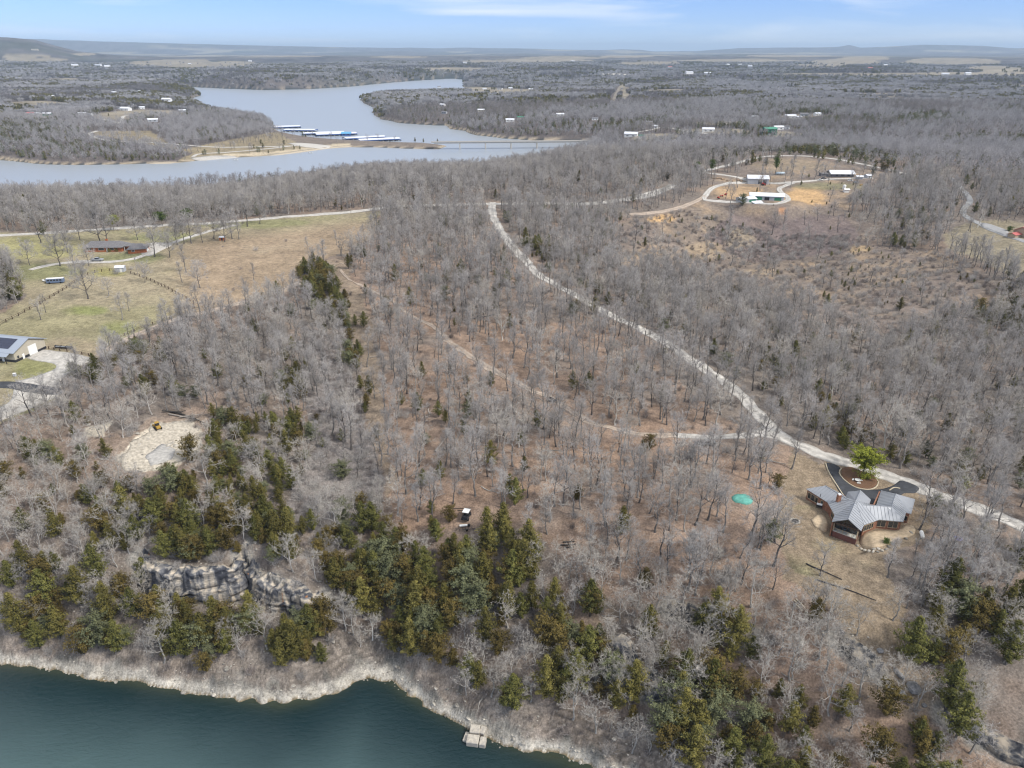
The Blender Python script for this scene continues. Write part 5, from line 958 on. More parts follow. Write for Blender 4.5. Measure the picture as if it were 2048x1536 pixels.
# ---- generic pitched-roof building
def gable(name, label, cat, p, rz, L, Wd, h, rise, mw, mr, wins=(), doors=(), over=.5, group=None, hip=0, base=None, trim=None):
    """local x runs along the ridge; wins/doors: (side, centre, sill, width, height), side in 'F' (-y), 'B', 'R' (+x), 'L'"""
    t = empty(name, p, rz); tag(t, label, cat, group); a, b = L/2, Wd/2
    m = MB(); m.v = [(-a, -b, -1.2), (a, -b, -1.2), (a, b, -1.2), (-a, b, -1.2), (-a, -b, h), (a, -b, h), (a, b, h), (-a, b, h)]
    m.f = [(0, 1, 5, 4), (2, 3, 7, 6), (3, 0, 4, 7), (1, 2, 6, 5)]
    if not hip: m.v += [(-a, 0, h+rise), (a, 0, h+rise)]; m.f = [(0, 1, 5, 4), (2, 3, 7, 6), (3, 0, 4, 8, 7), (1, 2, 6, 9, 5)]
    m.build('wall', mw, t); k = rise/b; A, Bb = a+over, b+over; ze = h-over*k+.08; zr = h+rise+.08; r = MB(); hx = A-hip
    if hip:
        r.slab([(-A, -Bb, ze), (A, -Bb, ze), (hx, 0, zr), (-hx, 0, zr)], .12); r.slab([(A, Bb, ze), (-A, Bb, ze), (-hx, 0, zr), (hx, 0, zr)], .12); r.slab([(A, -Bb, ze), (A, Bb, ze), (hx, 0, zr)], .12); r.slab([(-A, Bb, ze), (-A, -Bb, ze), (-hx, 0, zr)], .12)
    else: r.slab([(-A, -Bb, ze), (A, -Bb, ze), (A, 0, zr), (-A, 0, zr)], .14); r.slab([(A, Bb, ze), (-A, Bb, ze), (-A, 0, zr), (A, 0, zr)], .14)
    ro = r.build('roof', mr, t)
    def opening(nm, mm, side, c, s, w_, h_, fr):
        z = s+h_/2; o = .03
        if side == 'F': c_, d = (c, -b-o, z), (w_, .08, h_)
        elif side == 'B': c_, d = (c, b+o, z), (w_, .08, h_)
        elif side == 'R': c_, d = (a+o, c, z), (.08, w_, h_)
        else: c_, d = (-a-o, c, z), (.08, w_, h_)
        x = B(nm, mm, t, (c_, d))
        if fr:
            g_ = MB(); th = .1
            for (du, dz_, uu, zz) in ((0, h_/2, w_+.2, th), (0, -h_/2, w_+.2, th), (-w_/2, 0, th, h_), (w_/2, 0, th, h_)):
                g_.box((c_[0]+(du if side in 'FB' else 0), c_[1]+(0 if side in 'FB' else du), z+dz_), ((uu if side in 'FB' else .16), (.16 if side in 'FB' else uu), zz))
            g_.build('frame', M_white, x)
    for w_ in wins: opening('window', M_glass, *w_[:5], len(w_) > 5)
    for d in doors: opening('door', d[5] if len(d) > 5 else M_white, *d[:5], False)
    if base: x = B('base_panel', base, t, ((0, -b-.03, .5), (L, .06, 1.0)), ((a+.03, 0, .5), (.06, Wd+.1, 1.0)))
    return t

# ---- star shaped brick house
HZ = 35.0; H0 = at(1722, 1030, HZ); H0 = Vector((H0.x, H0.y, HZ))
house = empty('brick_house', H0); tag(house, 'star shaped brick house with grey standing seam metal roof beside the gravel road', 'house')
def hp(cx, cy_, z): p = at(1600+cx/8.533, 950+cy_/8.533, HZ+z); return p-H0
EV = 3.1
roofs = {}
P_ = hp(955, 440, 6.3)
K = dict(A=hp(105, 235, EV), B=hp(470, 465, EV), R1=hp(430, 180, 4.9), R2=hp(815, 415, 5.0), C=hp(590, 680, EV), L=hp(545, 795, EV+.2), G=hp(825, 755, 5.2), K=hp(1045, 955, EV+.2), M=hp(1095, 850, EV), N=hp(1350, 762, EV), O=hp(1765, 795, EV), S=hp(1565, 540, 5.2), Q=hp(1085, 512, 5.3),
         T=hp(1640, 322, 5.2), U=hp(1385, 262, EV), Vv=hp(1300, 512, EV), W=hp(1900, 665, EV), X=hp(1965, 412, EV), Y=hp(1810, 640, EV), V=hp(1035, 262, 5.2), V1=hp(815, 285, EV), V2=hp(780, 372, EV), V3=hp(1210, 415, EV), V4=hp(1185, 500, EV))
k_ = K
back = lambda a, b, dz: None
AB = (k_['R1']-k_['A']); Aback = k_['R1']+Vector((AB.x*.9, AB.y*.9, -(4.9-EV))); Bback = k_['R2']+Vector((AB.x*.9, AB.y*.9, -(5.0-EV)))
facets = [[k_['A'], k_['B'], k_['R2'], k_['R1']], [k_['R1'], k_['R2'], Bback, Aback], [k_['B'], P_, k_['R2']], [k_['B'], k_['C'], P_], [k_['C'], k_['L'], k_['G'], P_], [k_['G'], k_['K'], k_['M'], P_], [k_['M'], k_['N'], k_['Q'], P_], [k_['N'], k_['O'], k_['S'], k_['Q']],
          [k_['U'], k_['Vv'], k_['S'], k_['T']], [k_['T'], k_['S'], k_['O'], k_['Y']], [k_['T'], k_['Y'], k_['W'], k_['X']], [k_['V'], P_, k_['V2'], k_['V1']], [k_['V'], k_['V3'], k_['V4'], P_], [P_, k_['V4'], k_['Vv'], k_['S'], k_['Q']], [P_, k_['V2'], k_['R2']]]
for f in facets:
    m = MB()
    n_ = (f[1]-f[0]).cross(f[2]-f[0])
    if n_.z < 0: f = f[::-1]
    c0 = f[0]
    for i in range(1, len(f)-1): m.slab([f[0], f[i], f[i+1]], .16)
    o = m.build('roof_panel', M_rmetal, house)
    # standing seams up the slope
    n_ = (f[1]-f[0]).cross(f[2]-f[0]).normalized(); dn_ = Vector((n_.x, n_.y, 0)); 
    if dn_.length < .05: continue
    up_ = (Vector((0, 0, 1))-n_*n_.z).normalized(); ac = n_.cross(up_); us = [(p-c0).dot(ac) for p in f]; sm = MB(); u = math.ceil(min(us)/.9)*.9
    while u < max(us):
        xs = []
        for i in range(len(f)):
            p, q = f[i], f[(i+1) % len(f)]; up, uq = (p-c0).dot(ac), (q-c0).dot(ac)
            if (up-u)*(uq-u) < 0: xs.append(p+(q-p)*((u-up)/(uq-up)))
        if len(xs) == 2 and (xs[0]-xs[1]).length > .5: d_ = (xs[1]-xs[0]).normalized(); a_ = ac*.025; n2_ = n_*.05; p, q = xs[0]+n_*.01, xs[1]+n_*.01; sm.poly([p-a_, q-a_, q-a_+n2_, p-a_+n2_]); sm.poly([p+a_, p+a_+n2_, q+a_+n2_, q+a_]); sm.poly([p-a_+n2_, q-a_+n2_, q+a_+n2_, p+a_+n2_])
        u += .9
    if sm.v: sm.build('roof_seams', M_rib, o)
for a_, b_ in (('R1', 'R2'), ('G', 'P'), ('S', 'T'), ('V', 'P'), ('Q', 'S'), ('M', 'P'), ('C', 'P')):
    p = k_.get(a_, P_); q = k_.get(b_, P_); MB().cyl(p+Vector((0, 0, .04)), q+Vector((0, 0, .04)), .09, 5).build('ridge_cap', M_rmetal, house)
cen = Vector((0, 3, 0))
def inset(p, d=.7): v = Vector((cen.x-p.x, cen.y-p.y, 0)); v = v.normalized()*d; return Vector((p.x+v.x, p.y+v.y, 0))
def wallrun(a, b, z1, wins, d=.7, z0=-1.6, nm='wall', m_=M_brick, ca=None):
    p, q = inset(a, d), inset(b, d); t_ = (q-p); L = t_.length; rz = math.atan2(t_.y, t_.x); c = (p+q)/2
    w = B(nm, m_, house, ((c.x, c.y, (z0+z1)/2), (L, .3, z1-z0), rz)); n_ = Vector((t_.y, -t_.x, 0)).normalized()
    if n_.dot(Vector((c.x-cen.x, c.y-cen.y, 0))) < 0: n_ = -n_
    for (u, s, ww, hh) in wins:
        x = p+t_*u+n_*.16; o = B('window', M_glass, house, ((x.x, x.y, s+hh/2), (ww, .08, hh), rz)); nn = max(1, round(ww/1.1)); fr = MB()
        for i in range(nn+1): y = x+t_.normalized()*(-ww/2+ww*i/nn)+n_*.05; fr.box((y.x, y.y, s+hh/2), (.07, .07, hh+.1), rz)
        for zz in (s, s+hh): y = x+n_*.05; fr.box((y.x, y.y, zz), (ww+.1, .1, .1), rz)
        fr.build('frame', M_lwood, o)
    return w
wallrun(k_['A'], k_['B'], EV-.15, [(.12, .7, 1.0, 1.7), (.30, .6, 3.4, 1.9), (.48, .7, .9, 1.7), (.72, 1.2, .8, 1.2)], .5)
wallrun(k_['A'], Aback, EV-.1, [(.5, .9, 1.4, 1.2)], .5)
wallrun(k_['B'], k_['C'], EV-.15, [(.75, .8, 1.8, 1.7)], .55)
wallrun(k_['C'], k_['L'], EV-.15, [], .6)
wallrun(k_['M'], k_['N'], EV-.15, [(.30, .7, 2.9, 1.8), (.62, .8, .9, 1.6)], .6, -2.6)
wallrun(k_['N'], k_['O'], EV-.15, [(.18, .7, 2.3, 1.9), (.70, .7, 2.3, 1.9)], .7, -2.6)
wallrun(k_['O'], k_['Y'], EV-.15, [(.5, .3, 1.0, 2.2)], .7, -2.2)
wallrun(k_['Y'], k_['W'], EV-.15, [(.4, .7, 1.4, 1.5)], .6, -2.2)
wallrun(k_['W'], k_['X'], EV-.15, [(.5, .9, 1.6, 1.4)], .6); wallrun(k_['X'], k_['U'], EV-.15, [(.5, .9, 1.6, 1.4)], .6)
wallrun(k_['U'], k_['Vv'], EV-.15, [(.5, .1, 4.5, 2.2)], .6); wallrun(k_['Vv'], k_['V4'], EV-.15, [(.5, .2, 1.6, 2.2)], .6)
wallrun(Aback, Bback, EV-.15, [(.4, .9, 1.8, 1.4)], .5); wallrun(Bback, k_['V2'], EV-.15, [], .6)
for nm in ('V1', 'V3', 'V2'): p = inset(k_[nm], .5); B('porch_post', M_lwood, house, ((p.x, p.y, EV/2-.2), (.25, .25, EV+.2)))
# gable glass wall set back under the front gable, with the deck before it
gL, gK, gG = inset(k_['L'], 2.6), inset(k_['K'], 2.6), inset(k_['G'], 2.2)
m = MB(); m.poly([(gL.x, gL.y, 0), (gK.x, gK.y, 0), (gK.x, gK.y, EV), (gG.x, gG.y, 5.0), (gL.x, gL.y, EV)]); m.build('glass_front', M_glass, house)
t_ = gK-gL; rz = math.atan2(t_.y, t_.x); fr = MB()
for u in (.02, .2, .36, .5, .64, .8, .98): x = gL+t_*u; fr.box((x.x+.06, x.y-.08, (EV+1.8*(1-abs(u-.5)*2))/2), (.14, .14, EV+1.8*(1-abs(u-.5)*2)), rz)
for zz in (.1, 2.3): x = (gL+gK)/2; fr.box((x.x+.06, x.y-.08, zz), (t_.length, .14, .14), rz)
fr.build('mullion', M_wood, house)
MB().cyl(k_['L']+Vector((.3, .3, -.25)), k_['K']+Vector((-.2, .3, -.25)), .16, 4).build('beam', M_wood, house)
D1, D2, D3, D4 = hp(560, 942, .15), hp(958, 1090, .15), hp(1015, 965, .15), hp(625, 830, .15)
deck = MB().slab([D1, D2, D3, D4], .2).build('deck', M_tile, house)
m = MB(); zb = -3.0
for a_, b_ in ((D1, D2), (D2, D3), (D4, D1)):
    c = (a_+b_)/2; tt = b_-a_; m.box((c.x, c.y, (zb-.05)/2), (tt.length+.12, .12, -zb), math.atan2(tt.y, tt.x))
m.build('deck_skirt', mat('deck_skirt_brown', (.16, .075, .065), .85, noise=.2, nscale=2), deck)
for a_, b_ in ((D1, D2), (D2, D3), (D1, D4)):
    c = (a_+b_)/2; tt = b_-a_; B('railing', M_lwood, deck, ((c.x, c.y, 1.1), (tt.length, .08, .07), math.atan2(tt.y, tt.x)), *[((a_.x+tt.x*u, a_.y+tt.y*u, .6), (.07, .07, 1.0)) for u in np.linspace(0, 1, 6)])
for p in (D1, D2): MB().box((p.x, p.y, 1.6), (.22, .22, 3.0)).build('deck_post', M_lwood, deck)
ch = hp(652, 440, 4.4); cb = B('chimney', M_brick, house, ((ch.x, ch.y, 5.0), (.95, .8, 2.6), .2)); B('chimney_cap', M_white, cb, ((ch.x, ch.y, 6.42), (.7, .6, .28), .2))
pv = hp(350, 350, 4.1); MB().cyl((pv.x, pv.y, 3.6), (pv.x, pv.y, 4.7), .07, 6).build('vent_pipe', M_dark, house)
pv = hp(1525, 590, 4.6); MB().ball((pv.x, pv.y, 4.75), .28).build('roof_vent', M_white, house)
# things on and round the house
def hw(cx, cy_, z=0): p = at(1600+cx/8.533, 950+cy_/8.533, HZ+z); return Vector((p.x, p.y, HZ+z))
def chair(p, rz, m_, label, s=1, group=None):
    t = empty('patio_chair', p, rz); B('seat', m_, t, ((0, 0, .42*s), (.6*s, .6*s, .07))); B('backrest', m_, t, ((0, .3*s, .75*s), (.6*s, .07, .7*s)))
    for sx in (-1, 1):
        for sy in (-1, 1): B('leg', m_, t, ((sx*.26*s, sy*.26*s, .2*s), (.06, .06, .4*s)))
    return tag(t, label, 'chair', group)
M_bluef = mat('blue_grey_cushion', (.10, .15, .20), .8)
chair(hw(760, 950, .15), .4, M_bluef, 'blue grey patio chair in the middle of the deck', 1.3, 'patio chairs on the deck'); chair(hw(960, 1005, .15), -1.2, M_bluef, 'blue grey patio chair at the right end of the deck', 1.3, 'patio chairs on the deck'); chair(hw(655, 900, .15), 1.3, M_bluef, 'blue grey patio chair at the left end of the deck', 1.3, 'patio chairs on the deck')
t = empty('patio_table', hw(860, 950, .15)); MB().cyl((0, 0, .68), (0, 0, .74), .8, 12).build('tabletop', M_bluef, t); MB().cyl((0, 0, 0), (0, 0, .68), .08, 6).build('leg', M_dark, t); tag(t, 'round blue grey table on the deck of the star shaped house', 'table')
t = empty('grill', hw(322, 560), -.5); B('firebox', M_dark, t, ((0, 0, .8), (1.5, .8, .5))); MB().cyl((-.7, 0, 1.1), (.7, 0, 1.1), .36, 8).build('lid', M_white, t)
for sx in (-.6, .6): B('leg', M_dark, t, ((sx, 0, .3), (.08, .6, .6)))
tag(t, 'black grill with white lid by the left wing of the house', 'grill')
t = empty('picnic_table', hw(978, 118)); MB().cyl((0, 0, .7), (0, 0, .78), .85, 10).build('tabletop', M_white, t)
for k in range(3): a = k*2.1+.4; B('bench', M_white, t, ((1.25*math.cos(a), 1.25*math.sin(a), .42), (.4, 1.1, .08), a)); B('leg', M_white, t, ((.5*math.cos(a), .5*math.sin(a), .33), (.12, .12, .66)))
tag(t, 'round white picnic table with benches in the driveway island', 'table')
t = empty('propane_tank', hit(1843, 1074), 1.25); MB().cyl((-1.2, 0, .75), (1.2, 0, .75), .5, 12).ball((-1.2, 0, .75), (.35, .5, .5)).ball((1.2, 0, .75), (.35, .5, .5)).build('tank', M_white, t); MB().cyl((0, 0, 1.2), (0, 0, 1.45), .2, 8).build('valve_dome', M_white, t)
for sx in (-.8, .8): B('foot', M_dark, t, ((sx, 0, .12), (.2, .7, .3)))
tag(t, 'white propane tank on the ground right of the brick house', 'gas tank')
t = empty('patio_umbrella', hit(1913, 1086)); m = MB(); m.cyl((0, 0, 1.5), (0, 0, 2.1), 1.15, 8, .05).build('canopy', mat('lavender_cloth', (.30, .28, .55), .8), t); MB().cyl((0, 0, -.1), (0, 0, 1.9), .04, 5).build('pole', M_white, t); tag(t, 'small lavender umbrella among the trees right of the propane tank', 'umbrella')
t = empty('fire_pit', hit(1590, 1043)); 
for k in range(12): a = k*math.pi/6; B('stone', M_stone, t, ((1.15*math.cos(a), 1.15*math.sin(a), .12), (.5, .35, .35), a+1.57), bevel=.05)
MB().cyl((0, 0, .0), (0, 0, .22), .85, 10).ball((0, 0, .25), (.8, .6, .3)).build('cover', M_dlog, t); tag(t, 'stone ringed fire pit with a dark heap on the lawn left of the house', 'fire pit')
pad('patio', [(1622, 1040), (1638, 1030), (1650, 1035), (1655, 1052), (1650, 1064), (1632, 1055)], M_paving, .6, lift=.12)
pad('stone_terrace', [(1722, 1072), (1760, 1062), (1790, 1062), (1815, 1050), (1830, 1058), (1825, 1072), (1800, 1078), (1775, 1090), (1745, 1096), (1722, 1090)], M_paving, .6, lift=.1)
m = MB(); 
for i, (a, b) in enumerate([(1700, 1068), (1715, 1092), (1722, 1098), (1730, 1101), (1738, 1103), (1746, 1104), (1755, 1104), (1764, 1102), (1772, 1099), (1778, 1094), (1784, 1088), (1690, 1077), (1748, 1099), (1757, 1098), (1812, 1078), (1822, 1066)]):
    boulder(a, b, random.uniform(.9, 1.6), random.uniform(.6, 1.0), random.uniform(.4, .7), random.uniform(0, 3), ('pale garden rock in the stone border below the terrace' if 1700 < a < 1800 else 'pale garden rock beside the deck and house wall'), group=('rocks of the stone border below the terrace' if 1700 < a < 1800 else 'garden rocks beside the house wall'), name='garden_rock', seed=i)
# asphalt loop with stone edging and planted island
drv = pad('asphalt_driveway', [(1652, 926), (1668, 929), (1680, 936), (1678, 944), (1688, 958), (1705, 972), (1735, 979), (1762, 979), (1785, 972), (1800, 962), (1812, 964), (1832, 972), (1838, 978), (1830, 986), (1805, 988), (1790, 1010), (1755, 1012), (1700, 1000), (1680, 985), (1666, 960), (1657, 940)], M_asph, .6, lift=.04)
pad('driveway_island', [(1683, 938), (1700, 935), (1722, 943), (1745, 951), (1754, 962), (1752, 972), (1738, 979), (1712, 976), (1695, 966), (1684, 952)], M_mulch, .6, lift=.16)
def kerb(pts, label, wdt=.28, h=.14):
    c = catmull([hit(*p) for p in pts], .8); t = np.gradient(c, axis=0); t /= np.linalg.norm(t, axis=1)[:, None]; n_ = np.stack([-t[:, 1], t[:, 0]], -1); g_ = gz(c[:, 0], c[:, 1])
    R_ = [np.column_stack([c+n_*o, g_+z]) for o, z in ((-wdt/2, -.1), (-wdt/2, h+.16), (wdt/2, h+.16), (wdt/2, -.1))]; V = np.stack(R_, 1).reshape(-1, 3); ii = np.arange(len(c)*4).reshape(-1, 4)
    Fq = np.stack([ii[:-1, :-1], ii[1:, :-1], ii[1:, 1:], ii[:-1, 1:]], -1).reshape(-1, 4); tag(link('kerb', mesh_np('kerb', V, Fq, M_edge)), label, 'kerb', 'stone kerbs of the asphalt drive')
kerb([(1683, 938), (1678, 946), (1690, 962), (1710, 975), (1735, 980), (1750, 976), (1756, 966), (1750, 956)], 'curved pale stone kerb round the driveway island'); kerb([(1651, 927), (1655, 940), (1666, 960), (1680, 982), (1688, 994)], 'long pale stone kerb along the left edge of the asphalt drive'); kerb([(1778, 982), (1788, 976), (1800, 978)], 'short pale stone kerb by the right end of the asphalt drive')
def single(name, cat, label, p, H, Wd, kind, ml, n=2600, leaf=.3, base=.1, rz=0, seed=1, mb=M_bark_d):
    a, b = leafy(name, np.random.default_rng(seed), H, Wd, kind, ml, mb, n, leaf, base); t = empty(name, p, rz); link('trunk', a, t); link('crown', b, t); return tag(t, label, cat)
single('pine_tree', 'pine', 'bright yellow green pine growing in the island of the asphalt drive', hit(1722, 952), 9.4, 10.0, 'round', M_pine, 6500, .5, .34, seed=3)
single('pine_shrub', 'shrub', 'low bright green pine shrub at the foot of the island pine', hit(1732, 958), 2.2, 6.5, 'round', M_pine, 1500, .35, .1, seed=4)
single('garden_shrub', 'shrub', 'round bright green shrub on the stone terrace', hit(1772, 1086), 1.3, 2.2, 'round', M_pine2, 900, .22, .05, seed=5)
single('pine_tree', 'pine', 'pale green young pine across the gravel road from the house', hit(1925, 985), 5, 3, 'oval', M_pine, 900, .3, .2, seed=6)
for i, (px_, py_, H, Wd, ml, lab) in enumerate([(228, 462, 10, 9, M_pine, 'yellow green pine behind the orange brick ranch house'), (325, 452, 9, 9.5, M_pine2, 'rounded green pine beyond the county road, left of its neighbour'), (378, 450, 10.5, 8, M_pine2, 'tall green pine right of the rounded pine by the county road'), (1550, 350, 15, 6.5, M_pine2, 'tall dark pine standing alone in the hilltop field'), (1422, 352, 14, 6.5, M_pine2, 'slim green pine left of the hilltop barns'), (1393, 352, 12, 6, M_pine2, 'low green pine farthest left of the hilltop farm')]):
    single('pine_tree', 'pine', lab, hit(px_, py_), H, Wd, 'round', ml, 2200, .55, .42, seed=20+i)
# white sycamores
for i, (px_, py_, H, lab) in enumerate([(1768, 900, 16, 'large white branched sycamore across the road from the bright pine'), (1005, 680, 12, 'slender white birch like tree inside the trail loop'), (1230, 850, 12, 'white stemmed tree above the pale trail'), (1955, 455, 12, 'white stemmed tree where the right lane meets the red roofed house drive'), (1660, 800, 12, 'white branched tree left of the cedars across the gravel road'), (745, 1280, 8, 'small pale spreading tree above the shore bend')]):
    a, b = bare_tree('sycamore', H, np.random.default_rng(40+i), mat('white_bark', (.62, .60, .55), .8, noise=.15) if i == 0 else bpy.data.materials['white_bark'], M_twig_l, spread=.5, fork=.25, nl=9, gnarl=.12, tw=1.2, dens=.75); t = empty('sycamore_tree', hit(px_, py_), i); link('trunk', a, t); link('crown', b, t); tag(t, lab, 'tree')

pad('rock_cut', [(234, 928), (250, 905), (262, 885), (290, 868), (302, 850), (335, 846), (352, 840), (385, 846), (402, 862), (380, 876), (362, 885), (372, 900), (362, 922), (332, 932), (318, 944), (282, 938), (255, 944)], mat('cut_limestone', (.40, .355, .29), .95, noise=.3, nscale=1.1, col2=(.62, .56, .46), bump=.8, bscale=2.5), .8, lift=.05, rag=2.2)
pad('rock_floor', [(298, 908), (318, 890), (345, 890), (350, 905), (330, 925), (300, 932)], mat('crushed_grey_stone', (.40, .385, .36), .95, noise=.25, nscale=1.2), .8, lift=.2, rag=1.5)
pad('road_junction', [(1500, 868), (1520, 855), (1540, 852), (1568, 885), (1550, 878), (1525, 874)], M_gravel, 1, lift=.01)
# ---- things in the woods
t = empty('tarp', hit(1485, 998), -.15); m = MB(); rg_ = random.Random(3); n_ = 18; ring = [(3.0*math.cos(i*2*math.pi/n_)*rg_.uniform(.85, 1.05), 2.5*math.sin(i*2*math.pi/n_)*rg_.uniform(.85, 1.05)) for i in range(n_)]
tp = link('tarp', mesh_np('tarp', *(lambda P: (np.array([(0, 0, .3)]+[(x*.55, y*.55, .26+rg_.uniform(-.12, .15)) for x, y in P]+[(x, y, .12+rg_.uniform(-.05, .1)) for x, y in P]+[(x*1.02, y*1.02, -.3) for x, y in P]), [np.array([(0, 1+i, 1+(i+1) % n_) for i in range(n_)]), np.array([(1+i, 1+n_+i, 1+n_+(i+1) % n_, 1+(i+1) % n_) for i in range(n_)]+[(1+n_+i, 1+2*n_+i, 1+2*n_+(i+1) % n_, 1+n_+(i+1) % n_) for i in range(n_)])]))(ring), M_teal)); tp.location = t.location; bpy.data.objects.remove(t); tag(tp, 'teal tarp spread over a low heap in the leaf covered woods', 'tarp')
def pickup(p, rz, m_, label, s=1.0, canopy=False):
    t = empty('pickup_truck', p, rz); t.scale = (s,)*3
    B('body', m_, t, ((0, 0, .75), (5.5, 1.9, .6)), ((1.9, 0, 1.05), (1.6, 1.8, .25)), ((-1.7, .88, 1.15), (2.0, .1, .3)), ((-1.7, -.88, 1.15), (2.0, .1, .3)), ((-2.68, 0, 1.15), (.1, 1.8, .3)), bevel=.06)
    MB().slab([(-.75, -.78, 1.75), (.75, -.78, 1.75), (.75, .78, 1.75), (-.75, .78, 1.75)], .08).build('roof', m_, t)
    m = MB(); a = [(-.95, -.88), (1.3, -.88), (1.3, .88), (-.95, .88)]; b_ = [(-.7, -.75), (.7, -.75), (.7, .75), (-.7, .75)]; n = 0; m.v = [(x, y, 1.05) for x, y in a]+[(x, y, 1.69) for x, y in b_]; m.f = [(0, 1, 5, 4), (1, 2, 6, 5), (2, 3, 7, 6), (3, 0, 4, 7)]; m.build('window', M_glass, t)
    if canopy: B('bed_load', M_dark, t, ((-1.75, 0, 1.2), (1.9, 1.6, .35)), bevel=.08)
    for x in (-1.75, 1.75):
        for y in (-.9, .9): w = MB().cyl((x, y-.13, .38), (x, y+.13, .38), .38, 12).build('wheel', M_rubber, t); MB().cyl((x, y-.15*(1 if y < 0 else -1), .38), (x, y+.16*(1 if y > 0 else -1), .38), .2, 8).build('rim', M_silver, w)
    return tag(t, label, 'pickup')
pickup(hit(1413, 890), .18, M_olive, 'dull grey pickup parked in leaves below the pale trail', 1.05, True); pickup(hit(195, 522), .0, M_silver, 'silver pickup on the lawn in front of the ranch house', 1.15)
def utv(p, rz, label, roof):
    t = empty('utility_vehicle', p, rz); B('body', M_dark, t, ((0, 0, .6), (2.8, 1.4, .4)), ((1.1, 0, .85), (.6, 1.2, .3)), bevel=.05); B('seat', M_rubber, t, ((0, 0, .95), (.5, 1.2, .35))); B('cargo_bed', M_dark, t, ((-.95, .6, 1.0), (.9, .06, .4)), ((-.95, -.6, 1.0), (.9, .06, .4)), ((-1.4, 0, 1.0), (.06, 1.2, .4)))
    if roof: B('roof', roof, t, ((.05, 0, 1.95), (1.7, 1.5, .08)))
    for x in (-.6, .7):
        for y in (-.65, .65): B('roll_bar', M_dark, t, ((x, y, 1.4), (.06, .06, 1.1)))
    for x in (-.95, .95):
        for y in (-.7, .7): MB().cyl((x, y-.15, .33), (x, y+.15, .33), .34, 10).build('wheel', M_rubber, t)
    return tag(t, label, 'utility vehicle')
utv(hit(1105, 803), -.7, 'dark open utility vehicle driving on the forest trail', None)
t = utv(hit(933, 1036), 1.3, 'black utility vehicle with white roof in the woods above the cedars', M_white); t.scale = (1.25,)*3
t = empty('trailer', hit(933, 1058), .15); B('frame', M_dark, t, ((0, .9, .5), (4.4, .1, .12)), ((0, -.9, .5), (4.4, .1, .12)), *[((x, 0, .5), (.1, 1.8, .1)) for x in (-2.1, -1.2, -.3, .6, 1.5, 2.1)], ((2.8, 0, .5), (1.3, .1, .1))); MB().cyl((-1.9, .5, .95), (.3, .5, .95), .33, 10).build('tank', M_white, t); B('motor', M_dark, t, ((.75, .5, .9), (.6, .5, .6)))
for y in (-1.05, 1.05): MB().cyl((0, y-.1, .33), (0, y+.1, .33), .33, 10).build('wheel', M_rubber, t)
tag(t, 'black flat trailer with white tank below the white roofed vehicle', 'trailer')
def log(name, label, p1, p2, r, m, cat='log', br=0, group=None, lift=.0, seed=0):
    a, b = hit(*p1), hit(*p2); g_ = Geo(); n = 7; P = np.array([list(a.lerp(b, i/(n-1))) for i in range(n)]); P[:, 2] = gz(P[:, 0], P[:, 1])+r+lift; g_.add(*tube(P, np.linspace(r, r*.45, n), 7)); rg2 = np.random.default_rng(seed+int(p1[0]))
    t0, td, tl = [], [], []
    for i in range(br):
        u = rg2.uniform(.45, 1); q = P[0]+(P[-1]-P[0])*u; q[2] = float(gz(q[0], q[1]))+r; d = unit(unit(P[-1]-P[0])*.8+rg2.normal(size=3)*np.array([.7, .7, .3])+[0, 0, .25]); L = rg2.uniform(1.2, 3.2); g_.add(*tube([q, q+d*L*.5, q+d*L+rg2.normal(size=3)*.2], [r*.4, r*.28, .03], 4))
        for _ in range(8): t0.append(q+d*L*rg2.uniform(.3, 1)); td.append(unit(d+rg2.normal(size=3)*.6)); tl.append(rg2.uniform(.4, 1.3))
    if t0: ribbons(g_, np.array(t0), np.array(td), np.array(tl), .05, rg2)
    o = link(name, g_.mesh(name, m)); return tag(o, label, cat, group)
log('fallen_tree', 'long pale fallen tree lying in the leaf covered woods', (871, 905), (922, 838), .33, M_log, 'fallen tree', 10); log('fallen_tree', 'dark fallen tree with branches high inside the trail loop', (928, 642), (1000, 628), .28, M_dlog, 'fallen tree', 14)
log('fallen_tree', 'short fallen tree by the fence of cedars', (740, 716), (765, 712), .25, M_log, 'fallen tree', 12)
for i, (a, b) in enumerate([((332, 822), (392, 838)), ((338, 830), (400, 842)), ((350, 826), (412, 850)), ((360, 838), (405, 832)), ((325, 826), (365, 828))]): log('cut_log', 'long cut log in the brush heap beside the yellow loader', a, b, .28, M_log if i % 2 else M_dlog, 'log', 4, 'logs of the brush heap by the loader', .15*i, i)
for i, (a, b) in enumerate([((905, 1018), (950, 1016)), ((915, 1021), (930, 1022))]): log('fallen_branch', ['dark bent pole lying behind the white roofed vehicle', 'short dark pole lying behind the white roofed vehicle'][i], a, b, .10, M_dlog, 'branch')
for i, (a, b) in enumerate([((1120, 1092), (1152, 1090)), ((1126, 1086), (1150, 1084)), ((1130, 1096), (1148, 1096))]): log('cut_log', 'dark cut log in the small pile among the leaves', a, b, .22, M_dlog, 'log', 2, 'logs of the small dark pile', .1, i)
for i, (a, b, l) in enumerate([((1612, 1128), (1684, 1160), 'upper black drain pipe lying on the slope below the house'), ((1633, 1160), (1752, 1202), 'lower longer black drain pipe lying on the slope below the house')]): log('drain_pipe', l, a, b, .17, M_dark, 'pipe')
M_split = mat('pale_split_wood', (.60, .52, .40), .8)
for i, (a, b) in enumerate([((1588, 1202), (1600, 1212)), ((1592, 1200), (1606, 1214)), ((1590, 1210), (1602, 1222)), ((1600, 1208), (1610, 1220)), ((1594, 1214), (1604, 1226))]): log('split_log', 'pale split log in the heap on the slope below the yard', a, b, .2, M_split, 'log', 0, 'pale split logs heaped below the yard', .08*i, i)
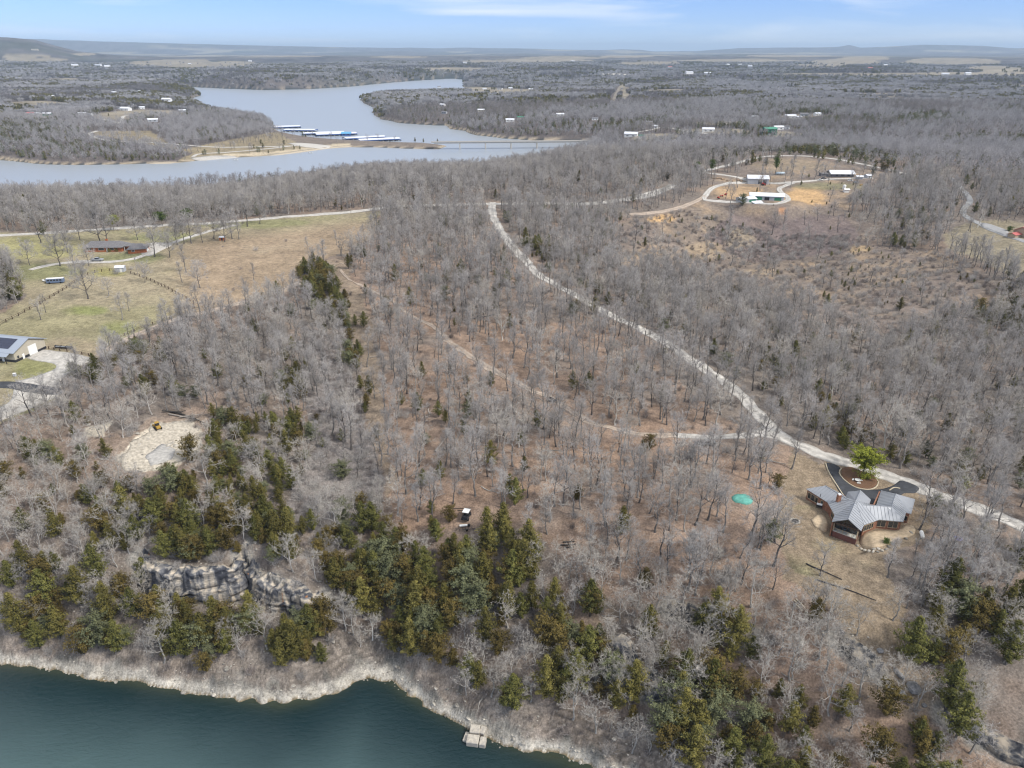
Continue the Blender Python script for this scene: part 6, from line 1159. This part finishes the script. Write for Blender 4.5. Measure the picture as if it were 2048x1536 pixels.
# yellow loader on the rock cut
t = empty('track_loader', hit(316, 858), 2.3); B('body', M_yel, t, ((0, 0, 1.0), (2.6, 1.3, .8)), bevel=.06); B('cab', M_dark, t, ((.1, 0, 1.9), (1.1, 1.1, 1.0))); B('roof', M_yel, t, ((.1, 0, 2.45), (1.4, 1.3, .1)))
for y in (-.85, .85): B('track', M_rubber, t, ((0, y, .45), (2.7, .4, .75)), bevel=.15); B('lift_arm', M_yel, t, ((1.2, y*.9, 1.35), (2.0, .15, .25)))
B('bucket', M_yel, t, ((2.3, 0, .6), (.7, 1.9, .7)), bevel=.1); tag(t, 'yellow track loader parked on the pale rock cut', 'loader')
for i, (a, b, s) in enumerate([(280, 942, .9), (292, 941, .7), (262, 944, .8), (275, 868, 1.2), (338, 892, 1.6), (345, 888, 1.3), (352, 893, 1.4), (200, 858, 1.0), (178, 850, 1.1)]): boulder(a, b, s*1.4, s, s*.7, i, ['loose pale rock below the lower edge of the rock cut', 'loose pale rock below the lower edge of the rock cut', 'loose pale rock below the lower edge of the rock cut', 'pale rock at the upper left of the rock cut', 'white rock in the heap at the right of the rock cut', 'white rock in the heap at the right of the rock cut', 'white rock in the heap at the right of the rock cut', 'pale rock on the small bare patch left of the loader', 'pale rock on the small bare patch left of the loader'][i], name='loose_rock', group=['rocks below the rock cut', 'rocks below the rock cut', 'rocks below the rock cut', 'rock above the cut', 'white rocks right of the cut', 'white rocks right of the cut', 'white rocks right of the cut', 'rocks on the bare patch', 'rocks on the bare patch'][i])

# ---- solar roof barn
pA, pB = at(32, 725, 40), at(93, 696.5, 40); dr = (pB-pA); wB = dr.length; rz = math.atan2(dr.y, dr.x)-math.pi/2; lx = Vector((math.cos(rz), math.sin(rz), 0)); Lb = 26.0; cB = (pA+pB)/2-lx*Lb/2
barn = gable('barn', 'beige metal barn with solar panels on its pale grey roof', 'barn', (cB.x, cB.y, 40), rz, Lb, wB, 4.3, 2.9, M_cream, mat('pale_grey_metal_roof', (.33, .37, .43), .5, metal=.1), wins=[('R', -6.0, 1.2, .8, 1.0)], doors=[('R', 1.2, 0, 4.0, 4.0), ('R', -3.6, 0, 1.0, 2.1), ('F', 7.5, 0, 1.1, 2.2)], over=.8, base=M_dark)
for i in range(4): B('porch_post', M_dark, barn, ((Lb/2-2-i*4, -wB/2-2.2, 1.6), (.18, .18, 3.4)))
m = MB(); m.slab([(-Lb/2, -wB/2-2.6, 3.2), (Lb/2-1, -wB/2-2.6, 3.2), (Lb/2-1, -wB/2-.7, 4.0), (-Lb/2, -wB/2-.7, 4.0)], .1).build('porch_roof', bpy.data.materials['pale_grey_metal_roof'], barn)
k = 2.9/(wB/2); 
for r_ in range(4):
    for c_ in range(9):
        u0 = Lb/2-3.2-c_*2.05; y0 = -1.0-r_*1.35; f_ = lambda y: 4.3+2.9+.08+y*k+.10
        MB().slab([(u0-2.0, y0-1.3, f_(y0-1.3)), (u0, y0-1.3, f_(y0-1.3)), (u0, y0, f_(y0)), (u0-2.0, y0, f_(y0))], .06).build('solar_panel', M_solar, barn)
t = empty('log_rack', hit(128, 697), -.15); B('rail', M_dark, t, *[((0, 0, z), (7.5, .12, .12)) for z in (.5, 1.1)]); [B('post', M_dark, t, ((x, 0, .6), (.15, 1.0, 1.3))) for x in (-3.6, -1.2, 1.2, 3.6)]; [MB().cyl((-3.6, y, .35+.25*z), (3.5, y, .35+.25*z), .14, 6).build('pipe', M_silver if z == 2 else M_dlog, t) for z in range(3) for y in (-.25, .1)]; tag(t, 'dark rack of pipes on the grass behind the solar roof barn', 'rack')
t = empty('lawn_unit', hit(30, 752)); B('cabinet', M_greyw, t, ((0, 0, .5), (1.0, .8, 1.1)), bevel=.05); B('lid', M_white, t, ((0, 0, 1.08), (1.1, .9, .08))); tag(t, 'small grey cabinet on the grass before the solar roof barn', 'cabinet')
boulder(12, 753, 1.0, .8, .6, 0, 'small dark rock on the grass left of the grey cabinet', m=M_grock, group=None) if False else None

# ---- ranch house, sheds, bus, boat
rp = at(208, 503, 44); ranch = gable('ranch_house', 'long orange brick ranch house with grey roof and carport', 'house', (rp.x, rp.y+4, 44), .04, 21, 9.5, 3.0, 2.2, M_brick2, M_shingle, wins=[('F', -8, 1.0, 2.6, 1.2, 1), ('F', -1, 1.0, 3.2, 1.3, 1), ('F', 5, 1.0, 2.4, 1.2, 1), ('L', 0, 1.0, 2, 1.2, 1)], doors=[('F', 2.2, 0, 1.0, 2.1)], over=.9, hip=3)
B('chimney', M_brick2, ranch, ((0, 1.5, 5.2), (1.2, .9, 1.6))); m = MB(); m.slab([(10.6, -3.5, 2.9), (15, -3.5, 2.9), (15, 3, 3.1), (10.6, 3, 3.1)], .25).build('carport_roof', M_shingle, ranch); [B('carport_post', M_white, ranch, ((x, -3.3, 1.4), (.2, .2, 3))) for x in (11.5, 14.5)]
rp2 = at(270, 506, 44); gable('garage', 'orange brick garage with grey hip roof right of the ranch house', 'garage', (rp2.x+1, rp2.y+3, 44), .22, 9.5, 8.5, 2.8, 2.0, M_brick2, M_shingle, wins=[('F', -2, 1.1, 1.6, 1.0, 1)], doors=[('R', 0, 0, 4.5, 2.3)], over=.7, hip=3.5)
single('garden_shrub', 'shrub', 'larger dark round shrub in front of the ranch house', hit(235, 503), 2.6, 2.6, 'round', M_cedar, 700, .4, .05, seed=8); single('garden_shrub', 'shrub', 'smaller dark round shrub in front of the ranch house', hit(219, 504), 1.7, 2.2, 'round', M_cedar, 600, .35, .05, seed=9)
gable('shed', 'small blue grey shed at the corner of the meadow fence', 'shed', hit(242, 543), .15, 4.5, 3.4, 2.6, .7, M_greyw, M_wroof, doors=[('F', .6, 0, 1.0, 2.0)], over=.25)
gable('shed', 'tiny orange shed with white roof by the row of lane trees', 'shed', hit(445, 480), .1, 3.0, 2.4, 1.9, .5, M_brick2, M_wroof, doors=[('F', 0, 0, .9, 1.7, M_dark)], over=.2)
t = empty('camper_bus', hit(112, 566), .22); B('body', mat('blue_grey_paint', (.14, .19, .29), .5), t, ((0, 0, 1.45), (8.0, 2.4, 2.1)), bevel=.12); B('roof', M_white, t, ((0, 0, 2.58), (8.0, 2.3, .16)), bevel=.05)
for i in range(5): B('window', M_glass, t, ((-2.9+i*1.4, -1.22, 1.8), (1.0, .05, .7)))
for x in (-2.6, 2.6):
    for y in (-1.1, 1.1): MB().cyl((x, y-.15, .45), (x, y+.15, .45), .45, 10).build('wheel', M_rubber, t)
tag(t, 'blue grey camper bus with white roof parked on the meadow', 'camper')
def boat(p, rz, L, label, group=None, m_=None):
    t = empty('motor_boat', p, rz); m = MB(); w = L*.18; m.v = [(-L/2, -w, .9), (L*.2, -w, .95), (L/2, 0, 1.1), (L*.2, w, .95), (-L/2, w, .9), (-L/2, -w*.7, .1), (L*.2, -w*.6, .1), (L*.42, 0, .3), (L*.2, w*.6, .1), (-L/2, w*.7, .1)]; m.f = [(0, 5, 6, 1), (1, 6, 7, 2), (2, 7, 8, 3), (3, 8, 9, 4), (4, 9, 5, 0), (5, 9, 8, 7, 6), (0, 1, 2, 3, 4)]; m.build('hull', M_white, t); B('windshield', M_glass, t, ((L*.05, 0, 1.25), (.5, w*1.3, .45))); B('engine', M_dark, t, ((-L/2-.2, 0, .8), (.5, .4, .9))); return tag(t, label, 'boat', group)
b_ = boat(hit(94, 564), 2.9, 6, 'white boat parked on the meadow beside the camper bus')

# ---- fences and poles
def fence(label, pts, step, hgt, m_, rails=2):
    P = catmull([hit(*p) for p in pts], step); t = empty('fence', (P[0][0], P[0][1], float(gz(P[0][0], P[0][1])))); tag(t, label, 'fence'); o = np.array(t.location); pm = None
    for i, p in enumerate(P):
        z = float(gz(p[0], p[1]))
        if pm is None: pm = MB().box((0, 0, hgt/2-.1), (.24, .24, hgt+.2)).build('post', m_, t); x = pm
        else: x = pm.copy(); C.objects.link(x); x.parent = t
        x.location = (p[0]-o[0], p[1]-o[1], z-o[2])
        if i+1 < len(P):
            q = P[i+1]; z2 = float(gz(q[0], q[1])); d = math.hypot(q[0]-p[0], q[1]-p[1]); m = MB()
            for k in range(rails):
                h = hgt*(k+1)/(rails+.3); m.cyl((p[0]-o[0], p[1]-o[1], z-o[2]+h), (q[0]-o[0], q[1]-o[1], z2-o[2]+h), .07, 4)
            m.build('rails', m_, t)
fence('dark wooden fence running from the blue grey shed down the left meadow', [(0, 652), (50, 625), (100, 597), (140, 572), (165, 556), (190, 546), (236, 541)], 3.4, 1.5, M_wood); fence('dark wooden fence from the blue grey shed to the farm lane', [(262, 548), (280, 554), (310, 566), (345, 583), (388, 607)], 3.4, 1.5, M_wood); fence('thin wooden fence along the farm lane', [(388, 610), (385, 622), (340, 640), (290, 655), (250, 672), (212, 695)], 3.6, 1.3, M_wood)
fence('brushy wire fence between the solar roof barn and the lane', [(98, 698), (120, 702), (150, 706), (178, 712)], 3.0, 1.2, M_wood)
def pole(px_, py_, H, label, arm=1):
    t = empty('utility_pole', hit(px_, py_)); MB().cyl((0, 0, -.5), (0, 0, H), .17, 6, .11).build('pole', M_pole, t)
    if arm: B('crossarm', M_pole, t, ((0, 0, H-.6), (2.0, .14, .14))); MB().cyl((.35, 0, H-1.8), (.35, 0, H-.9), .2, 6).build('transformer', M_silver, t)
    tag(t, label, 'utility pole', 'utility poles')
for a in [(102, 462, 9, 'utility pole by the dark cedar beside the county road'), (276, 550, 10, 'tall pale utility pole near the blue grey shed'), (741, 424, 9, 'utility pole beside the county road at the meadow corner'), (1447, 735, 9, 'utility pole beside the gravel road in the middle of the woods'), (978, 405, 9, 'utility pole at the top end of the gravel road'), (702, 428, 8, 'utility pole left of the meadow corner pole'), (1655, 960, 0, '')]:
    if a[2]: pole(*a)

# ---- hilltop farm
fz = lambda px_, py_: hit(px_, py_)
gable('machine_shed', 'white metal machine shed with open bays on the hilltop farm', 'shed', fz(1514, 366), -.18, 17, 13, 4.6, 2.0, M_greyw, M_wroof, doors=[('F', 5.2, 0, 3.0, 3.4, M_dark), ('F', 1.6, 0, 3.0, 3.4, M_dark), ('L', 1.5, 1.6, 1.0, 1.0, M_white), ('L', -2.0, 1.6, 1.0, 1.0, M_white)], over=.5)  # dark door panels stand in for the shade inside the open bays
t = empty('tractor', fz(1527, 371), .2); B('body', M_redp, t, ((.5, 0, 1.0), (2.2, .8, .8)), bevel=.06); B('cab', M_redp, t, ((-.9, 0, 1.7), (1.2, 1.1, 1.5)), bevel=.06); [MB().cyl((-.9, y-.2, .8), (-.9, y+.2, .8), .8, 12).build('rear_wheel', M_rubber, t) for y in (-.9, .9)]; [MB().cyl((1.2, y-.12, .45), (1.2, y+.12, .45), .45, 10).build('front_wheel', M_rubber, t) for y in (-.7, .7)]; tag(t, 'red tractor parked in front of the white machine shed', 'tractor')
gable('long_shed', 'long white roofed shed with green walls in the farm hollow', 'shed', fz(1532, 398), -.22, 25, 11, 3.2, 1.6, M_greyw, M_wroof, doors=[('F', -6, 0, 5, 2.4, M_green), ('F', 0, 0, 3.5, 2.4, M_dark), ('F', 8, 0, 5, 2.2, M_green)], over=.6)
gable('lean_to', 'smaller white roofed shed with a green front left of the long shed', 'shed', fz(1492, 403), .25, 13, 8, 2.6, 1.1, M_greyw, M_wroof, doors=[('F', 3, 0, 5.5, 2.0, M_green)], over=.4)
B_t = empty('sheet_pile', fz(1516, 407), .35); B('roof_sheet', M_wroof, B_t, ((0, 0, .7), (9, 3.4, .06), 0, .18), ((0, 1.6, 1.3), (9, 2.0, .06), 0, .3)); B('support', M_dark, B_t, *[((x, 0, .3), (.2, 3, .7)) for x in (-4, 0, 4)]); tag(B_t, 'low heap of white roof sheets in front of the long shed', 'metal sheets')
gable('farm_house', 'white roofed farm house at the right of the hilltop', 'house', fz(1680, 352), -.05, 19, 12, 3.0, 2.0, M_shingle, M_wroof, wins=[('F', -5, .9, 2, 1.4), ('F', 0, .9, 3, 1.4), ('F', 5, .9, 2, 1.4)], over=1.2)
gable('garage', 'dark flat shed left of the white roofed farm house', 'shed', fz(1650, 352), -.05, 9, 6, 2.4, .5, M_shingle, M_shingle, over=.3)
gable('small_shed', 'small white shed beside the dark hedge on the hilltop', 'shed', fz(1735, 356), .4, 5, 4, 2.4, .9, M_greyw, M_wroof, doors=[('F', 0, 0, 1.2, 2, M_dark)]); gable('small_shed', 'small white shed between the farm house and the hedge', 'shed', fz(1718, 358), -.2, 5, 4, 2.2, .8, M_greyw, M_wroof); gable('pump_house', 'small white pump house on the grass right of the excavation', 'shed', fz(1692, 384), 0, 3.6, 3, 2.2, .5, M_white, M_white)
t = empty('water_tank', fz(1688, 378)); MB().cyl((0, 0, 0), (0, 0, 3.0), 1.3, 12).cyl((0, 0, 3.0), (0, 0, 3.5), 1.3, 12, .3).build('tank', M_white, t); tag(t, 'white water tank beside the small pump house', 'tank')
t = empty('culvert_pipe', fz(1560, 349), .03); MB().cyl((-3.6, 0, 1.1), (3.6, 0, 1.1), 1.1, 12).build('tank', mat('pale_blue_tank', (.5, .6, .66), .5), t); B('cradle', M_dark, t, ((-2.4, 0, .1), (.3, 1.8, .4)), ((2.4, 0, .1), (.3, 1.8, .4))); t.name = 'storage_tank'; tag(t, 'pale blue horizontal storage tank in the hilltop field', 'tank')
t = empty('slide', fz(1722, 371), .7); B('chute', M_yel, t, ((0, 0, 1.0), (3.6, .8, .1), 0, 0)); [B('leg', M_yel, t, ((x, 0, .5), (.12, .8, 1.1))) for x in (-1.5, 1.5)]; tag(t, 'yellow playground slide by the farm house lawn', 'slide')
for i, (a, b) in enumerate([(1443, 393), (1451, 390), (1437, 397)]): t = empty('farm_implement', fz(a, b), i); B('frame', M_redp, t, ((0, 0, .7), (2.6, 1.0, .3)), ((.6, 0, 1.1), (.8, .8, .5))); [MB().cyl((x, -.6, .35), (x, .6, .35), .35, 8).build('wheel', M_rubber, t) for x in (-.8, .8)]; tag(t, 'dark red farm implement standing in the excavated hollow', 'machine', 'red implements in the hollow')
for i, (a, b) in enumerate([(1430, 358), (1438, 357), (1446, 359), (1456, 362), (1465, 363), (1475, 361), (1481, 363)]): t = MB().cyl((-2.2, 0, .6), (2.2, 0, .6), .6, 9).build('hay_roll', mat('hay_brown', (.30, .22, .15), .95, noise=.2) if i == 0 else bpy.data.materials['hay_brown']); t.location = fz(a, b); t.rotation_euler = (0, 0, .3*i); tag(t, 'brown roll in the row left of the white machine shed', 'bale', 'brown rolls left of the machine shed')
def car(p, rz, m_, label, s=1, group=None):
    t = empty('parked_car', p, rz); t.scale = (s,)*3; B('body', m_, t, ((0, 0, .6), (4.4, 1.75, .55)), bevel=.1); m = MB(); m.v = [(x, y, .87) for x, y in ((-1.6, -.8), (1.1, -.8), (1.1, .8), (-1.6, .8))]+[(x, y, 1.42) for x, y in ((-1.1, -.65), (.4, -.65), (.4, .65), (-1.1, .65))]; m.f = [(0, 1, 5, 4), (1, 2, 6, 5), (2, 3, 7, 6), (3, 0, 4, 7)]; m.build('window', M_glass, t); B('roof', m_, t, ((-.35, 0, 1.44), (1.5, 1.3, .06)))
    for x in (-1.35, 1.35):
        for y in (-.8, .8): MB().cyl((x, y-.1, .33), (x, y+.1, .33), .33, 8).build('wheel', M_rubber, t)
    return tag(t, label, 'car', group)
for a, b, m_, lab in [(1640, 361, M_white, 'white car before the dark flat shed on the hilltop'), (1647, 358, M_dark, 'dark car before the dark flat shed on the hilltop'), (1700, 362, M_white, 'white car at the right of the white roofed farm house'), (1712, 366, M_silver, 'silver car below the small white sheds on the hilltop')]: car(fz(a, b), .1, m_, lab)
# right edge
rh = hit(2050, 470); gable('red_roof_house', 'house with red metal roof at the right edge', 'house', (rh.x+2, rh.y, rh.z), .5, 16, 11, 3.2, 3.0, M_lwood, M_pink, wins=[('F', -4, 1, 2, 1.3), ('F', 2, 1, 2, 1.3)], over=.9); rh2 = hit(2030, 473); gable('porch', 'lower red metal porch before the red roofed house', 'porch', (rh2.x, rh2.y, rh2.z), .5, 9, 4.5, 2.0, .9, M_lwood, M_pink, over=.6)
for i in range(14): a = i*.45; boulder(1930+int(11*math.cos(a))+(8 if i > 7 else -6), 491+int(3.4*math.sin(a)), 1.8, 1.3, .8, a, 'white rock in the ring of stones on the right lawn', name='white_rock', group='white rocks on the right lawn', m=M_split)
single('garden_shrub', 'shrub', 'green shrub left of the red roofed house', hit(2018, 462), 3, 4.5, 'round', M_pine2, 900, .45, .05, seed=61)

# ---- village houses round the lake
MW = dict(w=M_white, g=M_greyw, c=M_cream, gr=M_green, p=M_lwood); MRR = dict(w=M_wroof, g=M_shingle, c=M_cream, gr=M_green, p=M_pink); CN = dict(w='white', g='grey', c='beige', gr='green', p='red')
AREA = [((0, 0, 300, 170), 'on the far left hills'), ((0, 170, 215, 240), 'in the village at the left edge'), ((215, 170, 400, 260), 'in the left shore village'), ((400, 0, 1300, 160), 'on the far plain behind the lake'), ((850, 160, 1250, 200), 'by the pale field behind the lake'), ((850, 200, 1250, 260), 'on the shore by the bridge'), ((1200, 240, 1460, 300), 'near the right end of the bridge'), ((1460, 200, 1700, 300), 'in the cluster beyond the farm'), ((1300, 0, 2048, 160), 'on the far right plain')]
seen = {}
for i, (a, b, L, w_, r_) in enumerate(VIL):
    p = hit(a, b); ar = next((t_ for (x0, y0, x1, y1), t_ in AREA if x0 <= a < x1 and y0 <= b < y1), 'in the woods beyond the lake'); big = 'long ' if L > 22 else 'small ' if L < 14 else ''
    lab = f"{big}{CN[w_]} building with {CN[r_]} roof {ar}"; Wd = min(L*.55, 14); h = 4.0 if L < 20 else 5.0
    if b < 160: h *= 1.6
    t = gable('distant_house', lab, 'house', (p.x, p.y, p.z), random.Random(i).uniform(-.5, .5), L, Wd, h, Wd*.22, MW[w_], MRR[r_], wins=[('F', -L*.25, 1, L*.16, 1.3), ('F', L*.2, 1, L*.16, 1.3)] if b > 165 else (), over=.6, group='distant buildings')
    seen.setdefault(lab, []).append(t)
for lab, ts in seen.items():
    if len(ts) > 1:
        for n_, t in enumerate(sorted(ts, key=lambda o: o.location.x/o.location.y)): t['group'] = 'buildings '+lab.split('roof ')[1]; t['label'] = NTH[n_]+' from left, '+lab
p = hit(1538, 269); gr = gable('lodge', 'two storey green building at the edge of the woods above the farm', 'building', (p.x, p.y, p.z), .1, 18, 12, 8.5, 2.2, M_green, mat('green_roof', (.07, .26, .17), .6), wins=[('F', x, z, 2.2, 1.6) for x in (-6, -2, 2, 6) for z in (1.2, 5)], over=.8)
B('porch', M_wood, gr, ((0, -7.2, 4.2), (18, 2.4, .3)), *[((x, -8.3, 2.1), (.3, .3, 4.2)) for x in (-8.8, -3, 3, 8.8)])

# ---- marina and bridge
def dock(p1, p2, wd, label, front=True):
    a, b = at(*p1, 4.2), at(*p2, 4.2); c = (a+b)/2; d = b-a; L = math.hypot(d.x, d.y); L = max(L, 20); rz = math.atan2(d.y, d.x)
    if abs(math.sin(rz)) > .5: rz = math.copysign(.35, math.sin(rz)); L = abs(p2[0]-p1[0])/F*math.hypot(c.x, c.y)
    t = empty('boat_dock', (c.x, c.y, 0), rz); tag(t, label, 'boat dock', 'covered boat docks of the marina'); n = max(4, int(L/9))
    m = MB(); w = wd/2; m.slab([(-L/2, -w, 3.6), (L/2, -w, 3.6), (L/2, 0, 4.9), (-L/2, 0, 4.9)], .2); m.slab([(L/2, w, 3.6), (-L/2, w, 3.6), (-L/2, 0, 4.9), (L/2, 0, 4.9)], .2); m.build('roof', M_wroof, t)
    B('fascia', M_blue_p, t, ((0, -w, 2.9), (L, .2, 1.3)), ((0, w, 2.9), (L, .2, 1.3)), ((L/2, 0, 3.5), (.2, wd, 1.0)), ((-L/2, 0, 3.5), (.2, wd, 1.0))); B('walkway', M_dark, t, ((0, 0, .4), (L, 3, .5)), *[((-L/2+L*i/n, 0, .4), (1.0, wd, .45)) for i in range(n+1)])
    pm = None
    for i in range(n+1):
        for y in (-w+.3, w-.3):
            if pm is None: pm = MB().box((0, 0, 1.9), (.35, .35, 3.4)).build('post', M_blue_p, t); x = pm
            else: x = pm.copy(); C.objects.link(x); x.parent = t
            x.location = (-L/2+L*i/n, y, 0)
    return t, L, n
DK = [((542, 254), (596, 249.5), 28, 'covered boat dock farthest left at the marina'), ((570, 258), (632, 258.5), 22, 'short covered boat dock with boats along its front'), ((608, 268), (683, 260), 24, 'rear covered boat dock in the middle of the marina'), ((634, 268.5), (708, 263), 30, 'front covered boat dock in the middle of the marina'), ((688, 275), (768, 271), 24, 'rear covered boat dock at the right of the marina'), ((716, 278.5), (798, 275), 28, 'front covered boat dock at the right of the marina')]
for i, (a, b, w_, lab) in enumerate(DK):
    t, L, n = dock(a, b, w_, lab)
    for k in range(n):
        bt = boat((0, 0, 0), 0, 6.5, 'boat in the '+NTH[k]+' slip from the left of the '+['leftmost dock', 'short front dock', 'rear middle dock', 'front middle dock', 'rear right dock', 'front right dock'][i], 'boats in the slips of dock '+str(i))
        M4 = Matrix.Translation(t.location) @ Matrix.Rotation(t.rotation_euler.z, 4, 'Z') @ Matrix.Translation((-L/2+L*(k+.5)/n, -w_/2+.8, .0)) @ Matrix.Rotation(-math.pi/2+.02*k, 4, 'Z'); bt.matrix_world = M4
p = at(693, 271, 0); t = gable('marina_office', 'floating blue marina building with light blue roof', 'building', (p.x, p.y, 0.3), .1, 17, 13, 4, 2.5, M_blue_p, mat('light_blue_roof', (.12, .36, .58), .5), over=.8, wins=[('F', -4, 1, 3, 1.6), ('F', 4, 1, 3, 1.6)])
ba, bb = at(880, 284.5, 11), at(1165, 279.5, 13); d = bb-ba; L = d.length; t = empty('road_bridge', (ba.x, ba.y, 0), math.atan2(d.y, d.x)); tag(t, 'long pale road bridge on tall piers across the lake arm', 'bridge')
B('deck', M_greyroad, t, ((L/2, 0, 11.0), (L+30, 10, .5))); B('girder', M_conc, t, ((L/2, -4, 10.0), (L+20, .5, 1.6)), ((L/2, 4, 10.0), (L+20, .5, 1.6)))
for y in (-4.9, 4.9): B('parapet', M_conc, t, ((L/2, y, 11.7), (L+30, .3, .9)))
for px_ in (919, 970, 1021, 1073):
    pp = at(px_, 290, 5); u = (Vector((pp.x-ba.x, pp.y-ba.y, 0))).dot(Vector((d.x, d.y, 0)).normalized()); u = L*(px_-880)/(1165-880)
    pr = MB().box((u, -3, 4.4), (2.0, 2.0, 10.5)).box((u, 3, 4.4), (2.0, 2.0, 10.5)).build('pier', M_conc, t)
for i, (a, b) in enumerate([(472, 320), (622, 306)]): boat(at(a, b, 0), .2, 7, ['small dark boat near the beach by the camp parking', 'small white boat off the beach near the causeway'][i])
# ---- far white basin beyond the bridge woods
pad('gravel_quarry', [(1185, 150), (1215, 147), (1245, 148), (1268, 151), (1225, 152)], M_conc, 60, lift=1.5)
pad('far_pond', [(782, 132.2), (800, 131.4), (826, 132), (812, 133)], mat('pond_glint', (.5, .55, .6), .2), 60, lift=2.5)
